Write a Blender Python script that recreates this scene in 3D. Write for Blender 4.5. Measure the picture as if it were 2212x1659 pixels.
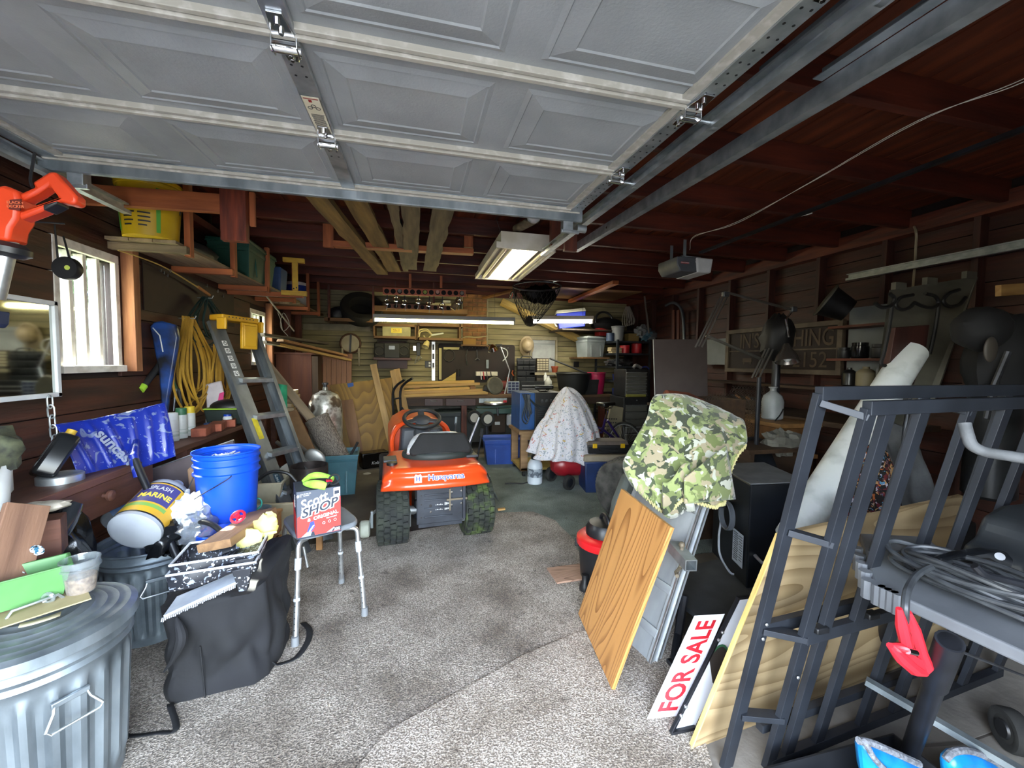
import bpy, bmesh, math, random
from mathutils import Matrix, Vector, Euler, noise
random.seed(7)
for o in list(bpy.data.objects): bpy.data.objects.remove(o)
SC = bpy.context.scene
COL = SC.collection
rad = math.radians
V = Vector
# ------------------------------------------------------------------ camera
IW, IH, FPX = 2212, 1659, 870
YAW, PIT, ROLL, CZ = rad(13.3), rad(3.1), rad(0.7), 1.45
_f = V((math.sin(YAW)*math.cos(PIT), math.cos(YAW)*math.cos(PIT), -math.sin(PIT)))
_r = V((math.cos(YAW), -math.sin(YAW), 0)); _u = _r.cross(_f)
CR = _r*math.cos(ROLL) + _u*math.sin(ROLL); CU = _u*math.cos(ROLL) - _r*math.sin(ROLL)
cd = bpy.data.cameras.new('camera'); cam = bpy.data.objects.new('camera', cd); COL.objects.link(cam)
cd.sensor_fit = 'HORIZONTAL'; cd.sensor_width = 36; cd.lens = FPX*36/IW; cd.clip_start = .02; cd.clip_end = 300
cam.matrix_world = Matrix(((CR.x, CU.x, -_f.x, 0), (CR.y, CU.y, -_f.y, 0), (CR.z, CU.z, -_f.z, CZ), (0, 0, 0, 1)))
SC.camera = cam
def P(u, v, X=None, Y=None, Z=None):
    """point of the place seen at a photo pixel, on a known plane of the room"""
    k = _f + CR*((u-IW/2)/FPX) - CU*((v-IH/2)/FPX)
    t = X/k.x if X is not None else Y/k.y if Y is not None else (Z-CZ)/k.z
    return V((0, 0, CZ)) + k*t
# ------------------------------------------------------------------ world, sun, exposure
wd = bpy.data.worlds.new('sky'); SC.world = wd; wd.use_nodes = True
wn = wd.node_tree.nodes; wl = wd.node_tree.links
sky = wn.new('ShaderNodeTexSky'); sky.sky_type = 'NISHITA'; sky.sun_disc = False
sky.sun_elevation = rad(40); sky.sun_rotation = rad(-50); sky.air_density = 1.2; sky.dust_density = 3.0; sky.ozone_density = 1.0
hsv = wn.new('ShaderNodeHueSaturation'); hsv.inputs['Saturation'].default_value = .55
#
wl.new(sky.outputs[0], hsv.inputs['Color']); wl.new(hsv.outputs[0], wn['Background'].inputs[0])
wn['Background'].inputs[1].default_value = 5.2
sd = bpy.data.lights.new('sun', 'SUN'); sd.energy = 70; sd.angle = rad(.55); sd.color = (1, .95, .86)
sun = bpy.data.objects.new('sun', sd); COL.objects.link(sun)
SUN_DIR = V((1.45, -.90, -1.72))
sun.rotation_euler = SUN_DIR.to_track_quat('-Z', 'Y').to_euler()
SC.view_settings.view_transform = 'Standard'; SC.view_settings.look = 'None'
SC.view_settings.gamma = 1; SC.view_settings.use_curve_mapping = False
SC.view_settings.exposure = .7
# ------------------------------------------------------------------ materials
def lin(h):
    if not isinstance(h, str): return tuple(h)
    h = h.lstrip('#'); o = []
    for i in (0, 2, 4):
        c = int(h[i:i+2], 16)/255; o.append(c/12.92 if c <= .04045 else ((c+.055)/1.055)**2.4)
    return tuple(o)
MATS = {}
def _base(name):
    m = bpy.data.materials.new(name); m.use_nodes = True
    return m, m.node_tree.nodes, m.node_tree.links, m.node_tree.nodes['Principled BSDF']
def mat(name, c, r=.6, m=0., c2=None, ns=6., lo=.38, hi=.62, st=(1, 1, 1), bump=0., bs=60., bst=None, coat=0., alpha=1., trans=0., emit=None, es=1., c3=None, detail=5., sheen=0., gen=False):
    """general procedural surface: two or three colours mixed by stretched noise, with a noise bump"""
    if name in MATS: return MATS[name]
    M, n, l, b = _base(name); MATS[name] = M
    b.inputs['Roughness'].default_value = r; b.inputs['Metallic'].default_value = m
    b.inputs['Coat Weight'].default_value = coat; b.inputs['Alpha'].default_value = alpha
    b.inputs['Transmission Weight'].default_value = trans; b.inputs['Sheen Weight'].default_value = sheen
    tc = n.new('ShaderNodeTexCoord'); src = tc.outputs['Generated' if gen else 'Object']
    def ns_(scale, s, det=5.):
        mp = n.new('ShaderNodeMapping'); mp.inputs['Scale'].default_value = s; l.new(src, mp.inputs[0])
        t = n.new('ShaderNodeTexNoise'); t.inputs['Scale'].default_value = scale; t.inputs['Detail'].default_value = det
        l.new(mp.outputs[0], t.inputs[0]); return t.outputs[0]
    if c2 is None: b.inputs['Base Color'].default_value = (*lin(c), 1)
    else:
        rp = n.new('ShaderNodeValToRGB'); e = rp.color_ramp.elements
        e[0].position = lo; e[0].color = (*lin(c), 1); e[1].position = hi; e[1].color = (*lin(c2), 1)
        if c3: x = e.new((lo+hi)/2); x.color = (*lin(c3), 1)
        l.new(ns_(ns, st, detail), rp.inputs[0]); l.new(rp.outputs[0], b.inputs['Base Color'])
    if bump:
        bp = n.new('ShaderNodeBump'); bp.inputs['Strength'].default_value = min(1, bump); bp.inputs['Distance'].default_value = .01*max(1, bump)
        l.new(ns_(bs, bst or st), bp.inputs['Height']); l.new(bp.outputs[0], b.inputs['Normal'])
    if emit is not None:
        b.inputs['Emission Color'].default_value = (*lin(emit), 1); b.inputs['Emission Strength'].default_value = es
    return M
def wood(name, c, c2, r=.65, g=9., bump=.25, c3=None, ax='x'):
    """long-grained timber, grain along the object's own axis"""
    s = {'x': (.35, 3, 3), 'y': (3, .35, 3), 'z': (3, 3, .35)}[ax]
    return mat(name, c, r, 0, c2, g, .3, .7, s, bump, 14, None, c3=c3, detail=9)
def swirl(name, c, c2, sc=1.6, freq=40., st=(.3, 1, 1), r=.6, lo=.05, hi=.6, det=1.2):
    """flat-cut wood figure: contour lines of stretched noise, grain along local x"""
    if name in MATS: return MATS[name]
    M, n, l, b = _base(name); MATS[name] = M; b.inputs['Roughness'].default_value = r
    tc = n.new('ShaderNodeTexCoord'); mp = n.new('ShaderNodeMapping'); mp.inputs['Scale'].default_value = st
    l.new(tc.outputs['Object'], mp.inputs[0])
    w = n.new('ShaderNodeTexNoise'); w.inputs['Scale'].default_value = sc; w.inputs['Detail'].default_value = det; l.new(mp.outputs[0], w.inputs[0])
    mu = n.new('ShaderNodeMath'); mu.operation = 'MULTIPLY'; mu.inputs[1].default_value = freq; l.new(w.outputs[0], mu.inputs[0])
    fr = n.new('ShaderNodeMath'); fr.operation = 'FRACT'; l.new(mu.outputs[0], fr.inputs[0])
    rp = n.new('ShaderNodeValToRGB'); e = rp.color_ramp.elements; e[0].position = lo; e[1].position = hi
    e[0].color = (*lin(c2), 1); e[1].color = (*lin(c), 1); l.new(fr.outputs[0], rp.inputs[0])
    nz = n.new('ShaderNodeTexNoise'); nz.inputs['Scale'].default_value = 4; nz.inputs['Detail'].default_value = 8; l.new(mp.outputs[0], nz.inputs[0])
    mx = n.new('ShaderNodeMix'); mx.data_type = 'RGBA'; mx.blend_type = 'MULTIPLY'; mx.inputs[0].default_value = .6
    rr = n.new('ShaderNodeValToRGB'); rr.color_ramp.elements[0].position = .3; rr.color_ramp.elements[0].color = (.62, .56, .48, 1); rr.color_ramp.elements[1].position = .62
    l.new(nz.outputs[0], rr.inputs[0]); l.new(rp.outputs[0], mx.inputs[6]); l.new(rr.outputs[0], mx.inputs[7]); l.new(mx.outputs[2], b.inputs['Base Color'])
    return M
def blobs(name, base, layers, r=.9, bump=.1, sheen=0.):
    """flat prints: patches of colour over a base; each layer = (colour, scale, threshold, offset, distortion)"""
    if name in MATS: return MATS[name]
    M, n, l, b = _base(name); MATS[name] = M; b.inputs['Roughness'].default_value = r; b.inputs['Sheen Weight'].default_value = sheen
    tc = n.new('ShaderNodeTexCoord'); cur = None
    for c, sc, th, off, dist in layers:
        mp = n.new('ShaderNodeMapping'); mp.inputs['Location'].default_value = (off, off*1.7, off*.6); l.new(tc.outputs['Object'], mp.inputs[0])
        t = n.new('ShaderNodeTexNoise'); t.inputs['Scale'].default_value = sc; t.inputs['Detail'].default_value = 2.2; t.inputs['Roughness'].default_value = .45; t.inputs['Distortion'].default_value = dist
        l.new(mp.outputs[0], t.inputs[0])
        g = n.new('ShaderNodeValToRGB'); g.color_ramp.elements[0].position = th-.008; g.color_ramp.elements[1].position = th+.008
        l.new(t.outputs[0], g.inputs[0])
        mx = n.new('ShaderNodeMix'); mx.data_type = 'RGBA'; l.new(g.outputs[0], mx.inputs[0])
        if cur is None: mx.inputs[6].default_value = (*lin(base), 1)
        else: l.new(cur, mx.inputs[6])
        mx.inputs[7].default_value = (*lin(c), 1); cur = mx.outputs[2]
    l.new(cur, b.inputs['Base Color'])
    if bump:
        t = n.new('ShaderNodeTexNoise'); t.inputs['Scale'].default_value = 300; l.new(tc.outputs['Object'], t.inputs[0])
        bp = n.new('ShaderNodeBump'); bp.inputs['Strength'].default_value = bump; bp.inputs['Distance'].default_value = .005; l.new(t.outputs[0], bp.inputs['Height']); l.new(bp.outputs[0], b.inputs['Normal'])
    return M
# ------------------------------------------------------------------ mesh building
def rot(rx=0, ry=0, rz=0): return Euler((rad(rx), rad(ry), rad(rz))).to_matrix()
class MB:
    def __init__(s): s.v = []; s.f = []
    def add(s, vs, fs):
        k = len(s.v); s.v += [V(p) for p in vs]; s.f += [tuple(i+k for i in f) for f in fs]; return s
    def box(s, c, d, R=None):
        c = V(c); x, y, z = d[0]/2, d[1]/2, d[2]/2
        q = [V((i*x, j*y, k*z)) for k in (-1, 1) for j in (-1, 1) for i in (-1, 1)]
        if R is not None: q = [R @ p for p in q]
        return s.add([c+p for p in q], [(0, 2, 3, 1), (4, 5, 7, 6), (0, 1, 5, 4), (2, 6, 7, 3), (0, 4, 6, 2), (1, 3, 7, 5)])
    def box2(s, a, b): return s.box([(a[i]+b[i])/2 for i in range(3)], [abs(b[i]-a[i]) for i in range(3)])
    def hexa(s, q): return s.add(q, [(0, 3, 2, 1), (4, 5, 6, 7), (0, 1, 5, 4), (1, 2, 6, 5), (2, 3, 7, 6), (3, 0, 4, 7)])
    def taper(s, c, d0, d1, h):
        """box narrowing or widening with height: d0 at the bottom, d1 at the top"""
        c = V(c); a = [V((i*d0[0]/2, j*d0[1]/2, 0)) for i, j in ((-1, -1), (1, -1), (1, 1), (-1, 1))]
        b = [V((i*d1[0]/2, j*d1[1]/2, h)) for i, j in ((-1, -1), (1, -1), (1, 1), (-1, 1))]
        return s.hexa([c+p for p in a+b])
    def tray(s, c, d0, d1, h, t=.004, rim=0.):
        """open tub: outer and inner tapered walls, floor and rim"""
        c = V(c); Q = [(-1, -1), (1, -1), (1, 1), (-1, 1)]; vs = []
        for (w, d, z) in ((d0[0], d0[1], 0), (d1[0], d1[1], h), (d1[0]-2*t, d1[1]-2*t, h), (d0[0]-2*t, d0[1]-2*t, t)):
            vs += [c+V((i*w/2, j*d/2, z)) for i, j in Q]
        fs = [(3, 2, 1, 0), (12, 13, 14, 15)]
        for a in (0, 4, 8):
            for i in range(4): j = (i+1) % 4; fs.append((a+i, a+j, a+4+j, a+4+i))
        s.add(vs, fs)
        if rim:
            for sx, sy, w, d in ((0, -1, d1[0]+2*rim, rim), (0, 1, d1[0]+2*rim, rim), (-1, 0, rim, d1[1]), (1, 0, rim, d1[1])):
                s.box(c+V((sx*(d1[0]+rim)/2, sy*(d1[1]+rim)/2, h-rim*.5)), (w, d, rim))
        return s
    def ring(s, pts, n): pass
    def tube(s, path, r, n=8, closed=False, caps=True):
        path = [V(p) for p in path]; N = len(path); rs = r if isinstance(r, (list, tuple)) else [r]*N
        T = []
        for i in range(N):
            a = path[i-1] if (i > 0 or closed) else path[i]; b = path[(i+1) % N] if (i < N-1 or closed) else path[i]
            d = b-a; T.append(d.normalized() if d.length > 1e-9 else V((0, 0, 1)))
        up = V((0, 0, 1)) if abs(T[0].z) < .9 else V((1, 0, 0)); nn = T[0].cross(up).normalized(); vs = []
        for i in range(N):
            nn = (nn-T[i]*nn.dot(T[i]));
            if nn.length < 1e-6: nn = T[i].orthogonal()
            nn.normalize(); bb = T[i].cross(nn)
            for k in range(n):
                a = 2*math.pi*k/n; vs.append(path[i]+(nn*math.cos(a)+bb*math.sin(a))*rs[i])
        fs = []
        for i in range(N if closed else N-1):
            j = (i+1) % N
            for k in range(n): m = (k+1) % n; fs.append((i*n+k, i*n+m, j*n+m, j*n+k))
        if caps and not closed: fs += [tuple(range(n-1, -1, -1)), tuple((N-1)*n+k for k in range(n))]
        return s.add(vs, fs)
    def cyl(s, a, b, r, r2=None, n=16, caps=True): return s.tube([a, b], [r, r if r2 is None else r2], n, False, caps)
    def lathe(s, prof, n=24, c=(0, 0, 0), R=None, fn=None, a0=0., a1=2*math.pi):
        """profile of (radius, height) turned about z; fn(angle, r, z) may change the radius"""
        c = V(c); full = abs(a1-a0-2*math.pi) < 1e-6; m = n if full else n+1; vs = []
        for r, z in prof:
            for k in range(m):
                a = a0+(a1-a0)*k/n; q = fn(a, r, z) if fn else r
                p = V((q*math.cos(a), q*math.sin(a), z)); vs.append(c+(R @ p if R is not None else p))
        fs = []
        for i in range(len(prof)-1):
            for k in range(n): j = (k+1) % m; fs.append((i*m+k, i*m+j, (i+1)*m+j, (i+1)*m+k))
        if full:
            if prof[0][0] > 1e-6: fs.append(tuple(range(n-1, -1, -1)))
            if prof[-1][0] > 1e-6: fs.append(tuple((len(prof)-1)*m+k for k in range(n)))
        return s.add(vs, fs)
    def vessel(s, prof, t=.003, n=24, c=(0, 0, 0), R=None, fn=None):
        """open container: outer profile, then back down inside"""
        inner = [(max(1e-4, r-t), z) for r, z in reversed(prof)]; inner[-1] = (inner[-1][0], inner[-1][1]+t)
        return s.lathe(list(prof)+inner, n, c, R, fn)
    def prism(s, poly, h, R=None, c=(0, 0, 0)):
        c = V(c); N = len(poly); vs = [V((x, y, 0)) for x, y in poly]+[V((x, y, h)) for x, y in poly]
        if R is not None: vs = [R @ p for p in vs]
        fs = [tuple(range(N-1, -1, -1)), tuple(range(N, 2*N))]+[(i, (i+1) % N, N+(i+1) % N, N+i) for i in range(N)]
        return s.add([c+p for p in vs], fs)
    def grid(s, fn, nu, nv, wrap=False):
        vs = [fn(i/nu, j/nv) for j in range(nv+1) for i in range(nu+1)]; w = nu+1
        return s.add(vs, [(j*w+i, j*w+i+1, (j+1)*w+i+1, (j+1)*w+i) for j in range(nv) for i in range(nu)])
    def torus(s, c, R_, r, n=32, m=10, Rm=None):
        c = V(c); path = []
        for k in range(n):
            a = 2*math.pi*k/n; p = V((R_*math.cos(a), R_*math.sin(a), 0)); path.append(c+(Rm @ p if Rm is not None else p))
        return s.tube(path, r, m, True)
    def ell(s, c, d, n=16, m=10, R=None, fn=None):
        c = V(c); vs = []
        for j in range(m+1):
            t = math.pi*j/m
            for i in range(n):
                a = 2*math.pi*i/n; p = V((math.sin(t)*math.cos(a), math.sin(t)*math.sin(a), -math.cos(t))); k = fn(p) if fn else 1
                p = V((p.x*d[0], p.y*d[1], p.z*d[2]))*k
                vs.append(c+(R @ p if R is not None else p))
        fs = [(j*n+i, j*n+(i+1) % n, (j+1)*n+(i+1) % n, (j+1)*n+i) for j in range(m) for i in range(n)]
        return s.add(vs, fs)
    def xf(s, M): s.v = [M @ p for p in s.v]; return s
def crumple(seed, amp=.25, f=2.5): return lambda p: 1+amp*noise.noise(p*f+V((seed*3.1, seed*1.7, seed)))+amp*.5*noise.noise(p*f*2.7+V((seed, 5, 1)))
WM = {}
def wm(o): return WM.get(o.name, Matrix.Identity(4)) if o else Matrix.Identity(4)
def place(loc=(0, 0, 0), rz=0, rx=0, ry=0): return Matrix.Translation(V(loc)) @ Euler((rad(rx), rad(ry), rad(rz))).to_matrix().to_4x4()
def along(a, b, up=(0, 0, 1)):
    """frame at a with x towards b and z as near to up as it can be"""
    a, b = V(a), V(b); x = (b-a).normalized(); up = V(up)
    if abs(x.dot(up.normalized())) > .995: up = V((0, 1, 0))
    y = up.cross(x).normalized(); z = x.cross(y)
    return Matrix(((x.x, y.x, z.x, a.x), (x.y, y.y, z.y, a.y), (x.z, y.z, z.z, a.z), (0, 0, 0, 1)))
def tag(o, label=None, cat=None, group=None, kind=None):
    if label: o['label'] = label
    if cat: o['category'] = cat
    if group: o['group'] = group
    if kind: o['kind'] = kind
    return o
def thing(name, label, cat, M=None, group=None, kind=None):
    o = bpy.data.objects.new(name, None); COL.objects.link(o); o.empty_display_size = .05
    M = M if M is not None else Matrix.Identity(4)
    if not isinstance(M, Matrix): M = Matrix.Translation(V(M))
    o.matrix_world = M; WM[o.name] = M.copy()
    return tag(o, label, cat, group, kind)
def part(parent, name, mb, m, M=None, world=False, smooth=35, bevel=0, sub=0, solid=0, label=None, segs=2):
    """one mesh object; M = world frame of its local coordinates, world=True = coordinates already in the world"""
    pm = wm(parent)
    if world: loc = pm if parent else Matrix.Identity(4); inv = loc.inverted(); vs = [inv @ p for p in mb.v]; M = loc
    else:
        vs = mb.v
        if M is None: M = pm
    me = bpy.data.meshes.new(name); me.from_pydata([tuple(p) for p in vs], [], mb.f)
    bm = bmesh.new(); bm.from_mesh(me); bmesh.ops.remove_doubles(bm, verts=bm.verts, dist=1e-6); bmesh.ops.recalc_face_normals(bm, faces=bm.faces); bm.to_mesh(me); bm.free()
    me.materials.append(m)
    if smooth:
        for p in me.polygons: p.use_smooth = True
        me.set_sharp_from_angle(angle=rad(smooth))
    o = bpy.data.objects.new(name, me); COL.objects.link(o)
    if parent: o.parent = parent; o.matrix_basis = pm.inverted() @ M
    else: o.matrix_world = M
    WM[o.name] = M.copy()
    if solid: s_ = o.modifiers.new('solid', 'SOLIDIFY'); s_.thickness = solid; s_.offset = 0
    if bevel: b_ = o.modifiers.new('bevel', 'BEVEL'); b_.width = bevel; b_.segments = segs; b_.limit_method = 'ANGLE'; b_.angle_limit = rad(40)
    if sub: q = o.modifiers.new('sub', 'SUBSURF'); q.levels = sub; q.render_levels = sub
    if label: o['label'] = label
    if parent and any(k in name for k in ('print', 'slots', 'holes', 'tread', 'chain', 'stitch', 'studs', 'wires', 'spokes', 'bits', 'rivets')): o['kind'] = 'stuff'
    return o
def slab(parent, name, pix, Y, t, m, **k):
    """flat shape of real thickness t standing at depth Y, outline given in photo pixels"""
    q = [P(u, v, Y=Y) for u, v in pix]; N = len(q); c = sum(q, V((0, 0, 0)))/N
    mb = MB().add([p-c+V((0, -t/2, 0)) for p in q]+[p-c+V((0, t/2, 0)) for p in q], [tuple(range(N)), tuple(range(2*N-1, N-1, -1))]+[(i, N+i, N+(i+1) % N, (i+1) % N) for i in range(N)])
    return part(parent, name, mb, m, Matrix.Translation(c), smooth=k.pop('smooth', 30), **k)
def solo(name, label, cat, mb, m, group=None, kind=None, **k):
    return tag(part(None, name, mb, m, **k), label, cat, group, kind)
def origin_mesh(mb):
    """move world coordinates to a frame at the base centre of the mesh"""
    lo = V((min(p.x for p in mb.v), min(p.y for p in mb.v), min(p.z for p in mb.v))); hi = V((max(p.x for p in mb.v), max(p.y for p in mb.v), max(p.z for p in mb.v)))
    c = V(((lo.x+hi.x)/2, (lo.y+hi.y)/2, lo.z)); mb.v = [p-c for p in mb.v]; return Matrix.Translation(c)
def wsolo(name, label, cat, mb, m, group=None, kind=None, **k):
    M = origin_mesh(mb); return solo(name, label, cat, mb, m, group, kind, M=M, **k)
def bar(parent, name, a, b, w, t, m, up=(0, 0, 1), bevel=.0015, **k):
    """straight timber or bar from a to b, w wide, t thick along up"""
    a, b = V(a), V(b); L = (b-a).length
    return part(parent, name, MB().box((L/2, 0, 0), (L, w, t)), m, along(a, b, up), bevel=bevel, smooth=0, **k)
def board(name, label, cat, a, b, w, t, m, up=(0, 0, 1), group=None, bevel=.002):
    return tag(bar(None, name, a, b, w, t, m, up, bevel), label, cat, group)
def copy_tree(o, M, label=None, group=None):
    c = o.copy(); COL.objects.link(c); c.matrix_world = M; WM[c.name] = M.copy()
    if label: c['label'] = label
    if group: c['group'] = group
    def kids(src, dst):
        for ch in [x for x in bpy.data.objects if x.parent == src]:
            d = ch.copy(); COL.objects.link(d); d.parent = dst; d.matrix_basis = ch.matrix_basis.copy(); WM[d.name] = wm(dst) @ ch.matrix_basis; kids(ch, d)
    kids(o, c); return c
def text(parent, name, s, size, m, M, ext=.0006, align='CENTER', sx=1., shear=0., bold=0., label=None):
    """lettering as thin mesh lying in the local xy plane of M"""
    cu = bpy.data.curves.new('t', 'FONT'); cu.body = s; cu.size = size; cu.extrude = ext; cu.align_x = align; cu.align_y = 'CENTER'; cu.shear = shear; cu.offset = bold; cu.resolution_u = 3
    o = bpy.data.objects.new('t', cu); COL.objects.link(o); bpy.context.view_layer.update()
    me = bpy.data.meshes.new_from_object(o.evaluated_get(bpy.context.evaluated_depsgraph_get())); bpy.data.objects.remove(o)
    mb = MB(); mb.add([V((v.co.x*sx, v.co.y, v.co.z)) for v in me.vertices], [tuple(p.vertices) for p in me.polygons])
    bpy.data.meshes.remove(me)
    return part(parent, name, mb, m, M, smooth=0, label=label)
def frame(o, x, y):
    """frame with origin o and x / y axes given (z = x cross y)"""
    x = V(x).normalized(); z = x.cross(V(y)).normalized(); y = z.cross(x)
    return Matrix(((x.x, y.x, z.x, o[0]), (x.y, y.y, z.y, o[1]), (x.z, y.z, z.z, o[2]), (0, 0, 0, 1)))
def arc(c, r, a0, a1, n, ax=(1, 0, 0), ay=(0, 1, 0)):
    c, ax, ay = V(c), V(ax), V(ay)
    return [c+ax*(r*math.cos(rad(a0+(a1-a0)*i/n)))+ay*(r*math.sin(rad(a0+(a1-a0)*i/n))) for i in range(n+1)]
def spline(pts, n=6):
    """Catmull-Rom through the points"""
    p = [V(q) for q in pts]; p = [p[0]*2-p[1]]+p+[p[-1]*2-p[-2]]; out = []
    for i in range(1, len(p)-2):
        for k in range(n):
            t = k/n; a, b, c, d = p[i-1:i+3]
            out.append(.5*((2*b)+(c-a)*t+(2*a-5*b+4*c-d)*t*t+(3*b-a-3*c+d)*t**3))
    return out+[p[-2]]
def thin_glass(name, tint, gloss=.08, r=.03, op=0., opc='#888888'):
    M, n, l, b = _base(name); n.remove(b); out = n['Material Output']
    t = n.new('ShaderNodeBsdfTransparent'); t.inputs[0].default_value = (*lin(tint), 1); g = n.new('ShaderNodeBsdfGlossy'); g.inputs['Roughness'].default_value = r
    mx = n.new('ShaderNodeMixShader'); mx.inputs[0].default_value = gloss; l.new(t.outputs[0], mx.inputs[1]); l.new(g.outputs[0], mx.inputs[2]); cur = mx.outputs[0]
    if op:
        d = n.new('ShaderNodeBsdfDiffuse'); d.inputs[0].default_value = (*lin(opc), 1); m2 = n.new('ShaderNodeMixShader'); m2.inputs[0].default_value = op; l.new(cur, m2.inputs[1]); l.new(d.outputs[0], m2.inputs[2]); cur = m2.outputs[0]
    l.new(cur, out.inputs[0]); return M
# common materials
GALV = mat('galvanised_steel', '#9aa2a6', .38, .85, '#c3c9cb', 14, .35, .65, bump=.05, bs=30)
GALV_D = mat('dull_galvanised', '#6f787c', .5, .7, '#9aa2a5', 9, .35, .65, st=(1, 1, .35), bump=.06, bs=40)
CHROME = mat('chrome', '#d5d7d8', .12, 1.)
ALU = mat('aluminium', '#b8bcbf', .34, .9, '#d2d5d6', 20, bump=.03, bs=80)
STEEL_D = mat('dark_steel', '#3a3b3e', .45, .7, '#55575b', 10)
BLACK = mat('black_plastic', '#111214', .45, 0, '#1c1d20', 8)
BLACK_M = mat('black_paint', '#17181b', .38, .2, '#22242a', 7)
RUBBER = mat('tyre_rubber', '#151616', .85, 0, '#262624', 12, bump=.1)
WHITE = mat('white_plastic', '#c3c6c5', .5, 0, '#b3b6b5', 6)
RED = mat('red_plastic', '#b8202a', .4, 0, '#8f1820', 6)
REDWOOD = wood('dark_red_wood', '#34160d', '#5f2a18', .6, 7, .3)
REDWOOD_Y = wood('dark_red_wood_y', '#34160d', '#6a3019', .6, 7, .3, ax='y')
REDWOOD_Z = wood('dark_red_wood_z', '#3a1a10', '#6b331d', .6, 7, .3, ax='z')
PINE = wood('pine', '#a67c45', '#c9a163', .6, 8, .2)
PINE_O = wood('old_pine', '#7a5532', '#9d7144', .65, 8, .3)
ORANGEWOOD = wood('orange_fir', '#7c3f1e', '#a65c2e', .6, 9, .25)
GREYWOOD = wood('weathered_wood', '#4d4335', '#7b6a50', .8, 6, .8)
BLUE = mat('blue_plastic', '#123f9e', .4, 0, '#0e3488', 5)
# ------------------------------------------------------------------ the room
XL, XR, YF, YB, ZC = -1.85, 4.05, -.35, 7.3, 2.62
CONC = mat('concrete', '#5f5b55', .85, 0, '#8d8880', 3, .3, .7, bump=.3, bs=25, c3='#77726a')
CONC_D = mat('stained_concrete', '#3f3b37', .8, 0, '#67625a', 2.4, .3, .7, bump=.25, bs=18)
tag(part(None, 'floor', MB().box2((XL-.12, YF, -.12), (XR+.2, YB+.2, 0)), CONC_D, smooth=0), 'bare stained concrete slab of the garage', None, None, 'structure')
tag(part(None, 'driveway', MB().box2((-14, -16, -.14), (16, YF, -.015)), mat('asphalt', '#35363a', .9, 0, '#4a4b4e', 4, bump=.3, bs=60), smooth=0), 'dark asphalt driveway outside the garage', None, None, 'structure')
tag(part(None, 'lawn', MB().box2((-40, -16, -.3), (XL-.3, 40, -.12)), mat('grass', '#3c4a22', .95, 0, '#5a6632', 3), smooth=0), 'lawn beside the garage', None, None, 'structure')
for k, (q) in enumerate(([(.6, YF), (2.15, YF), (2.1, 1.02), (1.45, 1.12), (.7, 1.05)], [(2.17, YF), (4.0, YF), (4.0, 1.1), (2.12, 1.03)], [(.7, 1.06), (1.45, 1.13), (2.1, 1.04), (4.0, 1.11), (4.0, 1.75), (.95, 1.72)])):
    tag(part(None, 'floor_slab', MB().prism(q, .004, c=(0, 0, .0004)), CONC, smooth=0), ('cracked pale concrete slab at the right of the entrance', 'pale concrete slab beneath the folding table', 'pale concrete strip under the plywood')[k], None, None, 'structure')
# carpets
def carpet_mat(name, c, c2, c3, stain):
    M, n, l, b = _base(name); b.inputs['Roughness'].default_value = .95; b.inputs['Sheen Weight'].default_value = .15
    tc = n.new('ShaderNodeTexCoord')
    def nz(s, d=3.):
        t = n.new('ShaderNodeTexNoise'); t.inputs['Scale'].default_value = s; t.inputs['Detail'].default_value = d; l.new(tc.outputs['Object'], t.inputs[0]); return t
    a = nz(150, 2); rp = n.new('ShaderNodeValToRGB'); e = rp.color_ramp.elements; e[0].position = .36; e[0].color = (*lin(c), 1); e[1].position = .66; e[1].color = (*lin(c3), 1); x = e.new(.5); x.color = (*lin(c2), 1)
    l.new(a.outputs[0], rp.inputs[0])
    d = nz(3.2, 8); r2 = n.new('ShaderNodeValToRGB'); e = r2.color_ramp.elements; e[0].position = .3; e[0].color = (*lin(stain), 1); e[1].position = .6; e[1].color = (1, 1, 1, 1); l.new(d.outputs[0], r2.inputs[0])
    g = nz(16, 5); r3 = n.new('ShaderNodeValToRGB'); e = r3.color_ramp.elements; e[0].position = .27; e[0].color = (.3, .25, .2, 1); e[1].position = .36; e[1].color = (1, 1, 1, 1); l.new(g.outputs[0], r3.inputs[0])
    m1 = n.new('ShaderNodeMix'); m1.data_type = 'RGBA'; m1.blend_type = 'MULTIPLY'; m1.inputs[0].default_value = 1; l.new(rp.outputs[0], m1.inputs[6]); l.new(r2.outputs[0], m1.inputs[7])
    m2 = n.new('ShaderNodeMix'); m2.data_type = 'RGBA'; m2.blend_type = 'MULTIPLY'; m2.inputs[0].default_value = .8; l.new(m1.outputs[2], m2.inputs[6]); l.new(r3.outputs[0], m2.inputs[7])
    l.new(m2.outputs[2], b.inputs['Base Color'])
    bp = n.new('ShaderNodeBump'); bp.inputs['Strength'].default_value = .9; bp.inputs['Distance'].default_value = .012; l.new(a.outputs[0], bp.inputs['Height']); l.new(bp.outputs[0], b.inputs['Normal'])
    return M
CARP = carpet_mat('beige_carpet', '#6d6257', '#9a8f82', '#cbc3b8', '#b5aca0')
CARP2 = carpet_mat('beige_carpet_worn', '#5f564c', '#8c8275', '#bdb4a8', '#a59c90')
GCARP = carpet_mat('green_carpet', '#4d5850', '#6b786f', '#8d9a91', '#9aa39c')
def sheet(name, label, poly, z, t, m):
    n = []
    for i, p in enumerate(poly):       # wavy cut edges
        q = poly[(i+1) % len(poly)]; k = max(1, int(math.dist(p, q)/.12))
        for j in range(k):
            x = p[0]+(q[0]-p[0])*j/k; y = p[1]+(q[1]-p[1])*j/k
            n.append((x+.012*noise.noise(V((x*5, y*5, 0))), y+.012*noise.noise(V((x*5, y*5, 9)))))
    return tag(part(None, name, MB().prism(n, t, c=(0, 0, z)), m, smooth=0), label, 'carpet', None, None)
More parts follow.
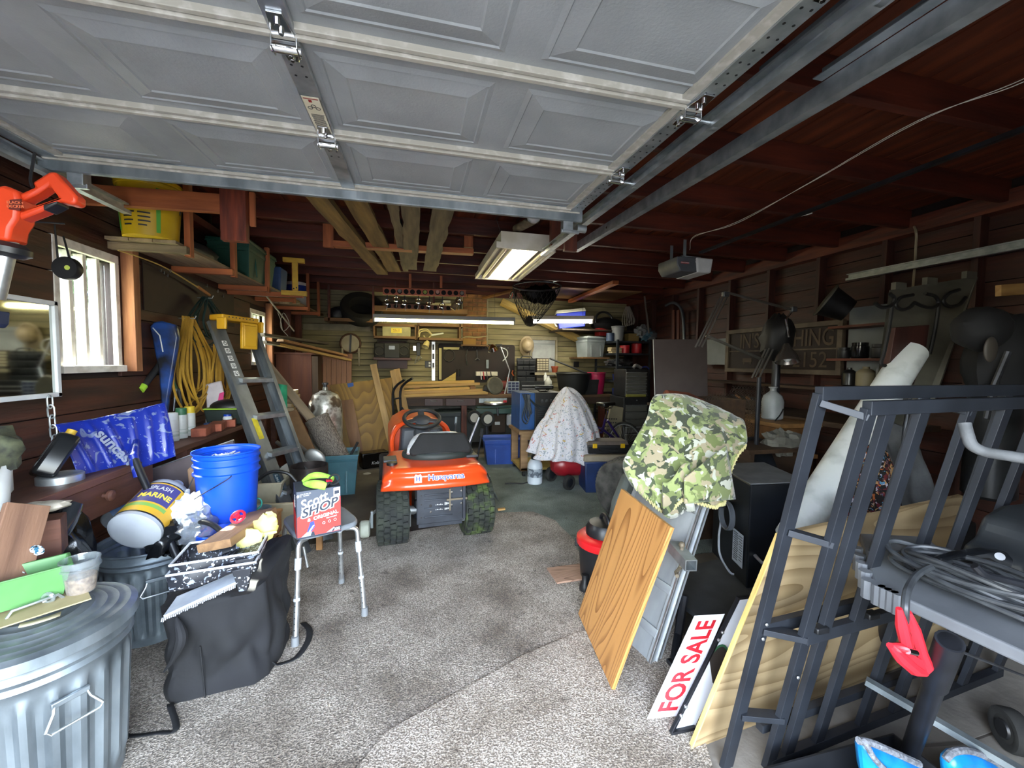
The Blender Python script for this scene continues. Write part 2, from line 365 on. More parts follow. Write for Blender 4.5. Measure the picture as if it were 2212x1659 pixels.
g2 = lambda u, v: tuple(P(u, v, Z=0)[:2])
sheet('green_carpet', 'thin green carpet lying behind the mower by the sprayer', [(.55, 3.3), (1.45, 2.6), (2.6, 2.6), (2.6, 5.9), (.2, 6.0), (.25, 4.3)], .0002, .006, GCARP)
sheet('beige_carpet', 'large speckled beige carpet reaching under the mower', [(-1.6, -.2), (.5, -.2), (1.2, 1.6), (1.38, 1.95), g2(1265, 1230), g2(1240, 1170), g2(1200, 1128), g2(1150, 1108), g2(1060, 1112), (.3, 3.5), (-.1, 3.42), (-.62, 3.35), (-1.3, 3.3)], .0065, .009, CARP2)
sheet('beige_carpet', 'lighter beige carpet piece overlapping at the entrance', [(-.33, -.2), (.72, -.2), (.80, .9), (.98, 1.22), (1.30, 1.5), (1.42, 1.95), g2(1250, 1372), g2(1130, 1425), g2(1000, 1500), g2(830, 1592), (-.36, 1.2)], .016, .006, CARP)
# ---- left wall
SKIN = mat('wall_backing', '#1c0d09', .8)
BRD_L = wood('wall_board_left', '#21110c', '#4a2416', .6, 6, .35, ax='y')
W1 = (2.66, 3.07, 1.40, 2.04); W2 = (5.22, 5.62, 1.42, 1.98)     # window openings: y0 y1 z0 z1
wl_ = thing('wall_left', 'left wall of dark red horizontal boards', None, (XL, 0, 0), None, 'structure')
mb = MB()
for y0, y1, z0, z1 in ((YF, W1[0], 0, ZC+.2), (W1[0], W1[1], 0, W1[2]), (W1[0], W1[1], W1[3], ZC+.2), (W1[1], W2[0], 0, ZC+.2), (W2[0], W2[1], 0, W2[2]), (W2[0], W2[1], W2[3], ZC+.2), (W2[1], YB, 0, ZC+.2)):
    mb.box2((XL-.12, y0, z0), (XL-.022, y1, z1))
part(wl_, 'wall_backing', mb, SKIN, world=True, smooth=0)
BH = .19
for k in range(14):
    z0 = k*BH; z1 = min(z0+BH-.006, ZC); cuts = [YF, YB]
    for w in (W1, W2):
        if z1 > w[2]-.02 and z0 < w[3]+.02: cuts += [w[0]-.03, w[1]+.03]
    cuts.sort()
    for a, b in zip(cuts[::2], cuts[1::2]):
        part(wl_, 'board', MB().box((0, (b-a)/2, (z1-z0)/2), (.022, b-a, z1-z0), rot(0, random.uniform(-.8, .8), 0)), BRD_L, Matrix.Translation((XL-.011, a, z0)), smooth=0, bevel=.002)
for y in (.4, 6.4, 6.95):
    part(wl_, 'stud', MB().box((0, 0, ZC/2), (.09, .04, ZC)), REDWOOD_Z, Matrix.Translation((XL+.045, y, 0)), smooth=0, bevel=.002)
SUNPOST = wood('window_post_wood', '#6b3c22', '#a8744c', .7, 6, .5, ax='z')
part(wl_, 'window_post', MB().box((0, 0, 0), (.07, .06, .80)), SUNPOST, Matrix.Translation((XL+.035, 3.155, 1.76)), smooth=0, bevel=.003)
part(wl_, 'window_post', MB().box((0, 0, 0), (.07, .06, .80)), SUNPOST, Matrix.Translation((XL+.035, 5.70, 1.75)), smooth=0, bevel=.003)
part(wl_, 'top_plate', MB().box2((XL, YF, ZC-.06), (XL+.1, YB, ZC)), REDWOOD_Y, world=True, smooth=0)
# windows
WPAINT = mat('old_white_paint', '#b9b3a6', .7, 0, '#ddd9cf', 12, .3, .55, bump=.3, bs=30)
GLASS = thin_glass('window_glass', '#f2f6f5')
def window(name, label, w):
    o = thing(name, label, None, (XL-.06, (w[0]+w[1])/2, w[2]), None, 'structure'); y0, y1, z0, z1 = w; x = XL-.03
    for a, b in (((x-.05, y0-.035, z1), (x+.035, y1+.035, z1+.05)), ((x-.05, y0-.035, z0-.04), (x+.06, y1+.035, z0)), ((x-.05, y0-.035, z0), (x+.035, y0, z1)), ((x-.05, y1, z0), (x+.035, y1+.035, z1))):
        part(o, 'window_frame', MB().box2(a, b), WPAINT, world=True, smooth=0, bevel=.003)
    for k in (1, 2, 3):
        y = y0+(y1-y0)*k/4
        part(o, 'mullion', MB().box2((x-.035, y-.013, z0), (x+.012, y+.013, z1)), WPAINT, world=True, smooth=0, bevel=.003)
    for k in range(4):
        a, b = y0+(y1-y0)*k/4+.013, y0+(y1-y0)*(k+1)/4-.013
        part(o, 'pane', MB().box2((x-.016, a, z0), (x-.013, b, z1)), GLASS, world=True, smooth=0)
    return o
window('window_1', 'small barred white window above the snow shovel', W1)
window('window_2', 'narrow far window behind the step ladder', W2)
# ---- back wall
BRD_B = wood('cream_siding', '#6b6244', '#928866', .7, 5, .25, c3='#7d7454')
wb_ = thing('wall_back', 'back wall of old cream horizontal siding', None, (1, YB, 0), None, 'structure')
part(wb_, 'wall_backing', MB().box2((XL-.2, YB+.02, -.1), (XR+.3, YB+.14, ZC+.3)), SKIN, world=True, smooth=0)
for k in range(27):
    z0 = k*.098; xs = [XL, random.uniform(-1, 3.4), XR]
    for a, b in zip(xs, xs[1:]):
        part(wb_, 'board', MB().box(((b-a)/2, 0, .047), (b-a-.004, .02, .090), rot(random.uniform(4, 7), 0, 0)), BRD_B, Matrix.Translation((a, YB+.008, z0)), smooth=0)
# ---- right wall
BRD_R = wood('wall_board_right', '#1d0c07', '#472014', .6, 5, .3, ax='y')
STUD_R = wood('right_stud', '#24110b', '#45231a', .6, 7, .3, ax='z')
wr_ = thing('wall_right', 'right wall of dark red boards behind open studs', None, (XR, 3, 0), None, 'structure')
part(wr_, 'wall_backing', MB().box2((XR+.115, YF, 0), (XR+.2, YB+.1, ZC+.2)), SKIN, world=True, smooth=0)
for k in range(14):
    z0 = k*BH; z1 = min(z0+BH-.006, ZC)
    part(wr_, 'board', MB().box((0, (YB-YF)/2, (z1-z0)/2), (.02, YB-YF, z1-z0), rot(0, random.uniform(-.8, .8), 0)), BRD_R, Matrix.Translation((XR+.1, YF, z0)), smooth=0, bevel=.002)
for k in range(12):
    part(wr_, 'stud', MB().box((0, 0, ZC/2), (.09, .042, ZC)), STUD_R, Matrix.Translation((XR+.045, .35+.61*k, 0)), smooth=0, bevel=.002)
part(wr_, 'top_plate', MB().box2((XR-.02, YF, ZC-.05), (XR+.1, YB, ZC+.08)), REDWOOD_Y, world=True, smooth=0)
# ---- front wall with the door opening behind the camera
wf_ = thing('wall_front', 'front wall with the open garage doorway', None, (1, YF, 0), None, 'structure')
for a, b in (((XL-.1, YF-.12, 0), (-1.52, YF, 3)), ((1.05, YF-.12, 0), (1.35, YF, 3)), ((-1.52, YF-.12, 2.16), (1.05, YF, 3)), ((3.86, YF-.12, 0), (XR+.2, YF, 3)), ((1.35, YF-.12, 2.16), (3.86, YF, 3))):
    part(wf_, 'wall_panel', MB().box2(a, b), BRD_R, world=True, smooth=0)
tag(part(None, 'door_2', MB().box2((1.35, YF-.08, 0), (3.86, YF-.04, 2.16)), WHITE, smooth=0), 'closed second garage door beside the entrance', None, None, 'structure')
# ---- ceiling
BRD_C = wood('roof_board', '#401a0c', '#7d3c1d', .6, 4, .3, ax='y', c3='#5c2913')
ce_ = thing('ceiling', 'dark red roof boards on level rafters', None, (1, 3.5, ZC), None, 'structure')
part(ce_, 'roof_backing', MB().box2((XL-.3, YF-.3, ZC+.19), (XR+.3, YB+.3, ZC+.3)), SKIN, world=True, smooth=0)
for k in range(30):
    x0 = XL+k*.197
    part(ce_, 'roof_board', MB().box((.098, (YB-YF)/2, 0), (.19, YB-YF, .02), rot(0, random.uniform(-.6, .6), 0)), BRD_C, Matrix.Translation((x0, YF, ZC+.16)), smooth=0)
RAFT = wood('rafter_wood', '#32130a', '#5e2614', .6, 6, .3)
for k in range(13):
    y = .28+.585*k
    part(ce_, 'rafter', MB().box(((XR-XL)/2, 0, .075), (XR-XL, .045, .15)), RAFT, Matrix.Translation((XL, y, ZC)), smooth=0, bevel=.003)
# ---- the lifted sectional door
DZ = lambda y: 2.262+.025*y
DX0, DX1, DYF = -1.56, .90, 2.2
SEC = .505
PANEL = mat('door_panel_paint', '#8b9090', .5, 0, '#9ba0a0', 3, bump=.12, bs=120)
LIP = mat('door_edge_paint', '#c9c7bd', .5, 0, '#a8a598', 22, .28, .5)
dr = thing('door_1', 'raised white panelled garage door overhead', None, (-.33, 1.1, DZ(1.1)), None, 'structure')
sl = math.atan(.025)
def dpt(x, y, dz=0): return V((x, y, DZ(y)+dz))
def embossed(mb, x0, x1, y0, y1, z, d):
    """raised field with sloping borders hanging below a flat back"""
    rs = [(0, 0), (.018, d*.5), (.022, d*.2), (.075, d*1.1), (.08, d*.8)]
    vs = []
    for g, h in rs:
        for i, j in ((0, 0), (1, 0), (1, 1), (0, 1)):
            x = x0+g if i == 0 else x1-g; y = y0+g if j == 0 else y1-g; vs.append((x, y, z-h))
    fs = [(4*a+i, 4*a+(i+1) % 4, 4*a+4+(i+1) % 4, 4*a+4+i) for a in range(len(rs)-1) for i in range(4)]+[tuple(4*(len(rs)-1)+i for i in range(4))]
    mb.add(vs, fs)
for s in range(5):
    y1 = DYF-s*SEC; y0 = y1-SEC; M = place(dpt(DX0, y0), rx=math.degrees(sl)); Wd = DX1-DX0
    sec = part(dr, 'door_section', MB().box((Wd/2, SEC/2, .022), (Wd, SEC-.004, .036)), PANEL, M, smooth=0)
    if s < 4:
        pw = Wd/4
        for k in range(4):
            pm = MB(); embossed(pm, k*pw+.05, (k+1)*pw-.05, .06, SEC-.065, .0045, .012); part(sec, 'panel', pm, PANEL, M, smooth=0)
    part(sec, 'section_lip', MB().box((Wd/2, SEC-.028, -.003), (Wd, .016, .022)).box((Wd/2, SEC-.008, -.006), (Wd, .016, .03)), LIP, M, smooth=0, bevel=.002)
    for x, w in ((Wd/2, .062), (.03, .06), (Wd-.03, .06)):
        part(sec, 'stile', MB().box((x, SEC/2, -.007), (w, SEC-.03, .016)), GALV, M, smooth=0, bevel=.002)
        if x > .1:
            holes = MB()
            for q in range(9 if x > Wd/2+.1 else 3):
                for dx in (-.014, .014): holes.cyl((x+dx, .06+q*.045, -.0155), (x+dx, .06+q*.045, -.0148), .004, n=8)
            part(sec, 'stile_holes', holes, BLACK, M, smooth=0)
    for k in range(4):
        if k % 2 == 0: continue
    part(sec, 'end_edge', MB().box((Wd-.075, SEC/2, -.004), (.03, SEC, .012)), LIP, M, smooth=0)
    part(sec, 'end_edge', MB().box((.075, SEC/2, -.004), (.03, SEC, .012)), LIP, M, smooth=0)
    if s > 0:     # hinges on the lower joint of each section
        for x, roller in ((Wd/2, 0), (.03, -1), (Wd-.03, 1)):
            h = MB().prism([(-.028, 0), (.028, 0), (.018, -.075), (-.018, -.075)], .006, c=(x, SEC-.012, -.021))
            h.prism([(-.02, 0), (.02, 0), (.014, .05), (-.014, .05)], .006, c=(x, SEC+.03, -.021))
            h.box((x-.03, SEC+.006, -.032), (.004, .04, .03)).box((x+.03, SEC+.006, -.032), (.004, .04, .03))
            for yy in (-.06, -.03, .05, .066): h.lathe([(.007, -.01), (.007, 0)], 6, (x, SEC+yy, -.02))
            hg = part(sec, 'hinge', h, CHROME, M, bevel=.001)
            part(sec, 'hinge_pin', MB().cyl((x-.036, SEC+.012, -.036), (x+.036, SEC+.012, -.036), .011, n=12), CHROME, M)
            if roller:
                part(sec, 'roller', MB().cyl((x+roller*.03, SEC+.012, -.036), (x+roller*.1, SEC+.012, -.036), .006, n=8).cyl((x+roller*.085, SEC+.012, -.036), (x+roller*.105, SEC+.012, -.036), .022, n=16), GALV, M)
# reinforcing angle along the far edge, top brackets, warning label, lift handle
part(dr, 'edge_strut', MB().box2((DX0-.02, DYF-.008, DZ(DYF)-.06), (DX1+.02, DYF-.003, DZ(DYF)+.02)).box2((DX0-.02, DYF-.04, DZ(DYF)-.002), (DX1+.02, DYF-.003, DZ(DYF)+.003)).box2((DX0-.02, DYF-.003, DZ(DYF)-.062), (DX1+.02, DYF+.02, DZ(DYF)-.056)), GALV_D, world=True, smooth=0, bevel=.002)
for x, sgn in ((DX0+.1, -1), (DX1-.06, 1)):
    part(dr, 'top_bracket', MB().box((x, DYF+.03, DZ(DYF)-.075), (.06, .05, .07)).box((x+sgn*.02, DYF+.03, DZ(DYF)-.11), (.11, .02, .02)), GALV, world=True, smooth=0, bevel=.003)
    part(dr, 'top_roller', MB().cyl((x+sgn*.06, DYF+.03, DZ(DYF)-.09), (x+sgn*.115, DYF+.03, DZ(DYF)-.09), .022, n=14), GALV, world=True)
xm = (DX0+DX1)/2
Ml = place(dpt(xm, DYF-1.30*SEC, -.0165), rx=180+math.degrees(sl)) @ place((0, 0, 0), rz=180)
lb = part(dr, 'warning_label', MB().box((0, 0, .0008), (.052, .215, .0012)), mat('label_paper', '#d9d4bd', .6, 0, '#c9c2a6', 9), Ml, smooth=0, label='yellowed printed warning label')
INK = mat('printed_ink', '#2b2b2b', .6)
pm = MB()
for k in range(17): pm.box((random.uniform(-.002, 0), .095-k*.0065, .0016), (.042-random.uniform(0, .008), .003, .0006))
for k in range(3): pm.torus((-.012+k*.012, -.047-(k % 2)*.012, .0016), .007, .0012, 14, 4)
part(lb, 'print', pm, INK, Ml, smooth=0)
part(lb, 'print', MB().box((0, -.098, .0016), (.044, .004, .0006)).box((.004, -.086, .0016), (.01, .014, .0006)), mat('red_ink', '#8c1f1c', .6), Ml, smooth=0)
lh = MB().box((xm, DYF-2.62*SEC, DZ(1)-.03), (.02, .13, .035), rot(2)).box((xm+.012, DYF-2.4*SEC, DZ(1)-.02), (.05, .02, .025))
part(dr, 'lift_handle', lh, GALV, world=True, bevel=.004)
# ------------------------------------------------------------------ tracks, opener, lamps, overhead storage
def track(label, x, y0, y1, z0, z1, side, hang=True, wall=False):
    """C-shaped roller track running into the garage"""
    M = along((x, y0, z0), (x, y1, z1)); L = (V((x, y1, z1))-V((x, y0, z0))).length
    o = thing('door_track', label, 'track', M, 'door tracks')
    s = -side
    prof = [(0, -.03), (0, .03), (s*.028, .03), (s*.028, .022), (s*.003, .022), (s*.003, -.022), (s*.03, -.022), (s*.036, -.012), (s*.038, -.012), (s*.038, -.03)]
    mb = MB(); N = len(prof); vs = [(0, a, b) for a, b in prof]+[(L, a, b) for a, b in prof]
    mb.add(vs, [(i, (i+1) % N, N+(i+1) % N, N+i) for i in range(N)]+[tuple(range(N)), tuple(range(2*N-1, N-1, -1))])
    part(o, 'channel', mb, GALV, smooth=20)
    part(o, 'bolt', MB().lathe([(.008, 0), (.008, .006)], 6, (L*.82, 0, 0), rot(90)), CHROME)
    if hang:
        part(o, 'punched_angle', MB().box((L*.18, side*.004, .05), (L*.36, .003, .035)).box((L*.18, side*.02, .033), (L*.36, .035, .003)), GALV_D, smooth=0)
        hm = MB()
        for k in range(10): hm.box((.02+k*L*.035, side*.0025-.0015, .052), (.018, .0015, .007))
        part(o, 'punched_slots', hm, BLACK, smooth=0)
    return o
track('galvanised door track along the left wall by the orange trimmer', -1.585, -.1, 2.72, 2.22, 2.275, 1)
track('galvanised track beside the right edge of the raised door', .985, -.1, 3.08, 2.235, 2.315, -1)
track('galvanised second door track next to the hanging lamp', 1.19, -.1, 3.0, 2.235, 2.345, 1)
track('galvanised track end along the right wall boards', 3.9, -.1, 2.97, 2.262, 2.272, -1, False)
# hanger blocks for the tracks
bk = thing('track_hanger_block', 'red timber blocks the track ends bolt to', 'timber block', (1.08, 2.95, 2.4))
for x, y in ((1.02, 2.92), (1.14, 2.95)):
    part(bk, 'block', MB().box((x, y, 2.47), (.1, .045, .34)), REDWOOD_Z, world=True, smooth=0, bevel=.003)
# opener
op = thing('garage_door_opener', 'grey garage door opener with white lamp cover', 'door opener', place((2.46, 3.42, 2.30), rz=180))
GREYP = mat('grey_plastic', '#55585c', .5, 0, '#494c50', 6)
part(op, 'housing', MB().prism([(-.16, .0), (.12, .0), (.16, .06), (.16, .13), (-.16, .13), (-.19, .1)], .3, rot(90), (0, .15, .0)), GREYP, bevel=.008)
part(op, 'lamp_cover', MB().taper((-.12, 0, -.004), (.15, .325), (.18, .335), .135), mat('white_lens', '#c9cac6', .5, 0, '#b9bab6', 8), bevel=.015)
part(op, 'bracket', MB().box((.05, .1, .2), (.03, .003, .2)).box((.05, -.1, .2), (.03, .003, .2)).box((.0, 0, .14), (.2, .26, .01)), GALV_D, smooth=0)
Mo = wm(op)
part(op, 'badge', MB().box((0, 0, 0), (.085, .018, .001)), mat('badge_red', '#8d2a2a', .5), frame(V((2.38, 3.269, 2.375)), (1, 0, 0), (0, 0, 1)), smooth=0)
text(op, 'lettering', 'CRAFTSMAN', .015, mat('badge_white', '#d8c8c8', .5), frame(V((2.38, 3.2675, 2.375)), (1, 0, 0), (0, 0, 1)))
text(op, 'lettering', '1/2 H.P.', .016, mat('badge_white', '#d8c8c8', .5), frame(V((2.51, 3.2685, 2.39)), (1, 0, 0), (0, 0, 1)), shear=.2)
rl = MB().box((0, 0, 0), (.03, 3.6, .02))
part(op, 'rail', rl, BLACK_M, Matrix.Translation((2.52, 1.45, 2.47)), smooth=0)
ch = MB()
for k in range(94): ch.box((2.545, -.3+k*.038, 2.475+.006*math.sin(k*.05)), (.008, .022, .012))
part(op, 'chain', ch, STEEL_D, world=True, smooth=0)
cw = mat('white_cable', '#c8c4b8', .6)
pts = [P(1490, 540, Y=3.35), P(1500, 512, Y=3.2), P(1590, 480, Z=2.56), P(1750, 395, Z=2.585), P(1980, 265, Z=2.60), P(2212, 170, Z=2.60), P(2400, 60, Z=2.60)]
wr = thing('opener_wire', 'pair of white low voltage wires drooping to the opener', 'wire', pts[0])
part(wr, 'wire', MB().tube(spline(pts, 8), .002, 5), cw, world=True)
part(wr, 'wire', MB().tube(spline([p+V((.0, 0, .012*math.sin(i*2.2))) for i, p in enumerate(pts)], 8), .002, 5), cw, world=True)
cb = [P(1640, 500, Z=2.61), P(1700, 475, Z=2.6), P(1755, 460, Z=2.61)]
wsolo('cable', 'short loose white cable end stapled under the roof', 'cable', MB().tube(spline(cb), .006, 6), cw)
cb = [P(1780, 443, Y=3.3), P(1800, 447, Y=3.28), P(1850, 455, Y=3.25), P(1940, 467, Y=3.3)]+[P(1975, 490, X=XR-.02), P(1978, 540, X=XR-.02), P(1972, 620, X=XR-.02)]
wsolo('cable', 'cream house cable bending down the right wall', 'cable', MB().tube(spline(cb), .009, 6), mat('cream_cable', '#8d8168', .6))
# ---- lamps
TUBE_W = mat('lit_tube_white', '#ffffff', .4, emit='#fff4d0', es=15)
TUBE_Y = mat('lit_tube_yellow', '#ffffff', .4, emit='#fff0a8', es=28)
TUBE_C = mat('lit_tube_cool', '#ffffff', .4, emit='#fffbe6', es=38)
TUBE_OFF = mat('dark_tube', '#cfc3a6', .35)
LWH = mat('lamp_enamel', '#d6d0c2', .35, 0, '#c4bda8', 6)
LGY = mat('lamp_grey', '#8f9290', .45)
c0, c1, c2, c3 = P(1078, 524, Z=2.38), P(1193, 546, Z=2.38), P(1122, 606, Z=2.38), P(1025, 598, Z=2.38)
Mt = along((c0+c1)/2, (c2+c3)/2); Lt, Wt = 1.27, .5
tf = thing('fluorescent_troffer', 'four tube fluorescent fixture hanging below the raised door end', 'ceiling lamp', Mt)
part(tf, 'housing', MB().box((Lt/2, 0, .075), (Lt, Wt*.86, .09)), LWH, bevel=.004, smooth=0)
part(tf, 'frame', MB().box((Lt/2, Wt/2-.012, .01), (Lt, .024, .05)).box((Lt/2, -Wt/2+.012, .01), (Lt, .024, .05)).box((.012, 0, .01), (.024, Wt, .05)).box((Lt-.012, 0, .01), (.024, Wt, .05)), LWH, bevel=.003, smooth=0)
for k, y in enumerate((-.17, -.058, .052, .165)):
    part(tf, 'reflector', MB().add([(.03, y-.055, -.004), (Lt-.03, y-.055, -.004), (Lt-.03, y-.035, .026), (.03, y-.035, .026), (.03, y+.035, .026), (Lt-.03, y+.035, .026), (Lt-.03, y+.055, -.004), (.03, y+.055, -.004)], [(0, 1, 2, 3), (3, 2, 5, 4), (4, 5, 6, 7)]), LWH, smooth=0)
    lit = k in (1, 2)
    part(tf, 'fluorescent_tube', MB().cyl((.05, y, .004), (Lt-.05, y, .004), .018, n=14), TUBE_W if lit else TUBE_OFF, label='lit fluorescent tube' if lit else 'dark fluorescent tube')
for a_, b_ in (((.05, .2, .1), (.05, .25, .24)), ((Lt-.1, -.2, .1), (Lt-.1, -.22, .24))): part(tf, 'hanger_wire', MB().cyl(a_, b_, .002, n=5), STEEL_D)
def strip(name, label, a, b, tm, w, grey, zt=.03):
    M = along(a, b); L = (V(b)-V(a)).length
    o = thing(name, label, 'ceiling lamp', M)
    part(o, 'housing', MB().box((L/2, 0, zt+.025), (L, w, .06)), grey, smooth=0, bevel=.004)
    part(o, 'socket', MB().box((.012, 0, 0), (.024, w*.8, .06)), grey, smooth=0)
    part(o, 'socket', MB().box((L-.012, 0, 0), (.024, w*.8, .06)), grey, smooth=0)
    for y in ((-w*.25, w*.25) if w > .1 else (0,)):
        part(o, 'fluorescent_tube', MB().cyl((.03, y, 0), (L-.03, y, 0), .02, n=12), tm)
    for x in (.15*L, .85*L): part(o, 'hanger_wire', MB().cyl((x, 0, .08), (x, .02, 2.63-a[2]), .002, n=5), STEEL_D)
    return o
strip('strip_lamp', 'long yellow lit strip lamp over the workbench', P(806, 691, Y=6.3), P(1112, 698, Y=6.3), TUBE_Y, .075, LGY)
strip('strip_lamp', 'short white twin tube strip lamp in front of the blue cooler', P(1140, 695, Y=6.3), P(1279, 695, Y=6.3), TUBE_C, .14, LWH, .035)
# ---- rough lumber lying on a hung rack
RK = thing('lumber_rack', 'orange timber rack hung under the rafters', 'rack', (-.1, 4.1, 2.4))
bar(RK, 'cross_bar', P(722, 528, Y=4.05), P(1022, 545, Y=4.05), .09, .05, ORANGEWOOD)
for u in (710, 862, 1012): bar(RK, 'hanger', P(u, 535, Y=4.09), P(u, 535, Y=4.09)*1+V((0, 0, .25)), .09, .04, ORANGEWOOD, up=(0, 1, 0))
LUM = wood('rough_sawn_lumber', '#5b4526', '#94743f', .85, 5, 1.0)
def waney(name, label, a, b, w, t, m, seed):
    """thick slab with natural wavy edges"""
    M = along(a, b); L = (V(b)-V(a)).length; n = 14; mb = MB(); vs = []
    for i in range(n+1):
        x = L*i/n; e0 = -w/2+.02*noise.noise(V((x*4, seed, 0))); e1 = w/2+.02*noise.noise(V((x*4, seed, 7)))
        vs += [(x, e0, -t/2), (x, e1, -t/2), (x, e1-.012, t/2), (x, e0+.012, t/2)]
    fs = [(0, 1, 2, 3), (4*n+3, 4*n+2, 4*n+1, 4*n)]
    for i in range(n):
        for k in range(4): fs.append((4*i+k, 4*i+(k+1) % 4, 4*i+4+(k+1) % 4, 4*i+4+k))
    mb.add(vs, fs)
    return solo(name, label, 'lumber', mb, m, 'rough lumber on the overhead rack', M=M, smooth=25)
zl = 2.53
for (u0, v0, u1, v1, w, t, m, lb, zz) in (
    (668, 400, 790, 545, .13, .06, LUM, 'leftmost long sawn plank on the overhead rack', 2.52),
    (760, 412, 828, 538, .15, .05, LUM, 'sawn plank second from left on the overhead rack', 2.53),
    (846, 420, 868, 535, .07, .06, GREYWOOD, 'narrow grey edge slab on the overhead rack', 2.54),
    (888, 430, 888, 530, .13, .06, GREYWOOD, 'knotty grey slab in the middle of the overhead rack', 2.53),
    (958, 440, 938, 535, .15, .06, GREYWOOD, 'rightmost grey slab on the overhead rack', 2.53)):
    a, b = P(u0, v0, Z=zz), P(u1, v1, Z=zz); d = (b-a).normalized(); waney('lumber_slab', lb, a-d*.25, b+d*.9, w, t, m, u0)
# old lamp holder on a rafter
lh_ = thing('lamp_holder', 'porcelain bulb holder on a round stick near the door corner', 'lamp holder', P(1153, 472, Z=2.52))
part(lh_, 'stick', MB().cyl(P(1115, 495, Z=2.55), P(1158, 472, Z=2.55), .035, n=12), GREYWOOD, world=True)
part(lh_, 'porcelain_base', MB().lathe([(.02, -.03), (.045, -.012), (.05, .01)], 16, P(1153, 472, Z=2.5)), WHITE, world=True)
# ---- shelf along the left wall
SH = thing('hanging_shelf', 'long plank shelf hung high along the left wall', 'shelf', (-1.65, 4.9, 2.15))
SHW = wood('shelf_plank', '#6b5b46', '#8f7c60', .75, 6, .3, ax='y')
xs = (-1.84, -1.715, -1.59)
for (a, b, z) in ((2.98, 4.5, 2.165), (4.5, 5.75, 2.185), (5.75, 7.1, 2.165)):
    for x in xs: part(SH, 'shelf_board', MB().box2((0, 0, 0), (.121, b-a-.004, .02)), SHW, Matrix.Translation((x, a, z)), smooth=0, bevel=.002)
for y, z in ((3.04, 2.14), (3.7, 2.14), (4.46, 2.14), (5.35, 2.16), (6.0, 2.14), (6.6, 2.14)):
    m = GREYWOOD if y < 3.1 else ORANGEWOOD
    bar(SH, 'bearer', (-1.85, y, z), (-1.43, y, z), .04, .045, m)
    bar(SH, 'hanger', (-1.445, y+.045, z-.03), (-1.445, y+.045, 2.62 if y < 3.5 or y > 5 else 2.55), .045, .035, ORANGEWOOD, up=(1, 0, 0))
bar(SH, 'bearer', (-1.85, 4.62, 2.115), (-1.15, 4.62, 2.115), .04, .045, ORANGEWOOD)
bm_ = thing('cross_beam', 'red cross beam with upright block near the yellow bucket', 'beam', (-1.5, 3.08, 2.45))
bar(bm_, 'beam', (-1.84, 2.76, 2.345), (-1.10, 2.76, 2.36), .04, .105, ORANGEWOOD)
bar(bm_, 'block', (-1.05, 2.75, 2.145), (-1.05, 2.75, 2.60), .135, .05, wood('block_red_wood', '#4a1d10', '#8a3d22', .6, 10, .3), up=(0, 1, 0))
bar(bm_, 'block', (-.965, 2.78, 2.25), (-.965, 2.78, 2.45), .03, .02, ORANGEWOOD, up=(0, 1, 0))
# yellow bucket
YEL = mat('yellow_plastic', '#c9a61c', .45, 0, '#b3920f', 5)
bu = P(327, 505, X=-1.62); bu.z = 2.187
b5 = thing('plastic_bucket', 'yellow plastic bucket with lid at the near end of the shelf', 'bucket', bu)
part(b5, 'body', MB().vessel([(.135, 0), (.16, .33)], .004, 32), YEL)
part(b5, 'lid', MB().lathe([(.0, .352), (.15, .352), (.165, .345), (.168, .325), (.16, .322), (.168, .31), (.165, .298), (.158, .297)], 32), YEL)
lb_ = MB(); inks = MB(); th0 = 0
for k in range(9):
    for s_, w_ in ((-118, 26), (-86, 24)):
        a0, a1 = rad(s_), rad(s_+w_*random.uniform(.6, 1)); z = .05+k*.024; rr = .136+.025*z/.33+.0012
        q = [V((rr*math.cos(a0+(a1-a0)*i/5), rr*math.sin(a0+(a1-a0)*i/5), z+h)) for h in (0, .009) for i in range(6)]
        inks.add(q, [(i, i+1, i+7, i+6) for i in range(5)])
part(b5, 'print', inks, INK, smooth=0)
for s_ in (-140, -52):
    gs = MB()
    q = [V(((.1385+.025*z/.33)*math.cos(rad(s_+i*4)), (.1385+.025*z/.33)*math.sin(rad(s_+i*4)), z)) for z in (.02, .28) for i in range(3)]; gs.add(q, [(0, 1, 4, 3), (1, 2, 5, 4)])
    part(b5, 'green_stripe', gs, mat('green_print', '#4f9a35', .5))
part(b5, 'bail_handle', MB().tube(arc((0, -.02, .24), .165, 190, 350, 16, (1, 0, 0), (0, -.55, .85)), .0035, 6), STEEL_D)
# green tote
GRN = mat('dark_green_plastic', '#1d4a3b', .45, 0, '#24584a', 4)
def tote(name, label, M, w, d, h, body, lidm, lid=True, taper=.86, ribs=True, cat='storage tote', group=None):
    o = thing(name, label, cat, M, group)
    part(o, 'body', MB().tray((0, 0, 0), (w*taper, d*taper), (w, d), h, .005, .012), body, bevel=.008)
    if ribs:
        part(o, 'rim_band', MB().taper((0, 0, h-.075), (w*.985, d*.985), (w*1.012, d*1.012), .03), body, bevel=.004)
        part(o, 'corner_rib', MB().box((w*.25, -d*(1+taper)/4-.004, h*.42), (.02, .012, h*.7), rot(-5)).box((-w*.25, -d*(1+taper)/4-.004, h*.42), (.02, .012, h*.7), rot(-5)), body, bevel=.003)
    if lid: part(o, 'lid', MB().box((0, 0, h+.012), (w*1.05, d*1.05, .03)).box((0, 0, h+.03), (w*.85, d*.85, .02)), lidm, bevel=.01)
    return o
tote('storage_tote', 'dark green lidded tote on the high left shelf', place((-1.615, 4.42, 2.187), rz=90), .68, .33, .30, GRN, GRN)
BLG = mat('slate_blue_plastic', '#3d5c8c', .5, 0, '#324d78', 5)
cs = thing('tool_case', 'blue hard tool case stood on edge behind the yellow rail', 'case', place((-1.63, 5.12, 2.207)))
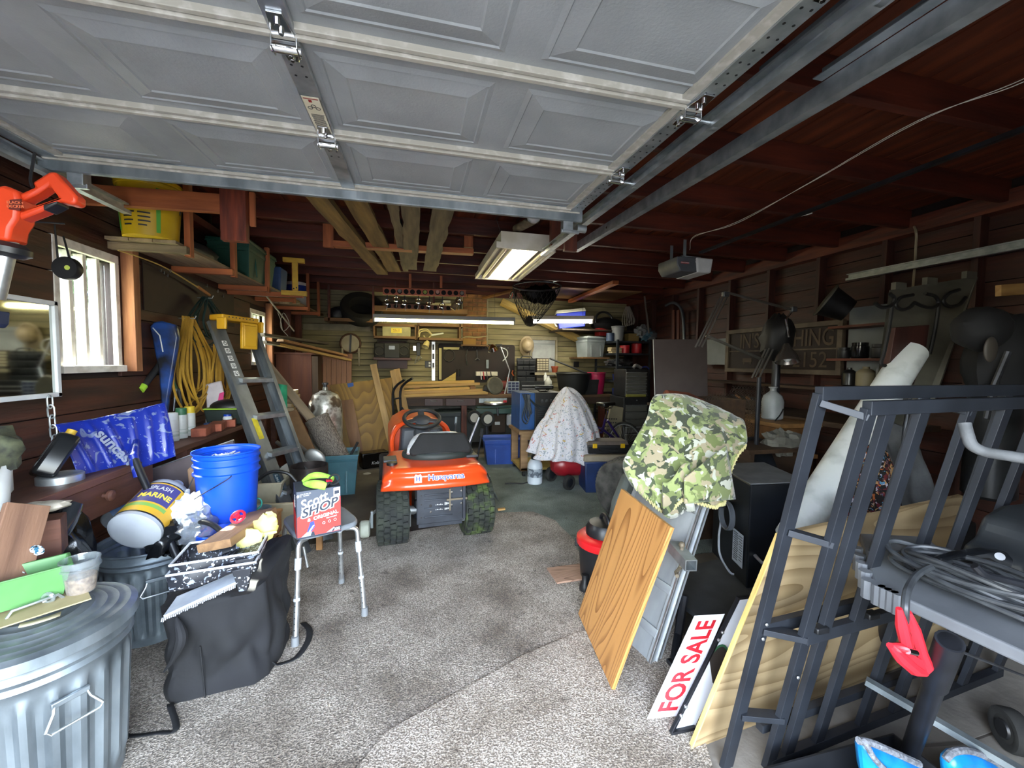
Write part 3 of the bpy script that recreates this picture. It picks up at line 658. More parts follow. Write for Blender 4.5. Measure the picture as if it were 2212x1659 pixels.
part(cs, 'shell', MB().taper((0, .05, 0), (.27, .22), (.30, .26), .28), BLG, bevel=.02)
part(cs, 'handle', MB().tube([(-.06, -.09, .12), (-.06, -.13, .12), (-.06, -.13, .22), (-.06, -.09, .22)], .009, 8), BLG)
solo('case_panel', 'white flat panel leaning on the blue tool case', 'panel', MB().box((0, 0, .13), (.04, .012, .26), rot(0, -4)), WHITE, M=place((-1.60, 4.93, 2.207)), smooth=0)
iw = thing('work_bench_leg', 'yellow steel I shaped folding stand leg on the shelf', 'folding stand', place((P(636, 640, Y=4.6).x, 4.6, P(636, 640, Y=4.6).z), rz=4))
YST = mat('yellow_paint', '#c09a26', .5, 0, '#a9831c', 9)
part(iw, 'foot', MB().box((0, 0, .03), (.235, .045, .05)).box((0, -.025, .02), (.235, .005, .03)), YST, bevel=.004)
part(iw, 'post', MB().box((.01, 0, .2), (.05, .035, .3)), YST, bevel=.003)
part(iw, 'top_bar', MB().box((0, 0, .365), (.2, .045, .045)), YST, bevel=.004)
part(iw, 'bolt', MB().cyl((.0, -.02, .075), (.0, -.03, .075), .007, n=8).cyl((.025, -.02, .085), (.025, -.03, .085), .007, n=8), BLACK)
cl = thing('drink_cooler', 'blue and white upright cooler far along the shelf', 'cooler', place((-1.63, 6.2, 2.187)))
part(cl, 'body', MB().lathe([(.12, 0), (.135, .02), (.14, .18)], 20), WHITE); part(cl, 'band', MB().lathe([(.142, .18), (.145, .28)], 20), BLUE); part(cl, 'lid', MB().lathe([(.147, .28), (.147, .32), (.10, .335)], 20), WHITE)
solo('dark_bag', 'dark bundle slumped on the shelf behind the yellow bucket', 'bag', MB().ell((0, 0, .07), (.12, .3, .08), 18, 10, fn=crumple(3)), mat('dark_bag', '#191b20', .5, 0, '#2a2d33', 8), M=place((-1.68, 3.62, 2.187)))
solo('pole', 'thin pale pole tied under the shelf end', 'pole', MB().cyl(P(556, 615, Y=4.6), P(635, 715, Y=5.6), .008, n=8), mat('pale_metal', '#a9a59a', .5, .5))
rp = spline([P(600, 675, Y=5.2), P(606, 690, Y=5.2), P(612, 715, Y=5.2), P(625, 700, Y=5.22), P(612, 676, Y=5.2), P(606, 705, Y=5.18), P(622, 726, Y=5.2)])
wsolo('cord', 'knotted string dangling from the pale pole', 'string', MB().tube(rp, .004, 5), mat('string', '#9b968a', .8))
# ------------------------------------------------------------------ left foreground
CANM = mat('can_zinc', '#5a6267', .45, .7, '#8d969c', 9, .3, .7, st=(1, 1, .4), bump=.08, bs=40)
CANR = mat('can_zinc_dark', '#566068', .5, .6, '#8d98a0', 6, .3, .7, bump=.06, bs=30)
def trash_can(name, label, loc, rt, rb, h, m, lid, rz=0):
    o = thing(name, label, 'trash can', place(loc, rz=rz))
    zr0, zr1 = h*.10, h*.80
    def flute(a, r, z):
        k = max(0, min(1, (z-zr0)/(.05*h)))*max(0, min(1, (zr1-z)/(.05*h))); s = math.cos(a*22)
        return r+k*.007*(1 if s > .25 else -1 if s < -.25 else s*4)
    zs = [0, .03, .1, .12, .15, .2, .4, .6, .72, .76, .79, .82]
    prof = [(rb+(rt-rb)*t-.004, h*t) for t in zs]+[(rt+.004, h*.85), (rt-.003, h*.875), (rt+.005, h*.9), (rt-.002, h*.92), (rt, h*.97), (rt+.008, h*.985), (rt+.008, h)]
    part(o, 'body', MB().vessel(prof, .006, 176, fn=flute), m, smooth=40)
    for sg in (0, 180):
        R = rot(0, 0, sg); zz = h*.72; rr = rb+(rt-rb)*.72+.006
        part(o, 'handle_bracket', MB().box(R @ V((0, -rr-.004, zz)), (.085, .012, .018), R), m, bevel=.003)
        part(o, 'handle', MB().tube([R @ V(p) for p in ((-.036, -rr-.006, zz-.004), (-.04, -rr-.014, zz-.02), (-.062, -rr-.03, zz-.055), (-.052, -rr-.034, zz-.064), (.052, -rr-.034, zz-.064), (.062, -rr-.03, zz-.055), (.04, -rr-.014, zz-.02), (.036, -rr-.006, zz-.004))], .0042, 8), GALV)
    if lid:
        R0 = rt+.016; pr = [(R0, h-.028), (R0+.003, h-.026), (R0, h+.004)]
        for k in range(7):
            r = R0-.012-k*.03; z = h+.006+.0045*(k+1); pr += [(r, z), (r-.006, z+.004), (r-.018, z+.003)]
        pr += [(.02, h+.045), (0, h+.045)]
        part(o, 'lid', MB().lathe(pr, 64), m, smooth=30)
        part(o, 'lid_handle', MB().tube([(-.07, 0, h+.04), (-.05, 0, h+.07), (.05, 0, h+.07), (.07, 0, h+.04)], .005, 8), GALV)
    return o
CAN1 = V((-1.20, 1.58, 0)); CAN2 = V((-1.36, 2.47, 0))
trash_can('trash_can', 'lidded galvanised trash can nearest the camera at lower left', CAN1, .225, .195, .585, CANM, True, 52)
trash_can('trash_can', 'open galvanised trash can overflowing behind the black fabric cover', CAN2, .225, .185, .50, CANR, False, 30)
# on the lid of the first can
CLEAR_G = mat('green_translucent', '#4a7a44', .35, 0, '#5f9158', 3, alpha=.9)
tr = thing('planter_tray', 'translucent green plastic trough lying on the can lid', 'tray', place(P(-18, 1318, Z=.645), rz=38))
part(tr, 'trough', MB().tray((0, 0, 0), (.30, .085), (.34, .12), .105, .003, .005), CLEAR_G, bevel=.006)
solo('cardboard_sheet', 'torn cardboard piece under the green trough', 'cardboard', MB().box((0, 0, 0), (.36, .13, .004)), mat('cardboard', '#8d7f5c', .85, 0, '#a2946e', 8), M=place(P(10, 1335, Z=.637), rz=40), smooth=0)
rp = [V((.045*math.cos(a*.42), .03*math.sin(a*.42), .11+.035*math.sin(a*.42+1))) for a in range(13)]
solo('braided_rope', 'blue and white braided rope loop hanging in the green trough', 'rope', MB().tube(spline(rp, 4), [.011+.002*(i % 2) for i in range(len(spline(rp, 4)))], 8), blobs('rope_print', '#c9d4dc', [('#22566e', 60, .52, 1, .5), ('#10202c', 70, .62, 4, .5)]), M=place(P(72, 1262, Z=.66)+V((-.03, .02, -.02)), rz=20, rx=20))
dc = thing('deli_container', 'clear deli tub of brown seed on the can lid', 'container', P(176, 1276, Z=.637))
part(dc, 'seed', MB().lathe([(.0, .002), (.036, .002), (.041, .055), (0, .06)], 20), mat('brown_seed', '#7a563c', .9, 0, '#b08d6d', 60, bump=.6, bs=90))
CLEAR = thin_glass('clear_plastic', '#e3e8ea', .12, .08, .16, '#c4cacc')
part(dc, 'tub', MB().lathe([(.036, .0), (.046, .07), (.047, .085), (.054, .086), (.054, .091), (.048, .092)], 24), CLEAR)
part(dc, 'lid_rim', MB().lathe([(.05, .092), (.053, .115), (.05, .116), (.046, .094)], 24), CLEAR)
TAN = mat('tan_paper', '#a39a7c', .85, 0, '#b5ac8e', 10)
for k, (u, v, w, d, rz) in enumerate(((115, 1298, .085, .022, 35), (85, 1345, .085, .03, 30))):
    solo('paper_scrap', ('curved tan paper scrap beside the deli tub', 'tan paper scrap near the front of the can lid')[k], 'paper', MB().grid(lambda a, b: V(((a-.5)*w, (b-.5)*d+.02*(a-.5)**2*4, .006*math.sin(a*3))), 8, 2), TAN, M=place(P(u, v, Z=.632 if k else .63), rz=rz), solid=.001)
solo('tape_roll', 'small clear tape spool on the can lid', 'tape', MB().torus((0, 0, 0), .014, .006, 20, 8, rot(90)), CLEAR, M=place(P(104, 1292, Z=.652)))
# rubbish in the second can
JUGW = mat('milky_plastic', '#8f949b', .45, 0, '#a0a5ab', 4)
def bottle_prof(r, h, neck=.35): return [(0, .006), (r*.8, 0), (r, .012), (r, h*.68), (r*.93, h*.76), (r*.6, h*.86), (r*neck, h*.9), (r*neck, h)]
ja, jb = P(287, 1152, Y=2.20), P(360, 1072, Y=2.44); R_ = along(ja, jb) @ Matrix.Rotation(rad(90), 4, 'Y')
jl = thing('plastic_jug', 'milky round jug with yellow label lying across the open can', 'jug', R_)
part(jl, 'body', MB().lathe(bottle_prof(.108, .36, .25), 32), JUGW)
part(jl, 'label', MB().lathe([(.1092, .035), (.1092, .235)], 32), mat('yellow_label', '#c7a02c', .5, 0, '#b58a20', 3))
part(jl, 'label_band', MB().lathe([(.1096, .03), (.1096, .037)], 32), BLACK); part(jl, 'label_band', MB().lathe([(.1096, .233), (.1096, .24)], 32), BLACK)
def curved(parent, name, txt, size, m, M, r, zc, ang, **k):
    """lettering wrapped round a cylinder (text runs round the axis)"""
    o = text(parent, name, txt, size, m, M, **k); me = o.data
    for v in me.vertices:
        a = ang+v.co.x/r; v.co = V((r*math.cos(a)+v.co.z*math.cos(a), r*math.sin(a)+v.co.z*math.sin(a), zc+v.co.y))
    return o
up_ang = math.atan2((R_.inverted().to_3x3() @ V((.3, -.6, .75))).y, (R_.inverted().to_3x3() @ V((.3, -.6, .75))).x)
PURP = mat('label_purple', '#3c3a6e', .5); CREAMT = mat('label_cream', '#e9d88a', .5)
def patch(parent, name, r, z0, z1, a0, a1, m, n=14):
    q = [V((r*math.cos(a0+(a1-a0)*i/n), r*math.sin(a0+(a1-a0)*i/n), z)) for z in (z0, z1) for i in range(n+1)]
    return part(parent, name, MB().add(q, [(i, i+1, n+2+i, n+1+i) for i in range(n)]), m)
patch(jl, 'label_field', .1096, .10, .225, up_ang-.9, up_ang+.75, PURP)
curved(jl, 'lettering', 'SPLASH', .034, WHITE, R_, .1102, .195, up_ang, sx=.9)
curved(jl, 'lettering', 'MARINE', .042, mat('label_bright_yellow', '#e8c840', .5), R_, .1102, .145, up_ang, sx=.95, bold=.001)
patch(jl, 'label_stripe', .1098, .07, .09, up_ang-1, up_ang+.8, mat('label_green', '#6f9a4a', .5))
bt = thing('drink_bottle', 'clear bottle with blue label beside the yellow label jug', 'bottle', along(P(246, 1130, Y=2.42), P(300, 1068, Y=2.62)) @ Matrix.Rotation(rad(90), 4, 'Y'))
part(bt, 'body', MB().lathe(bottle_prof(.062, .26), 24), CLEAR); part(bt, 'label', MB().lathe([(.0628, .085), (.0628, .175)], 24), mat('label_blue', '#1c68b8', .4, 0, '#2a86d0', 4))
pb = thing('water_bottle', 'empty crinkled water bottle with white cap in the open can', 'bottle', along(P(330, 1100, Y=2.62), P(357, 1072, Y=2.6)) @ Matrix.Rotation(rad(90), 4, 'Y'))
part(pb, 'body', MB().lathe(bottle_prof(.034, .16), 20), CLEAR); part(pb, 'cap', MB().lathe([(.016, .16), (.016, .18), (0, .181)], 16), WHITE)
TISS = mat('tissue_paper', '#a9adb6', .9, 0, '#c9ccd2', 14)
BINB = mat('bin_liner', '#0b0c0e', .22, 0, '#16181b', 9, bump=.5, bs=14)
def wad(name, label, cat, c, d, m, seed, amp=.45, f=3.2, n=26, rz=0): return solo(name, label, cat, MB().ell((0, 0, 0), d, n, 16, fn=crumple(seed, amp, f)), m, M=place(c, rz=rz), smooth=20 if m is TISS else 60)
wad('crumpled_paper', 'crumpled white tissue wad topping the open can', 'paper', P(412, 1100, Y=2.36), (.085, .08, .08), TISS, 2, .38, 3.2)
wad('trash_bag', 'shiny black bin liner bunched beside the jug', 'trash bag', P(360, 1155, Y=2.32), (.09, .09, .10), BINB, 5, .5, 3)
wad('trash_bag', 'clear plastic bag slumped over the can rim by the board', 'trash bag', P(430, 1140, Y=2.30), (.075, .10, .085), thin_glass('film', '#c9d0d8', .3, .2, .3, '#aab2bd'), 8, .4, 3)
wad('trash_bag', 'big black bin liner heaped between the bench and the open can', 'trash bag', V((-1.52, 2.03, .55)), (.14, .2, .30), BINB, 11, .35, 2.2, 30)
wad('trash_bag', 'black bin liner on the floor behind the lidded can', 'trash bag', V((-1.58, 1.66, .2)), (.2, .16, .22), BINB, 13, .3, 2.2, 26)
solo('spray_nozzle', 'dark smoked plastic cup on the black bin liner', 'cup', MB().lathe([(.045, 0), (.04, .05), (.028, .1), (.02, .12), (0, .12)], 20, R=rot(-30, 20)), mat('smoked_plastic', '#202328', .15), M=place(P(120, 1150, Y=1.95)))
# black fabric cover
FAB = mat('black_fabric', '#0a0b0e', .85, 0, '#121318', 5, bump=.5, bs=7)
fb = thing('fabric_cover', 'slumped black fabric storage cover beside the stool', 'fabric cover', (-.85, 2.0, 0))
q0 = [V((-1.03, 1.87, .004)), V((-.66, 1.93, .004)), V((-.64, 2.24, .004)), V((-1.02, 2.26, .004))]
q1 = [V((-1.04, 1.86, .40)), V((-.67, 1.93, .44)), V((-.64, 2.26, .53)), V((-1.02, 2.28, .52))]
def cloth_box(u, v):
    """walk round the box with u, up the side and over the top with v"""
    s_ = u*4; i = int(s_) % 4; t = s_-int(s_); t = t if u < 1 else 0
    a = q0[i].lerp(q0[(i+1) % 4], t); b = q1[i].lerp(q1[(i+1) % 4], t)
    c0_ = sum(q0, V())/4; c1_ = sum(q1, V())/4
    if v < .7: p = a.lerp(b, v/.7); k = math.sin(v/.7*math.pi)
    else: p = b.lerp(c1_+V((0, 0, -.02)), (v-.7)/.3); k = .3
    c_ = c0_.lerp(c1_, min(1, v/.7)); out = (p-c_); out.z = 0
    if out.length > 1e-5: p = p-out*(.12*max(0, abs(t-.5)*2-.75)/.25)      # rounded corners
    n_ = noise.noise(V((p.x*6, p.y*6, p.z*5)))*.035+abs(noise.noise(V((p.x*9+3, p.y*9, p.z*7))))*.03+noise.noise(V((p.x*15, p.y*15, p.z*6)))*.008
    if out.length > 1e-5: p = p+out.normalized()*n_*(.4+k)
    if v >= .7: p = p+V((0, 0, n_))
    return p
part(fb, 'body', MB().grid(cloth_box, 96, 40), FAB, world=True, smooth=60)
part(fb, 'fold', MB().tube(spline([V((-.95, 1.845, .40)), V((-.92, 1.82, .33)), V((-.95, 1.825, .25)), V((-.99, 1.83, .19))]), [.006, .010, .014, .016, .018, .02, .02, .02, .02, .018, .016, .014, .012, .01, .01, .008, .006, .005, .004], 10), FAB, world=True)
part(fb, 'seam', MB().tube([q0[0].lerp(q0[1], .42)+V((0, -.012, .01)), q0[0].lerp(q0[1], .42).lerp(q1[0].lerp(q1[1], .42), .6)+V((0, -.022, 0))], .003, 6), FAB, world=True)
def strap(parent, pts, w, m, name='strap'):
    q = spline(pts, 6); mb = MB(); vs = []
    for i, p in enumerate(q):
        d = (q[min(i+1, len(q)-1)]-q[max(i-1, 0)]).normalized(); s_ = d.cross(V((0, .3, 1))).normalized()*w/2; vs += [p-s_, p+s_]
    mb.add(vs, [(2*i, 2*i+1, 2*i+3, 2*i+2) for i in range(len(q)-1)])
    return part(parent, name, mb, m, world=True, solid=.003)
strap(fb, [V((-.99, 1.86, .03)), P(380, 1575, Z=.02), P(340, 1583, Z=.02), P(285, 1590, Z=.02), P(265, 1587, Z=.02)], .022, FAB)
strap(fb, [V((-.66, 2.0, .05)), P(600, 1435, Z=.022), P(640, 1420, Z=.022), P(665, 1385, Z=.022), P(668, 1360, Z=.022), P(655, 1345, Z=.022)], .03, FAB)
# paint trays, pad, board, glove
SPLAT = blobs('paint_splattered_black', '#1b1d24', [('#7b8496', 34, .59, 2, .8), ('#c9ced6', 60, .64, 5, 1.2)], .5, .1)
RIM = mat('painted_rim', '#c9ced4', .5, 0, '#a5abb4', 20)
def paint_tray(name, label, M):
    o = thing(name, label, 'paint tray', M, 'stacked paint trays')
    w, d = .30, .20; mb = MB()
    # sloping roller tray: deep well at one end, ramp with ribs
    zs = [(0, .0), (.08, .0), (.26, .05), (.30, .055)]
    vs = []
    for x, z in zs: vs += [(x, -d/2+.02, z), (x, d/2-.02, z), (x, d/2, .075), (x, -d/2, .075)]
    fs = [(0, 1, 2, 3), (15, 14, 13, 12)]
    for i in range(3):
        a = 4*i; fs += [(a, a+1, a+5, a+4), (a+1, a+2, a+6, a+5), (a+3, a, a+4, a+7)]
    mb.add(vs, fs); part(o, 'pan', mb, SPLAT, solid=.003)
    for i in range(8): part(o, 'rib', MB().box((.095+i*.021, 0, .006+i*.0058), (.006, d-.06, .004), rot(0, -14)), SPLAT, smooth=0)
    for a, b in (((0, -d/2, .076), (.30, -d/2, .076)), ((0, d/2, .076), (.30, d/2, .076)), ((0, -d/2, .076), (0, d/2, .076)), ((.30, -d/2, .076), (.30, d/2, .076))):
        part(o, 'rim', MB().cyl(a, b, .005, n=8), RIM)
    for y in (-d/2+.02, d/2-.02): part(o, 'leg', MB().taper((.25, y, -.045), (.03, .03), (.07, .04), .1), SPLAT, bevel=.003)
    return o
tx = (P(575, 1190, Y=2.12)-P(368, 1240, Y=1.92)).normalized()
Mt0 = frame(V((-.965, 1.90, .525)), (1, .12, .02), (-.12, 1, .02))
paint_tray('paint_tray', 'lower paint splattered roller tray in the stack', Mt0)
paint_tray('paint_tray', 'upper paint splattered roller tray under the short board', frame(V((-.955, 1.905, .562)), (1, .12, .03), (-.12, 1, .02)))
pd = thing('paint_pad', 'grey paint pad with white bristle edge under the trays', 'paint pad', frame(V((-.84, 1.90, .47)), (1, .45, .22), (-.4, 1, .1)))
part(pd, 'pad', MB().prism([(-.16, -.05), (.08, -.03), (.1, .05), (-.12, .05)], .012), mat('pad_grey', '#8b929c', .8, 0, '#a4abb5', 8))
brm = MB()
for k in range(40):
    x = -.165+k*.0062; brm.cyl((x, -.05+.0008*k*.6, .004), (x-.004, -.066+random.uniform(-.005, .005)+.0008*k*.6, -.002), .0022, n=4)
part(pd, 'bristle_bits', brm, TISS)
SH_B = wood('short_board_wood', '#6a4f36', '#8d6c4b', .7, 9, .3)
a_, b_ = P(462, 1180, Y=1.90), P(568, 1108, Y=2.26)
board('short_board', 'short brown plank end resting on the paint trays', 'board', a_, b_, .14, .036, SH_B, (-.25, -.25, 1))
solo('board_end_grain', 'fresh pale sawn end of the short plank', 'board', MB().box((-.0015, 0, 0), (.003, .113, .032)), PINE, M=along(a_, b_, (-.25, -.25, 1)), smooth=0) if False else None
vh = thing('valve_handle', 'red cast valve handwheel lying on the short plank', 'valve handle', frame(P(514, 1116, Y=2.10), (1, 0, .1), (0, .7, .7)))
REDM = mat('red_paint', '#a8122c', .4, 0, '#c01f3a', 8)
part(vh, 'wheel', MB().torus((0, 0, 0), .028, .006, 24, 8).box((0, 0, 0), (.05, .008, .008)).box((0, 0, 0), (.008, .05, .008)), REDM)
part(vh, 'hub', MB().cyl((0, 0, -.008), (0, 0, .012), .011, n=12), REDM)
gl = thing('rubber_glove', 'pale yellow rubber glove draped on the paint tray', 'glove', P(560, 1150, Y=2.05))
GLV = mat('yellow_rubber', '#cdc76a', .5, 0, '#e0d98a', 6, bump=.2, bs=30)
part(gl, 'cuff', MB().ell(P(572, 1140, Y=2.06), (.055, .025, .07), 20, 12, R=rot(0, 35), fn=crumple(21, .3, 2)), GLV, world=True, smooth=60)
part(gl, 'palm', MB().ell(P(540, 1168, Y=2.0), (.055, .025, .05), 20, 12, R=rot(0, 50), fn=crumple(22, .3, 2)), GLV, world=True, smooth=60)
for a, b in (((548, 1168), (572, 1162)), ((560, 1158), (598, 1148)), ((525, 1182), (505, 1195))):
    part(gl, 'finger', MB().tube([P(*a, Y=2.03), P((a[0]+b[0])/2, (a[1]+b[1])/2, Y=2.025), P(*b, Y=2.03)], [.013, .012, .006], 8), GLV, world=True)
# blue bucket on an upturned crate, second tub behind
CR_ = thing('wooden_crate', 'plain wooden crate holding up the blue bucket', 'crate', (-.94, 2.50, 0))
for z in (.06, .2, .34, .48):
    for (a, b) in (((-1.08, 2.37), (-.80, 2.37)), ((-1.08, 2.63), (-.80, 2.63)), ((-1.08, 2.37), (-1.08, 2.63)), ((-.80, 2.37), (-.80, 2.63))): bar(CR_, 'slat', (*a, z), (*b, z), .012, .11, PINE_O)
part(CR_, 'top', MB().box((-.94, 2.5, .545), (.3, .28, .016)), PINE_O, world=True, smooth=0)
BKB = mat('bright_blue_plastic', '#0f4fd0', .38, 0, '#0c43b8', 3)
bb = P(495, 1148, Y=2.48); bb.z = .553
bk5 = thing('plastic_bucket', 'bright blue bucket with white shavings inside', 'bucket', bb)
hb = .4; rb0, rb1 = .128, .152
part(bk5, 'body', MB().vessel([(rb0, 0), (rb0+.016, .27), (rb0+.017, .282), (rb0+.027, .284), (rb0+.027, .29), (rb0+.018, .295), (rb0+.018, .325), (rb0+.027, .327), (rb0+.027, .333), (rb0+.019, .338), (rb0+.02, .362), (rb0+.027, .364), (rb0+.027, .370), (rb0+.02, .374), (rb1-.002, .39), (rb1+.006, .395), (rb1+.006, .402)], .004, 48), BKB)
part(bk5, 'wire_handle', MB().tube(spline([(-.15, .02, .30), (-.165, -.05, .2), (-.12, -.135, .17), (-.03, -.165, .22), (.06, -.155, .275), (.075, -.14, .29)]), .0028, 6), STEEL_D)
part(bk5, 'handle_grip', MB().cyl((-.165, -.055, .2), (-.15, -.09, .185), .011, n=10), WHITE)
shv = MB()
for k in range(46):
    a = random.uniform(0, 6.28); r = random.uniform(0, .1); shv.box((r*math.cos(a), r*math.sin(a), .352+random.uniform(0, .02)), (.045, .006, .004), rot(random.uniform(-30, 30), random.uniform(-30, 30), random.uniform(0, 180)))
sv = part(bk5, 'shavings', shv, TISS, smooth=0); sv['kind'] = 'stuff'
part(bk5, 'fill', MB().lathe([(0, .345), (.13, .345)], 24), TISS)
tb = thing('blue_tub', 'low blue tub with black and chrome curved handle behind the board', 'tub', P(478, 1140, Y=2.3))
tbo = P(470, 1150, Y=2.26); tbo.z = .40
part(tb, 'body', MB().vessel([(.07, .0), (.09, .19)], .004, 28, c=tbo), BKB, world=True)
hp = [tbo+V((-.10, .02, .20)), tbo+V((-.06, -.02, .245)), tbo+V((0, -.05, .24)), tbo+V((.05, -.07, .205)), tbo+V((.085, -.08, .165))]
part(tb, 'handle', MB().tube(spline(hp[:4]), .013, 10), BLACK, world=True); part(tb, 'handle_end', MB().tube([hp[3], hp[4]], .012, 10), CHROME, world=True)
# stool and towel box
ST = thing('shower_stool', 'grey seat bath stool with four adjustable aluminium legs', 'stool', (-.54, 2.45, 0))
feet = [P(638, 1393, Z=.016), P(788, 1328, Z=.016), P(738, 1258, Z=.016), V((-.80, 2.56, .016))]
SZ = .515; sc_ = V((-.535, 2.44, SZ)); SEATG = mat('grey_seat_plastic', '#6f757c', .5, 0, '#7d838a', 6)
ex, ey = V((.31, .16, 0)).normalized(), V((-.16, .35, 0)).normalized()
Ms = frame(sc_, ex, ey)
part(ST, 'seat', MB().prism([(.17*math.copysign(abs(math.cos(t))**.45, math.cos(t)), .185*math.copysign(abs(math.sin(t))**.45, math.sin(t))) for t in [2*math.pi*(i+.5)/40 for i in range(40)]], .03), SEATG, Ms, bevel=.01)
for f_, (sx, sy) in zip(feet, ((-1, -1), (1, -1), (1, 1), (-1, 1))):
    top = Ms @ V((sx*.10, sy*.12, -.012)); kn = Ms @ V((sx*.15, sy*.155, -.03)); d_ = (f_-kn)
    lg = part(ST, 'leg', MB().tube(spline([top, Ms @ V((sx*.135, sy*.145, -.012)), kn, kn+d_*.12], 4)+[kn+d_*.55], .0125, 10), ALU, world=True)
    for q0_, q1_ in ((.12, .24), (.53, .56)): part(lg, 'sleeve', MB().cyl(kn+d_*q0_, kn+d_*q1_, .0165, n=12), mat('pale_grey_plastic', '#a7abb0', .5), world=True)
    part(lg, 'lower_tube', MB().cyl(kn+d_*.5, kn+d_*.97, .0145, n=12), ALU, world=True)
    bh = MB()
    for k in range(5): p_ = kn+d_*(.6+k*.06); bh.cyl(p_+V((-.004, -.0155, 0)), p_+V((-.004, -.0135, 0)), .003, n=6)
    part(lg, 'button_holes', bh, BLACK, world=True)
    part(lg, 'foot', MB().lathe([(.026, -.016), (.026, -.008), (.019, -.002), (.0175, .045)], 16, f_), mat('grey_rubber', '#6d7073', .7), world=True)
# shop towel box: front face runs right, printed
bx0 = P(641, 1167, Z=SZ+.03); bx1 = P(737, 1148, Z=SZ+.03)
ux = (bx1-bx0); Wb = ux.length; ux.normalize(); Hb = .245; Db = .19
uy = V((0, 0, 1)).cross(ux)
Mb = frame(bx0, ux, uy)
tb_ = thing('towel_box', 'printed shop towel box standing on the stool', 'box', Mb)
NAVY = mat('carton_grey', '#474e5c', .55); REDC = mat('carton_red', '#d6342e', .55); CDARK = mat('carton_navy', '#1e2738', .55); WINK = mat('white_ink', '#eef0f2', .55)
part(tb_, 'carton', MB().box((Wb/2, Db/2, Hb/2), (Wb, Db, Hb)), CDARK, smooth=0, bevel=.001)
FR = lambda x, z, d=.0006: frame(Mb @ V((x, -d, z)), ux, (0, 0, 1))
def flat(parent, name, poly, m, d, M0): return part(parent, name, MB().prism(poly, .0004), m, M0 @ Matrix.Translation((0, 0, d)), smooth=0)
F0 = frame(Mb @ V((0, -.0003, 0)), ux, (0, 0, 1)); W_, H_ = Wb, Hb
flat(tb_, 'front_field', [(.004, .008), (W_-.002, .008), (W_-.002, H_-.002), (.004, H_-.002)], NAVY, .0002, F0)
flat(tb_, 'front_field', [(.004, .010), (W_-.002, .010), (W_-.002, H_*.78), (.004, H_*.46)], REDC, .0007, F0)
text(tb_, 'lettering', 'Scott', .068, WINK, F0 @ place((W_*.38, H_*.76, .0012), rz=17), shear=.25, bold=.0012, sx=.9)
text(tb_, 'logo_outline', 'SHOP', .062, WINK, F0 @ place((W_*.49, H_*.595, .0014), rz=14), shear=.35, bold=.0065, sx=1.1)
text(tb_, 'lettering', 'SHOP', .062, CDARK, F0 @ place((W_*.49, H_*.595, .0030), rz=14), shear=.35, bold=.0012, sx=1.1)
text(tb_, 'lettering', 'ORIGINAL', .0245, WINK, F0 @ place((W_*.65, H_*.425, .0014), rz=9), bold=.0006, sx=1.05)
text(tb_, 'lettering', '#1', .022, WINK, F0 @ place((W_*.07, H_*.905, .0014), rz=3))
text(tb_, 'lettering', 'Le favori de\nl\'atelier', .009, WINK, F0 @ place((W_*.22, H_*.92, .0014), rz=4))
text(tb_, 'lettering', '200', .021, WINK, F0 @ place((W_*.9, H_*.085, .0016), rz=2), bold=.0006)
flat(tb_, 'corner_field', [(W_*.78, .012), (W_-.002, .012), (W_-.002, H_*.15), (W_*.84, H_*.14)], CDARK, .0010, F0)
flat(tb_, 'corner_flash', [(W_*.66, .012), (W_*.78, .012), (W_*.84, H_*.14)], mat('carton_pale', '#a9bcd0', .55), .0010, F0)
flat(tb_, 'badge', [(W_*.83, H_*.74), (W_*.98, H_*.80), (W_*.98, H_*.985), (W_*.83, H_*.975)], WINK, .0012, F0)
flat(tb_, 'badge_mark', [(W_*.85, H_*.84), (W_*.96, H_*.85), (W_*.96, H_*.92), (W_*.85, H_*.915)], CDARK, .0016, F0)
text(tb_, 'lettering', 'POLYVALENT', .0085, WINK, F0 @ place((W_*.78, H_*.365, .0014), rz=7))
for k in range(3): part(tb_, 'icon', MB().torus((0, 0, 0), .006, .0009, 14, 4), WINK, F0 @ Matrix.Translation((W_*(.6+.13*k), H_*(.265+.015*k), .0014)))
# kneeling worker in blue as plain shapes
for poly, m in (([(.30, .33), (.38, .34), (.40, .22), (.33, .13), (.22, .12)], mat('carton_blue', '#2b3f9a', .55)), ([(.26, .14), (.36, .26), (.39, .25), (.29, .11)], WINK), ([(.24, .345), (.30, .35), (.295, .41), (.25, .41)], WINK), ([(.10, .04), (.24, .14), (.33, .12), (.30, .04)], mat('carton_pale', '#a9bcd0', .55)), ([(.30, .04), (.33, .12), (.38, .12), (.40, .04)], CDARK)):
    flat(tb_, 'printed_figure', [(x*W_, y*H_) for x, y in poly], m, .0013, F0)
L0 = frame(Mb @ V((-.0004, Db, 0)), -uy, (0, 0, 1))
flat(tb_, 'side_field', [(.004, .01), (Db-.004, .01), (Db-.004, H_*.48), (.004, H_*.62)], REDC, .0002, L0)
text(tb_, 'lettering', 'Scott', .03, WINK, L0 @ place((Db*.6, H_*.72, .0006), rz=90), shear=.2)
gv = thing('work_gloves', 'lime green work gloves draped on the towel box', 'gloves', Mb @ V((Wb*.5, Db*.4, Hb)))
LIME = mat('lime_knit', '#86c43a', .85, 0, '#a5dc57', 12, bump=.4, bs=60); GLK = mat('glove_black', '#1b1d1f', .8)
G = lambda x, y, z: Mb @ V((Wb*x, Db*y, Hb+z))
part(gv, 'glove', MB().tube(spline([G(.22, .45, .014), G(.36, .15, .022), G(.52, -.02, .022), G(.66, -.08, .012)]), [.010, .012, .015, .017, .018, .019, .02, .021, .022, .022, .022, .022, .022, .022, .022, .021, .02, .02, .018], 12), LIME, world=True, smooth=60)
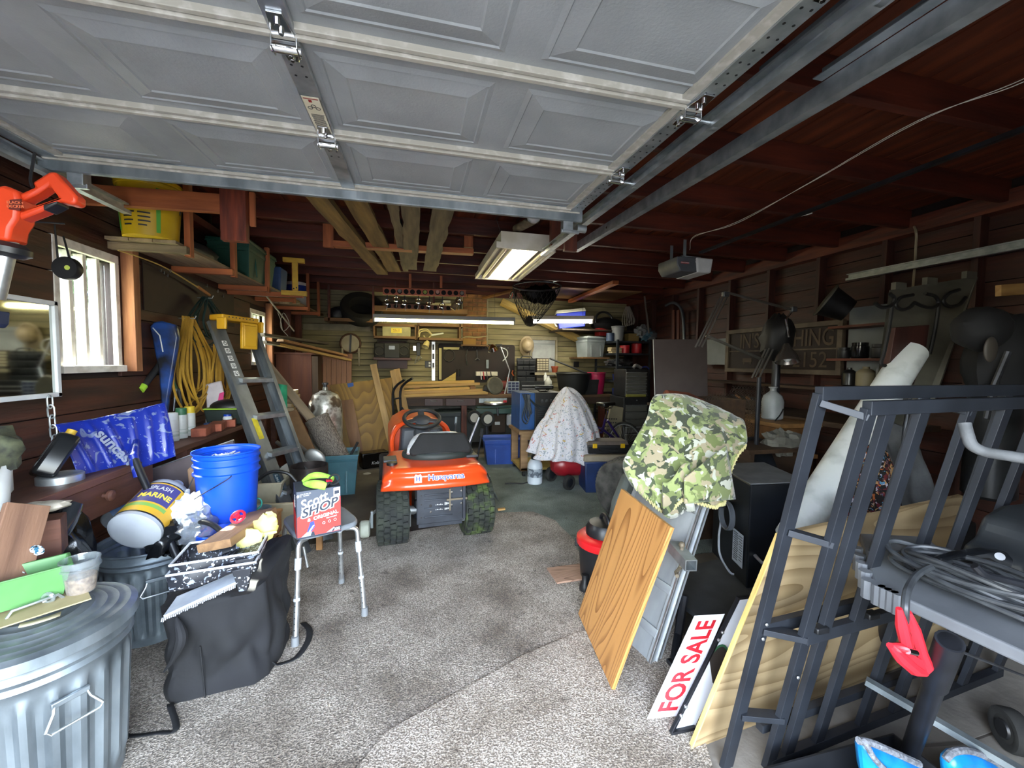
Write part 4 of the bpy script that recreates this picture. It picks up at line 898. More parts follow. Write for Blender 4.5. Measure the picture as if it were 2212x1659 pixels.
part(gv, 'glove', MB().tube(spline([G(.18, .55, .02), G(.40, .62, .04), G(.62, .55, .036), G(.86, .35, .022)]), [.008, .010, .012, .013, .014, .016, .017, .018, .019, .02, .02, .02, .02, .02, .019, .019, .018, .018, .016], 12), LIME, world=True, smooth=60)
part(gv, 'palm', MB().ell(G(.52, .3, .024), (.06, .03, .014), 18, 10, R=rot(0, 0, 15), fn=crumple(31, .2)), GLK, world=True, smooth=60)
part(gv, 'cuff', MB().tube(arc(G(.88, .25, .026), .026, 0, 360, 18, ux, V((0, .4, .9))), .005, 6), GLK, world=True)
part(gv, 'cuff', MB().tube(spline([G(.6, -.12, .006), G(.72, -.1, .03), G(.8, .05, .012)]), .006, 6), GLK, world=True)
part(gv, 'tag', MB().box(G(.74, .06, .032), (.03, .014, .008), rot(10, 10, 20)), REDM, world=True)
# bench along the left wall
DBW = wood('bench_brown', '#3a211a', '#5a372a', .6, 6, .3, ax='y')
WB1 = thing('side_bench', 'dark wooden bench with a drawer along the left wall', 'bench', (-1.63, 2.3, 0))
part(WB1, 'top', MB().box2((-1.845, 1.62, .865), (-1.42, 4.4, .9)), DBW, world=True, smooth=0, bevel=.004)
part(WB1, 'drawer', MB().box2((-1.46, 2.0, .71), (-1.435, 2.62, .86)), DBW, world=True, smooth=0, bevel=.004)
part(WB1, 'knob', MB().lathe([(.01, 0), (.01, .015), (.024, .022), (.026, .034), (.016, .042), (0, .043)], 18, (-1.435, 2.25, .80), rot(0, 90)), DBW, world=True)
for y in (1.66, 3.0, 4.35): part(WB1, 'leg', MB().box2((-1.5, y-.03, 0), (-1.44, y+.03, .865)), DBW, world=True, smooth=0)
wj = thing('bleach_jug', 'white plastic jug with red cap on the side bench', 'jug', V((-1.64, 1.98, .90)))
part(wj, 'body', MB().lathe([(.06, 0), (.068, .012), (.068, .13), (.055, .165), (.028, .19), (.024, .2)], 24), WHITE)
part(wj, 'handle', MB().tube(spline([(.02, -.03, .19), (.055, -.05, .165), (.065, -.03, .11)]), .012, 8), WHITE)
part(wj, 'cap', MB().lathe([(.024, .195), (.026, .2), (.026, .235), (.02, .24), (0, .241)], 18), RED)
ob = thing('oil_bottle', 'black flat oil bottle with printed label on the side bench', 'bottle', place(V((-1.57, 2.12, .936)), rz=-48, ry=-14, rx=-30))
part(ob, 'body', MB().prism([(-.06, 0), (.06, 0), (.068, .02), (.065, .15), (.04, .19), (-.03, .2), (-.066, .17), (-.068, .02)], .075, rot(90), (0, .037, 0)), mat('oil_black', '#15171a', .3), bevel=.012)
part(ob, 'label', MB().box((0, -.0385, .085), (.09, .001, .11)), mat('label_dark', '#2a2f30', .5), smooth=0)
for k in range(5): part(ob, 'print', MB().box((-.01, -.0395, .13-k*.014), (.06-.008*(k % 3), .0006, .005)), mat('label_grey_ink', '#8f9a94', .5), smooth=0)
part(ob, 'print', MB().box((.02, -.0395, .04), (.04, .0006, .02)), WHITE, smooth=0)
part(ob, 'cap', MB().lathe([(.018, .195), (.018, .222), (0, .223)], 14, (-.045, 0, 0)), mat('yellow_cap', '#b8952a', .5))
solo('tin_lid', 'round steel tin under the black oil bottle', 'tin', MB().lathe([(0, 0), (.075, 0), (.075, .03), (.07, .034), (0, .032)], 28), GALV, M=place((-1.53, 2.16, .90)))
wcan = thing('white_bucket', 'white pail holding a mossy dark tarp at the left edge', 'pail', V((-1.50, 1.78, .90)))
part(wcan, 'body', MB().vessel([(.07, 0), (.085, .17)], .003, 24), WHITE)
part(wcan, 'tarp', MB().ell((0, 0, .2), (.1, .12, .1), 22, 12, R=rot(20), fn=crumple(41, .4, 3)), mat('mossy_tarp', '#23251f', .8, 0, '#4b4f3a', 22), smooth=60)
# boards, rock at the far left
board('scrap_board', 'brown scrap board leaning below the side bench', 'board', P(10, 1260, Y=1.62), P(60, 1090, Y=1.75), .12, .02, wood('scrap_brown', '#5a4032', '#7d5d49', .7, 6, .3), (1, -.5, 0))
solo('stone_slab', 'rough grey stone slab on scrap wood left of the bin liner', 'stone', MB().ell((0, 0, 0), (.10, .05, .022), 20, 10, fn=crumple(51, .25, 3)), mat('rough_stone', '#7b7468', .9, 0, '#a59d90', 18, bump=.6, bs=30), M=place(P(65, 1100, Y=1.82), rz=25))
solo('scrap_block', 'reddish wood block under the stone slab', 'wood block', MB().box((0, 0, 0), (.2, .1, .14)), wood('scrap_red', '#4b2c22', '#6d4535', .7, 6, .3), M=place(P(55, 1165, Y=1.86), rz=25), smooth=0, bevel=.004)
# snow shovel
shv_ = thing('snow_shovel', 'blue snow shovel propped blade up before the window', 'snow shovel', P(290, 1000, Y=2.45))
SHB = blobs('shovel_blue', '#12247e', [('#5a6588', 16, .62, 3, 1.5), ('#8b93ab', 90, .70, 3, .4)], .35, .05)
tl, tr_, br, bl = P(120, 914, Y=2.30), P(356, 867, Y=2.68), P(388, 976, Y=2.60), P(182, 1034, Y=2.22)
nrm = (tr_-tl).cross(bl-tl).normalized()
if nrm.y > 0: nrm = -nrm
def blade(u, v):
    top = tl.lerp(tr_, u); bot = bl.lerp(br, u); p = top.lerp(bot, v)
    for c_ in (.12, .3, .45, .62, .78, .93):      # pressed ribs
        p = p+nrm*.010*math.exp(-((u-c_-.10*(v-.5)*(1 if c_ < .5 else -.6))/.022)**2)*min(1, v*4)*min(1, (1-v)*5)
    return p-nrm*(.035*math.sin(u*math.pi)+.05*(v*v))+V((0, 0, -.012*(1-v)*abs(u-.5)))
part(shv_, 'blade', MB().grid(blade, 64, 24), SHB, world=True, solid=.004, smooth=60)
hs = P(288, 985, Y=2.40); he = P(330, 1082, Y=2.33)
part(shv_, 'socket', MB().tube([blade(.62, .55)-nrm*.0, hs, P(300, 1030, Y=2.38)], [.012, .021, .021], 12), SHB, world=True)
part(shv_, 'handle', MB().tube([hs, he, he+(he-hs)*1.6], .0165, 12), BLACK_M, world=True)
text(shv_, 'lettering', 'suncast', .072, mat('decal_silver', '#7d8496', .5), frame(blade(.40, .60)+nrm*.022, (blade(.50, .88)-blade(.30, .32)), nrm.cross(blade(.50, .88)-blade(.30, .32))), bold=.002)
# grey-brown folded panel and paper bag
fp = thing('folded_panel', 'grey brown vinyl panel folded behind the shovel', 'panel', P(380, 1030, Y=2.75))
VIN = mat('brown_vinyl', '#42393a', .6, 0, '#504647', 4, bump=.15, bs=10)
slab(fp, 'panel', [(232, 1046), (505, 950), (512, 985), (445, 1100), (330, 1130), (300, 1090)], 2.78, .03, VIN, bevel=.006)
part(fp, 'edge_trim', MB().tube([P(235, 1046, Y=2.76), P(505, 950, Y=2.76)], .004, 6), ALU, world=True)
pbg = thing('paper_bag', 'crumpled brown paper bag behind the blue bucket', 'paper bag', P(470, 1010, Y=2.72))
slab(pbg, 'bag', [(413, 1010), (440, 992), (500, 960), (514, 990), (520, 1070), (420, 1085)], 2.72, .10, mat('kraft_paper', '#8a6c50', .85, 0, '#9c7d60', 6, bump=.6, bs=9), bevel=.01)
# wall cabinet with mirror, chain, trimmer, spool
mc = thing('mirror_cabinet', 'white wall cabinet with a mirror door left of the window', 'cabinet', (-1.76, 2.25, 1.25))
CABW = mat('cabinet_white', '#c2c5c6', .5, 0, '#b3b6b8', 8)
part(mc, 'box', MB().box2((-1.845, 1.93, 1.27), (-1.74, 2.36, 1.71)), CABW, world=True, smooth=0, bevel=.003)
ya, yb, za, zb, xm_ = 2.09, 2.42, 1.255, 1.715, -1.69
for a, b in (((xm_-.03, ya, za), (xm_, ya+.022, zb)), ((xm_-.03, yb-.022, za), (xm_, yb, zb)), ((xm_-.03, ya, za), (xm_, yb, za+.022)), ((xm_-.03, ya, zb-.022), (xm_, yb, zb))):
    part(mc, 'door_frame', MB().box2(a, b), CABW, world=True, smooth=0, bevel=.003)
part(mc, 'mirror', MB().box2((xm_-.02, ya+.02, za+.02), (xm_-.012, yb-.02, zb-.02)), mat('mirror_glass', '#b9bdb8', .04, 1.), world=True, smooth=0)
for z in (1.33, 1.63): part(mc, 'hinge', MB().cyl((xm_-.03, ya-.004, z-.025), (xm_-.03, ya-.004, z+.025), .006, n=8), STEEL_D, world=True)
cn = thing('hanging_chain', 'short steel chain hanging beneath the mirror cabinet', 'chain', P(110, 930, Y=2.32))
for k in range(7):
    z = 1.25-k*.047
    part(cn, 'link', MB().tube([V((.011*math.cos(a)*(1 if k % 2 else .25), .011*math.cos(a)*(.3 if k % 2 else 1), .02*math.sin(a)+.012*(1 if math.sin(a) > 0 else -1))) for a in [2*math.pi*i/14 for i in range(14)]], .0035, 6, True), GALV, Matrix.Translation(P(112+2*k, 880, Y=2.33)*1 if False else V((P(108+k*1.5, 870, Y=2.33).x, 2.33, z-.012))))
ORG = mat('orange_plastic', '#d8421c', .42, 0, '#c43a17', 5)
wt = thing('string_trimmer', 'orange and black string trimmer hanging at the upper left edge', 'string trimmer', P(60, 480, Y=1.62))
Yt = 1.62
slab(wt, 'motor_housing', [(8, 470), (14, 412), (30, 408), (58, 420), (62, 440), (58, 480), (45, 500), (40, 527), (2, 522), (0, 500)], Yt, .07, ORG, bevel=.014)
slab(wt, 'rear_handle', [(60, 440), (55, 424), (88, 410), (82, 400), (118, 378), (130, 376), (176, 428), (177, 443), (165, 447), (142, 440), (100, 462), (48, 482), (50, 462), (90, 448), (138, 432), (118, 406), (92, 424)], Yt, .045, ORG, bevel=.01)
slab(wt, 'trigger', [(62, 424), (88, 416), (90, 425), (65, 431)], Yt, .03, BLACK, bevel=.004)
slab(wt, 'battery', [(108, 448), (138, 440), (136, 446), (108, 460)], Yt-.02, .05, BLACK, bevel=.004)
slab(wt, 'badge', [(22, 432), (46, 430), (44, 455), (20, 452)], Yt-.037, .004, mat('badge_maroon', '#5a1a12', .5))
text(wt, 'lettering', 'BLACK+\nDECKER', .0115, mat('badge_orange', '#d8704a', .5), frame(P(33, 442, Y=Yt-.0405), (1, 0, .04), (0, 0, 1)))
part(wt, 'shaft', MB().tube([P(20, 520, Y=Yt), P(14, 545, Y=Yt), P(-10, 645, Y=Yt)], .022, 14), ALU, world=True)
part(wt, 'collar', MB().lathe([(.03, 0), (.048, .012), (.048, .03), (.03, .045)], 20, P(20, 556, Y=Yt), rot(0, 8)), BLACK, world=True)
slab(wt, 'grip', [(-8, 676), (10, 672), (8, 700), (0, 708), (-8, 708)], Yt, .04, mat('navy_plastic', '#14203a', .5), bevel=.005)
part(wt, 'hook', MB().tube(spline([P(70, 405, Y=Yt), P(66, 385, Y=Yt+.02), P(75, 330, Y=Yt+.06)]), .004, 6), STEEL_D, world=True)
sp = thing('line_spool', 'black trimmer spool hung on cords in front of the window', 'spool', P(142, 578, Y=2.4))
part(sp, 'disc', MB().lathe([(0, -.02), (.05, -.02), (.054, -.012), (.054, .012), (.05, .02), (0, .02)], 28, P(146, 580, Y=2.4), rot(90)), BLACK, world=True)
part(sp, 'sticker', MB().lathe([(0, 0), (.011, 0), (.011, .001), (0, .001)], 18, P(145, 578, Y=2.378), rot(90)), mat('lime_sticker', '#b9c95a', .5), world=True)
for (a, b) in (((118, 485), (125, 560)), ((137, 510), (150, 558))): part(sp, 'cord', MB().tube([P(*a, Y=2.42), P(*b, Y=2.4)], .004, 6), BLACK, world=True)
part(sp, 'peg', MB().cyl(V((-1.86, 2.42, P(116, 483, Y=2.42).z)), P(140, 483, Y=2.42), .004, n=6), STEEL_D, world=True)
# ------------------------------------------------------------------ left middle distance
# ---- step ladder
A1, B1 = P(466, 693, Y=3.55), P(662, 1198, Z=.01); A2, B2 = P(546, 703, Y=3.80), P(712, 1165, Z=.01)
LD = thing('step_ladder', 'aluminium step ladder with yellow top propped beside the cords', 'ladder', (A1+B1)/2-V((0, 0, .8)))
LDM = mat('ladder_aluminium', '#5f6468', .45, .75, '#83888b', 9, .3, .7, st=(1, 1, .3))
nl = (B1-A1).cross(A2-A1).normalized()
if nl.y > 0: nl = -nl
def channel(a, b, w, d, inward):
    """C shaped rail: web w wide, flanges d deep"""
    x = (b-a).normalized(); s_ = (inward-x*inward.dot(x)).normalized(); n_ = x.cross(s_)
    mb = MB(); L = (b-a)
    for c_, ww, dd in ((V(), .004, w), (n_*(w/2)+s_*(d/2), d, .004), (-n_*(w/2)+s_*(d/2), d, .004)):
        q = []
        for e in (a, b):
            for i, j in ((-1, -1), (1, -1), (1, 1), (-1, 1)): q.append(e+c_+s_*(i*ww/2)+n_*(j*dd/2))
        mb.hexa(q)
    return mb
inw = (A2-A1)
part(LD, 'rail', channel(A1, B1, .10, .03, -nl), LDM, world=True, smooth=0)
part(LD, 'rail', channel(A2, B2, .085, .03, -inw), LDM, world=True, smooth=0)
for e0, e1 in ((A1, B1), (A2, B2)):     # rear rails, folded close
    off = -nl*.16; part(LD, 'rear_rail', channel(e0+off*.4+(e1-e0)*.03, e1+off, .06, .025, inw), LDM, world=True, smooth=0)
for t in (.26, .42, .58, .74, .9):
    a, b = A1.lerp(B1, t), A2.lerp(B2, t)
    bar(LD, 'step', a, b, .085, .03, ALU, up=(0, -.25, 1))
YLD = mat('ladder_yellow', '#c79a22', .45, 0, '#b58618', 6)
tc_ = (A1+A2)/2; ax_ = (A2-A1).normalized()
Mc = frame(tc_+V((0, 0, .03)), ax_, V((0, 0, 1)).cross(ax_))
part(LD, 'top_cap', MB().box((0, 0, 0), (.30, .15, .045)).box((-.15, -.07, -.05), (.02, .1, .09)).box((.15, -.07, -.05), (.02, .1, .09)), YLD, Mc, bevel=.008)
part(LD, 'tool_tray', MB().box((.055, -.085, -.13), (.13, .03, .21)).box((.055, -.1, -.13), (.105, .012, .17)), YLD, Mc, bevel=.008)
trd = MB()
for k in range(8): trd.cyl((-.1+.028*k, -.077, .005), (-.1+.028*k, -.079, .005), .005, n=8)
part(LD, 'cap_studs', trd, STEEL_D, Mc)
xr = (B1-A1).normalized(); s_r = (-nl).normalized()
def on_rail(t, w, h, d=.0): return frame(A1.lerp(B1, t)+nl*.003, xr, nl.cross(xr))
WST = mat('sticker_white', '#c9cbc8', .5); BST = mat('sticker_navy', '#16384a', .5)
for k in range(5): part(LD, 'safety_sticker', MB().box((0, 0, .001), (.042, .036, .001)), WST, on_rail(.10+k*.033, 0, 0), smooth=0)
for k in range(5): part(LD, 'safety_print', MB().torus((0, 0, .0018), .012, .002, 12, 4).box((.004*(k-2), 0, .0018), (.02, .004, .0006)), INK, on_rail(.10+k*.033, 0, 0), smooth=0)
part(LD, 'yellow_label', MB().box((0, 0, .001), (.17, .042, .001)), mat('sticker_yellow', '#b3a31f', .5, 0, '#9e8f18', 20), on_rail(.47, 0, 0), smooth=0)
part(LD, 'brand_label', MB().box((0, 0, .001), (.15, .046, .001)), BST, on_rail(.70, 0, 0), smooth=0)
text(LD, 'lettering', 'Louisville', .036, WST, on_rail(.70, 0, 0) @ place((0, 0, .0022), rz=0), shear=.25)
# ---- cords on the wall
YC = mat('yellow_cord', '#8f6c22', .55, 0, '#a9822c', 8)
def coil(name, label, top, w, h, n, r, m, seed, lean=0., cat='extension cord', dx=.02):
    """long loops of cord hung over a hook at top on the left wall"""
    random.seed(seed); o = thing(name, label, cat, top)
    for k in range(n):
        ww = w*random.uniform(.55, 1.05); hh = h*random.uniform(.78, 1.05); y0 = random.uniform(-.3, .3)*w+lean*hh; x0 = .012+dx*k/n*3
        pts = [V((x0+random.uniform(-.01, .01), random.uniform(-.02, .02), -.005*k/n)), V((x0, y0*.4-ww*.22, -hh*.25)), V((x0, y0-ww*.5, -hh*.68)), V((x0, y0-ww*.1, -hh)), V((x0+.012, y0+ww*.35, -hh*.85)), V((x0+.012, y0+ww*.45, -hh*.5)), V((x0+.01, y0*.4+ww*.2, -hh*.2))]
        pts = spline(pts+[pts[0]], 6)[:-1]
        part(o, 'loop', MB().tube([top+p for p in pts], r, 6, True), m, world=True)
    part(o, 'hook', MB().tube([top+V((-.02, 0, -.012)), top+V((.09, 0, -.012)), top+V((.1, 0, .01))], .004, 6), GALV, world=True)
    return o
coil('extension_cord', 'large hank of yellow extension cord hanging on the left wall', P(392, 684, X=-1.79), .44, .74, 11, .0085, YC, 3, .12)
coil('extension_cord', 'smaller yellow cord hank beside the ladder', P(462, 745, X=-1.72), .24, .50, 8, .0075, YC, 4, .05)
coil('wire_coil', 'dark green garden wire coil above the yellow cords', P(432, 640, X=-1.79), .45, .42, 10, .005, mat('dark_green_wire', '#16302e', .6), 5, .0, 'wire')
random.seed(11)
# ---- fishing rod and wall tools
fr = thing('fishing_rod', 'thin yellow fishing rod with cork grip along the wall under the shelf', 'fishing rod', P(340, 580, X=-1.76))
pts = [P(255, 541, X=-1.72), P(300, 555, X=-1.75), P(360, 580, X=-1.78), P(430, 622, X=-1.78)]
part(fr, 'rod', MB().tube(spline(pts), [.003+.0002*i for i in range(19)], 6), mat('rod_yellow', '#b79a52', .5), world=True)
part(fr, 'cork_grip', MB().cyl(P(428, 620, X=-1.78), P(452, 637, X=-1.78), .013, n=10), mat('cork', '#a4713f', .8), world=True)
part(fr, 'line_guide', MB().torus(P(368, 585, X=-1.77), .01, .002, 12, 5, rot(0, 90)), GALV, world=True)
bs = thing('blue_sled', 'narrow blue and black plastic sled hung on the left wall', 'sled', P(355, 800, Y=3.45))
slab(bs, 'shell', [(326, 706), (334, 696), (352, 694), (382, 702), (388, 730), (378, 790), (368, 850), (360, 900), (352, 880), (345, 800), (334, 745)], 3.42, .04, mat('sled_blue', '#1d3f7e', .35, 0, '#16171c', 6, .4, .6), bevel=.012)
part(bs, 'edge', MB().tube([P(330, 708, Y=3.395), P(345, 725, Y=3.395), P(352, 760, Y=3.395)], .004, 6), WHITE, world=True)
pk = thing('ski_pole', 'black tube with lime green tip poking from behind the sled', 'tube', P(318, 825, Y=3.35))
part(pk, 'tube', MB().cyl(P(306, 838, Y=3.3), P(360, 770, Y=3.5), .022, n=14), BLACK, world=True); part(pk, 'tip', MB().cyl(P(302, 843, Y=3.28), P(310, 833, Y=3.31), .026, n=14), mat('lime_plastic', '#8fb832', .5), world=True)
pg = thing('hand_shears', 'green handled garden shears hanging under the yellow cord', 'shears', P(380, 840, X=-1.78))
part(pg, 'handle', MB().tube(spline([P(372, 800, X=-1.76), P(375, 825, X=-1.76), P(382, 842, X=-1.76)]), .011, 8), mat('green_handle', '#24523f', .5), world=True)
for a, b in (((380, 840), (375, 888)), ((386, 840), (394, 886))): part(pg, 'blade', MB().tube([P(*a, X=-1.76), P(*b, X=-1.76)], [.013, .005], 8), STEEL_D, world=True)
hk = thing('wall_hooks', 'row of bare wire hooks on the wall below the shelf', 'hooks', P(450, 640, X=-1.8))
for u, v in ((345, 585), (352, 590), (360, 596), (445, 618), (468, 630), (480, 640)): part(hk, 'hook', MB().tube([P(u, v, X=-1.84), P(u+3, v+2, X=-1.80), P(u+3, v-4, X=-1.79)], .003, 5), GALV, world=True)
pbd = thing('wall_panel_board', 'dark hardboard tool panel on the left wall', 'panel', (-1.84, 4.0, 1.9))
part(pbd, 'board', MB().box2((-1.848, 3.33, 1.78), (-1.84, 4.75, 2.12)), mat('hardboard_dark', '#251713', .7, 0, '#2e1d17', 6), world=True, smooth=0)
# ---- bench clutter behind the shovel
for k, (u, c1, c2, lab) in enumerate(((372, '#b9bcbc', '#b9bcbc', 'plain white spray can on the side bench'), (391, '#2b5a3c', '#c4c6c4', 'white spray can with green top on the side bench'), (409, '#c2a92b', '#c4c6c4', 'white spray can with yellow top on the side bench'))):
    b0 = P(u+2, 944, X=-1.58); b0.z = .90
    o = thing('spray_can', lab, 'spray can', b0, 'spray cans on the side bench')
    hc = .19 if k else .17
    part(o, 'can', MB().lathe([(.031, 0), (.033, .004), (.033, hc-.035), (.03, hc-.025)], 20), mat('can_white', '#b7bab8', .4, 0, '#a9adab', 12))
    part(o, 'cap', MB().lathe([(.031, hc-.03), (.031, hc+.015), (.026, hc+.018), (0, hc+.018)], 20), mat('cap_%d' % k, c1, .5))
    part(o, 'print', MB().lathe([(.0334, .03), (.0334, .045)], 20).lathe([(.0334, .06), (.0334, .064)], 20), mat('label_grey_ink', '#8f9a94', .5))
tbx = thing('tool_bag', 'black tool bag with lime trim on the bench behind the ladder', 'tool bag', V((-1.55, 3.85, .90)))
part(tbx, 'body', MB().taper((0, 0, 0), (.26, .16), (.30, .19), .13), mat('bag_dark_green', '#14211c', .7), bevel=.015)
part(tbx, 'trim', MB().box((0, 0, .135), (.302, .192, .012)), mat('lime_plastic', '#8fb832', .5), bevel=.003)
part(tbx, 'lid', MB().ell((0, 0, .14), (.14, .09, .07), 20, 10), BLACK)
for k, (u, lab) in enumerate(((440, 'red brick at the near end of the bench pile'), (470, 'middle red brick in the bench pile'), (497, 'red brick nearest the ladder in the bench pile'))):
    b0 = P(u, 955, X=-1.50); b0.z = .90
    solo('brick', lab, 'brick', MB().box((0, 0, .03), (.09, .2, .058)), mat('brick_red', '#6d3425', .85, 0, '#8a4a35', 14, bump=.4), 'bricks on the side bench', M=place(b0, rz=8+k*5), smooth=0, bevel=.004)
pk_ = thing('plastic_bag', 'white plastic bag with a pink print hanging by the ladder', 'plastic bag', P(462, 880, Y=3.9))
slab(pk_, 'bag', [(445, 830), (478, 822), (484, 850), (474, 900), (455, 932), (444, 925), (447, 880)], 3.9, .03, mat('white_film', '#9b9496', .5, 0, '#b7aeb0', 5), bevel=.01)
slab(pk_, 'pink_print', [(474, 850), (484, 846), (482, 870), (470, 895), (466, 890)], 3.882, .004, mat('hot_pink', '#b8306a', .5))
btl = thing('blue_jar', 'small blue capped jar by the tool bag', 'jar', P(470, 920, Y=3.7))
bj = V((-1.50, 3.70, .90)); part(btl, 'jar', MB().lathe([(.03, 0), (.033, .01), (.033, .07), (.025, .085)], 16, bj), WHITE, world=True); part(btl, 'cap', MB().lathe([(.027, .085), (.027, .1), (0, .101)], 16, bj), BLUE, world=True)
tape = solo('tape_roll', 'roll of blue tape lying on the bench', 'tape', MB().lathe([(.035, 0), (.06, 0), (.06, .045), (.035, .045), (.035, 0)], 24), mat('painter_blue', '#1f4a8c', .6), M=place((-1.56, 3.60, .90)))
# small tyre behind the ladder
def tyre(mb, c, R, w, ax, n=40):
    """torus like tyre: tread width w, outer radius R, axis along ax"""
    rin = R*.62; pr = [(rin, -w*.42), (R*.8, -w*.5), (R*.95, -w*.46), (R, -w*.3), (R, w*.3), (R*.95, w*.46), (R*.8, w*.5), (rin, w*.42), (rin, -w*.42)]
    q = V((0, 0, 1)).rotation_difference(V(ax)).to_matrix(); mb.lathe(pr, n, c, q); return mb
tw = thing('mini_tyre', 'small black tyre standing behind the ladder foot', 'tyre', P(515, 985, Y=3.5))
cq = V((-1.22, 3.75, .24)); part(tw, 'tyre', tyre(MB(), cq, .24, .13, (1, .2, 0)), RUBBER, world=True)
trm = MB()
for k in range(28):
    a = 2*math.pi*k/28; R_q = V((0, 0, 1)).rotation_difference(V((1, .2, 0))).to_matrix()
    trm.box(cq+R_q @ V((.242*math.cos(a), .242*math.sin(a), 0)), (.02, .016, .11), R_q @ rot(0, 0, math.degrees(a)))
part(tw, 'tread', trm, RUBBER, world=True, smooth=0)
# ---- far left: cabinet, driftwood, doors
CBW = wood('brown_plywood', '#4e2415', '#6e3a22', .6, 5, .2, ax='z')
cbn = thing('plywood_cabinet', 'tall reddish plywood cabinet in the far left corner', 'cabinet', (-1.62, 6.2, 0))
part(cbn, 'carcass', MB().box2((-1.84, 5.98, 0), (-1.40, 6.55, 1.52)), CBW, world=True, smooth=0, bevel=.004)
part(cbn, 'side_post', MB().box2((-1.40, 5.99, 0), (-1.32, 6.5, 1.5)), wood('cab_side', '#3b2a1a', '#55402a', .6, 5, .2, ax='z'), world=True, smooth=0, bevel=.004)
part(cbn, 'top', MB().box2((-1.845, 5.94, 1.52), (-1.30, 6.6, 1.545)), CBW, world=True, smooth=0)
DRF = wood('driftwood', '#3b352c', '#6b6050', .85, 6, .9)
for k, (a, b, w, t, m, lb) in enumerate((((560, 722, 5.3), (700, 742, 6.3), .16, .03, DRF, 'weathered grey slab on top of the stack over the cabinet'), ((565, 738, 5.3), (690, 760, 6.3), .14, .03, DRF, 'split grey slab in the stack over the cabinet'), ((605, 735, 5.5), (745, 768, 6.3), .12, .03, PINE_O, 'brown board with white sticker over the cabinet'), ((602, 744, 5.5), (755, 778, 6.25), .10, .03, wood('golden_board', '#8a6a36', '#a98546', .6, 6, .2), 'golden round nosed board over the cabinet'))):
    pa, pb2 = P(a[0], a[1], Y=a[2]), P(b[0], b[1], Y=b[2]); pa.z += 0.0; waney('old_board', lb, pa, pb2, w, t, m, k*3.3)['category'] = 'board'
for o_ in [x for x in bpy.data.objects if x.name.startswith('old_board')]: o_['group'] = 'old boards over the cabinet'
solo('paper_label', 'white sticker on the brown board', 'label', MB().box((0, 0, 0), (.06, .002, .02)), WHITE, M=place(P(619, 736, Y=5.62)), smooth=0)
BUT = wood('butcher_block', '#6b4326', '#94643d', .6, 5, .15, ax='z')
bd = thing('panelled_door', 'striped wooden cupboard door leaning before the back wall', 'cupboard door', P(726, 880, Y=6.3))
for k in range(6):
    u0 = 694+k*11; slab(bd, 'stave', [(u0, 772), (u0+10.4, 772), (u0+10.4, 905), (u0, 905)], 6.3, .025, BUT, smooth=0)
slab(bd, 'head_rail', [(693, 764), (761, 764), (761, 776), (693, 776)], 6.285, .03, BUT, smooth=0)
dr_ = thing('hand_drum', 'round hide drum with a dark strap hung on the far wall', 'drum', P(757, 742, Y=7.2))
part(dr_, 'hoop', MB().torus(P(757, 742, Y=7.18), .155, .018, 32, 8, rot(90)), wood('hoop_wood', '#3a2417', '#5a3a25', .6, 6, .2), world=True)
part(dr_, 'skin', MB().lathe([(0, 0), (.15, 0), (.15, .01), (0, .012)], 32, P(757, 742, Y=7.18), rot(90)), mat('hide', '#8d8470', .8, 0, '#a39a85', 5), world=True)
part(dr_, 'nail', MB().cyl(P(757, 727, Y=7.15), P(757, 727, Y=7.31), .006, n=6), STEEL_D, world=True)
part(dr_, 'strap', MB().box(P(757, 742, Y=7.15), (.03, .008, .3), rot(0, 3)), BLACK, world=True)
for u in (739, 775): part(dr_, 'tassel', MB().tube([P(u, 752, Y=7.16), P(u+1, 790, Y=7.16)], [.018, .012], 8), mat('hide', '#8d8470', .8), world=True)
hb_ = thing('cream_header_board', 'long cream board along the back wall above the cabinet', 'board', P(720, 715, Y=7.25))
slab(hb_, 'board', [(655, 700), (800, 700), (800, 716), (655, 712)], 7.26, .03, mat('faded_cream', '#77705a', .7, 0, '#8c846c', 6))
fx = thing('fire_extinguisher', 'small red extinguisher between cabinet and door', 'extinguisher', P(688, 800, Y=6.25))
part(fx, 'cylinder', MB().cyl(P(689, 822, Y=6.25), P(690, 785, Y=6.25), .045, n=16), mat('dark_red_can', '#5a1418', .4), world=True); part(fx, 'valve', MB().cyl(P(690, 785, Y=6.25), P(690, 778, Y=6.25), .02, n=10), WHITE, world=True)
# ---- lumber offcuts, cloth, tank, plywood
sw = [('top offcut in the small white wood stack', 622, 836, 650, 832), ('second offcut in the small white wood stack', 625, 846, 656, 843), ('third offcut in the small white wood stack', 622, 858, 652, 855), ('fourth offcut in the small white wood stack', 630, 868, 660, 866), ('bottom offcut in the small white wood stack', 624, 880, 660, 878)]
tbs = thing('offcut_table', 'dark trestle carrying the small wood stack', 'trestle', (-1.5, 5.2, 0))
part(tbs, 'top', MB().box((-1.50, 5.22, .83), (.36, .3, .03)), DBW, world=True, smooth=0)
for x in (-1.64, -1.36): part(tbs, 'leg', MB().box((x, 5.22, .41), (.05, .05, .82)), DBW, world=True, smooth=0)
for k, (lb, u0, v0, u1, v1) in enumerate(sw):
    c = V((-1.50+random.uniform(-.03, .03), 5.2, .862+.052*(4-k)))
    solo('wood_offcut', lb, 'offcut', MB().box((0, 0, 0), (.25-.02*k, .11, .046)), wood('pale_offcut', '#8d7a5e', '#b5a384', .7, 6, .2), 'small wood stack', M=place(c, rz=random.uniform(-10, 10)), smooth=0, bevel=.002)
gc = thing('green_cloth', 'bright teal cloth hung over the ladder side', 'cloth', P(600, 845, Y=4.5))
def gcf(u, v):
    p = P(576+44*u, 826+6*u+(18+34*u*u)*v, Y=4.5+.05*math.sin(u*7)+.03*math.sin(v*5+u*3)); return p
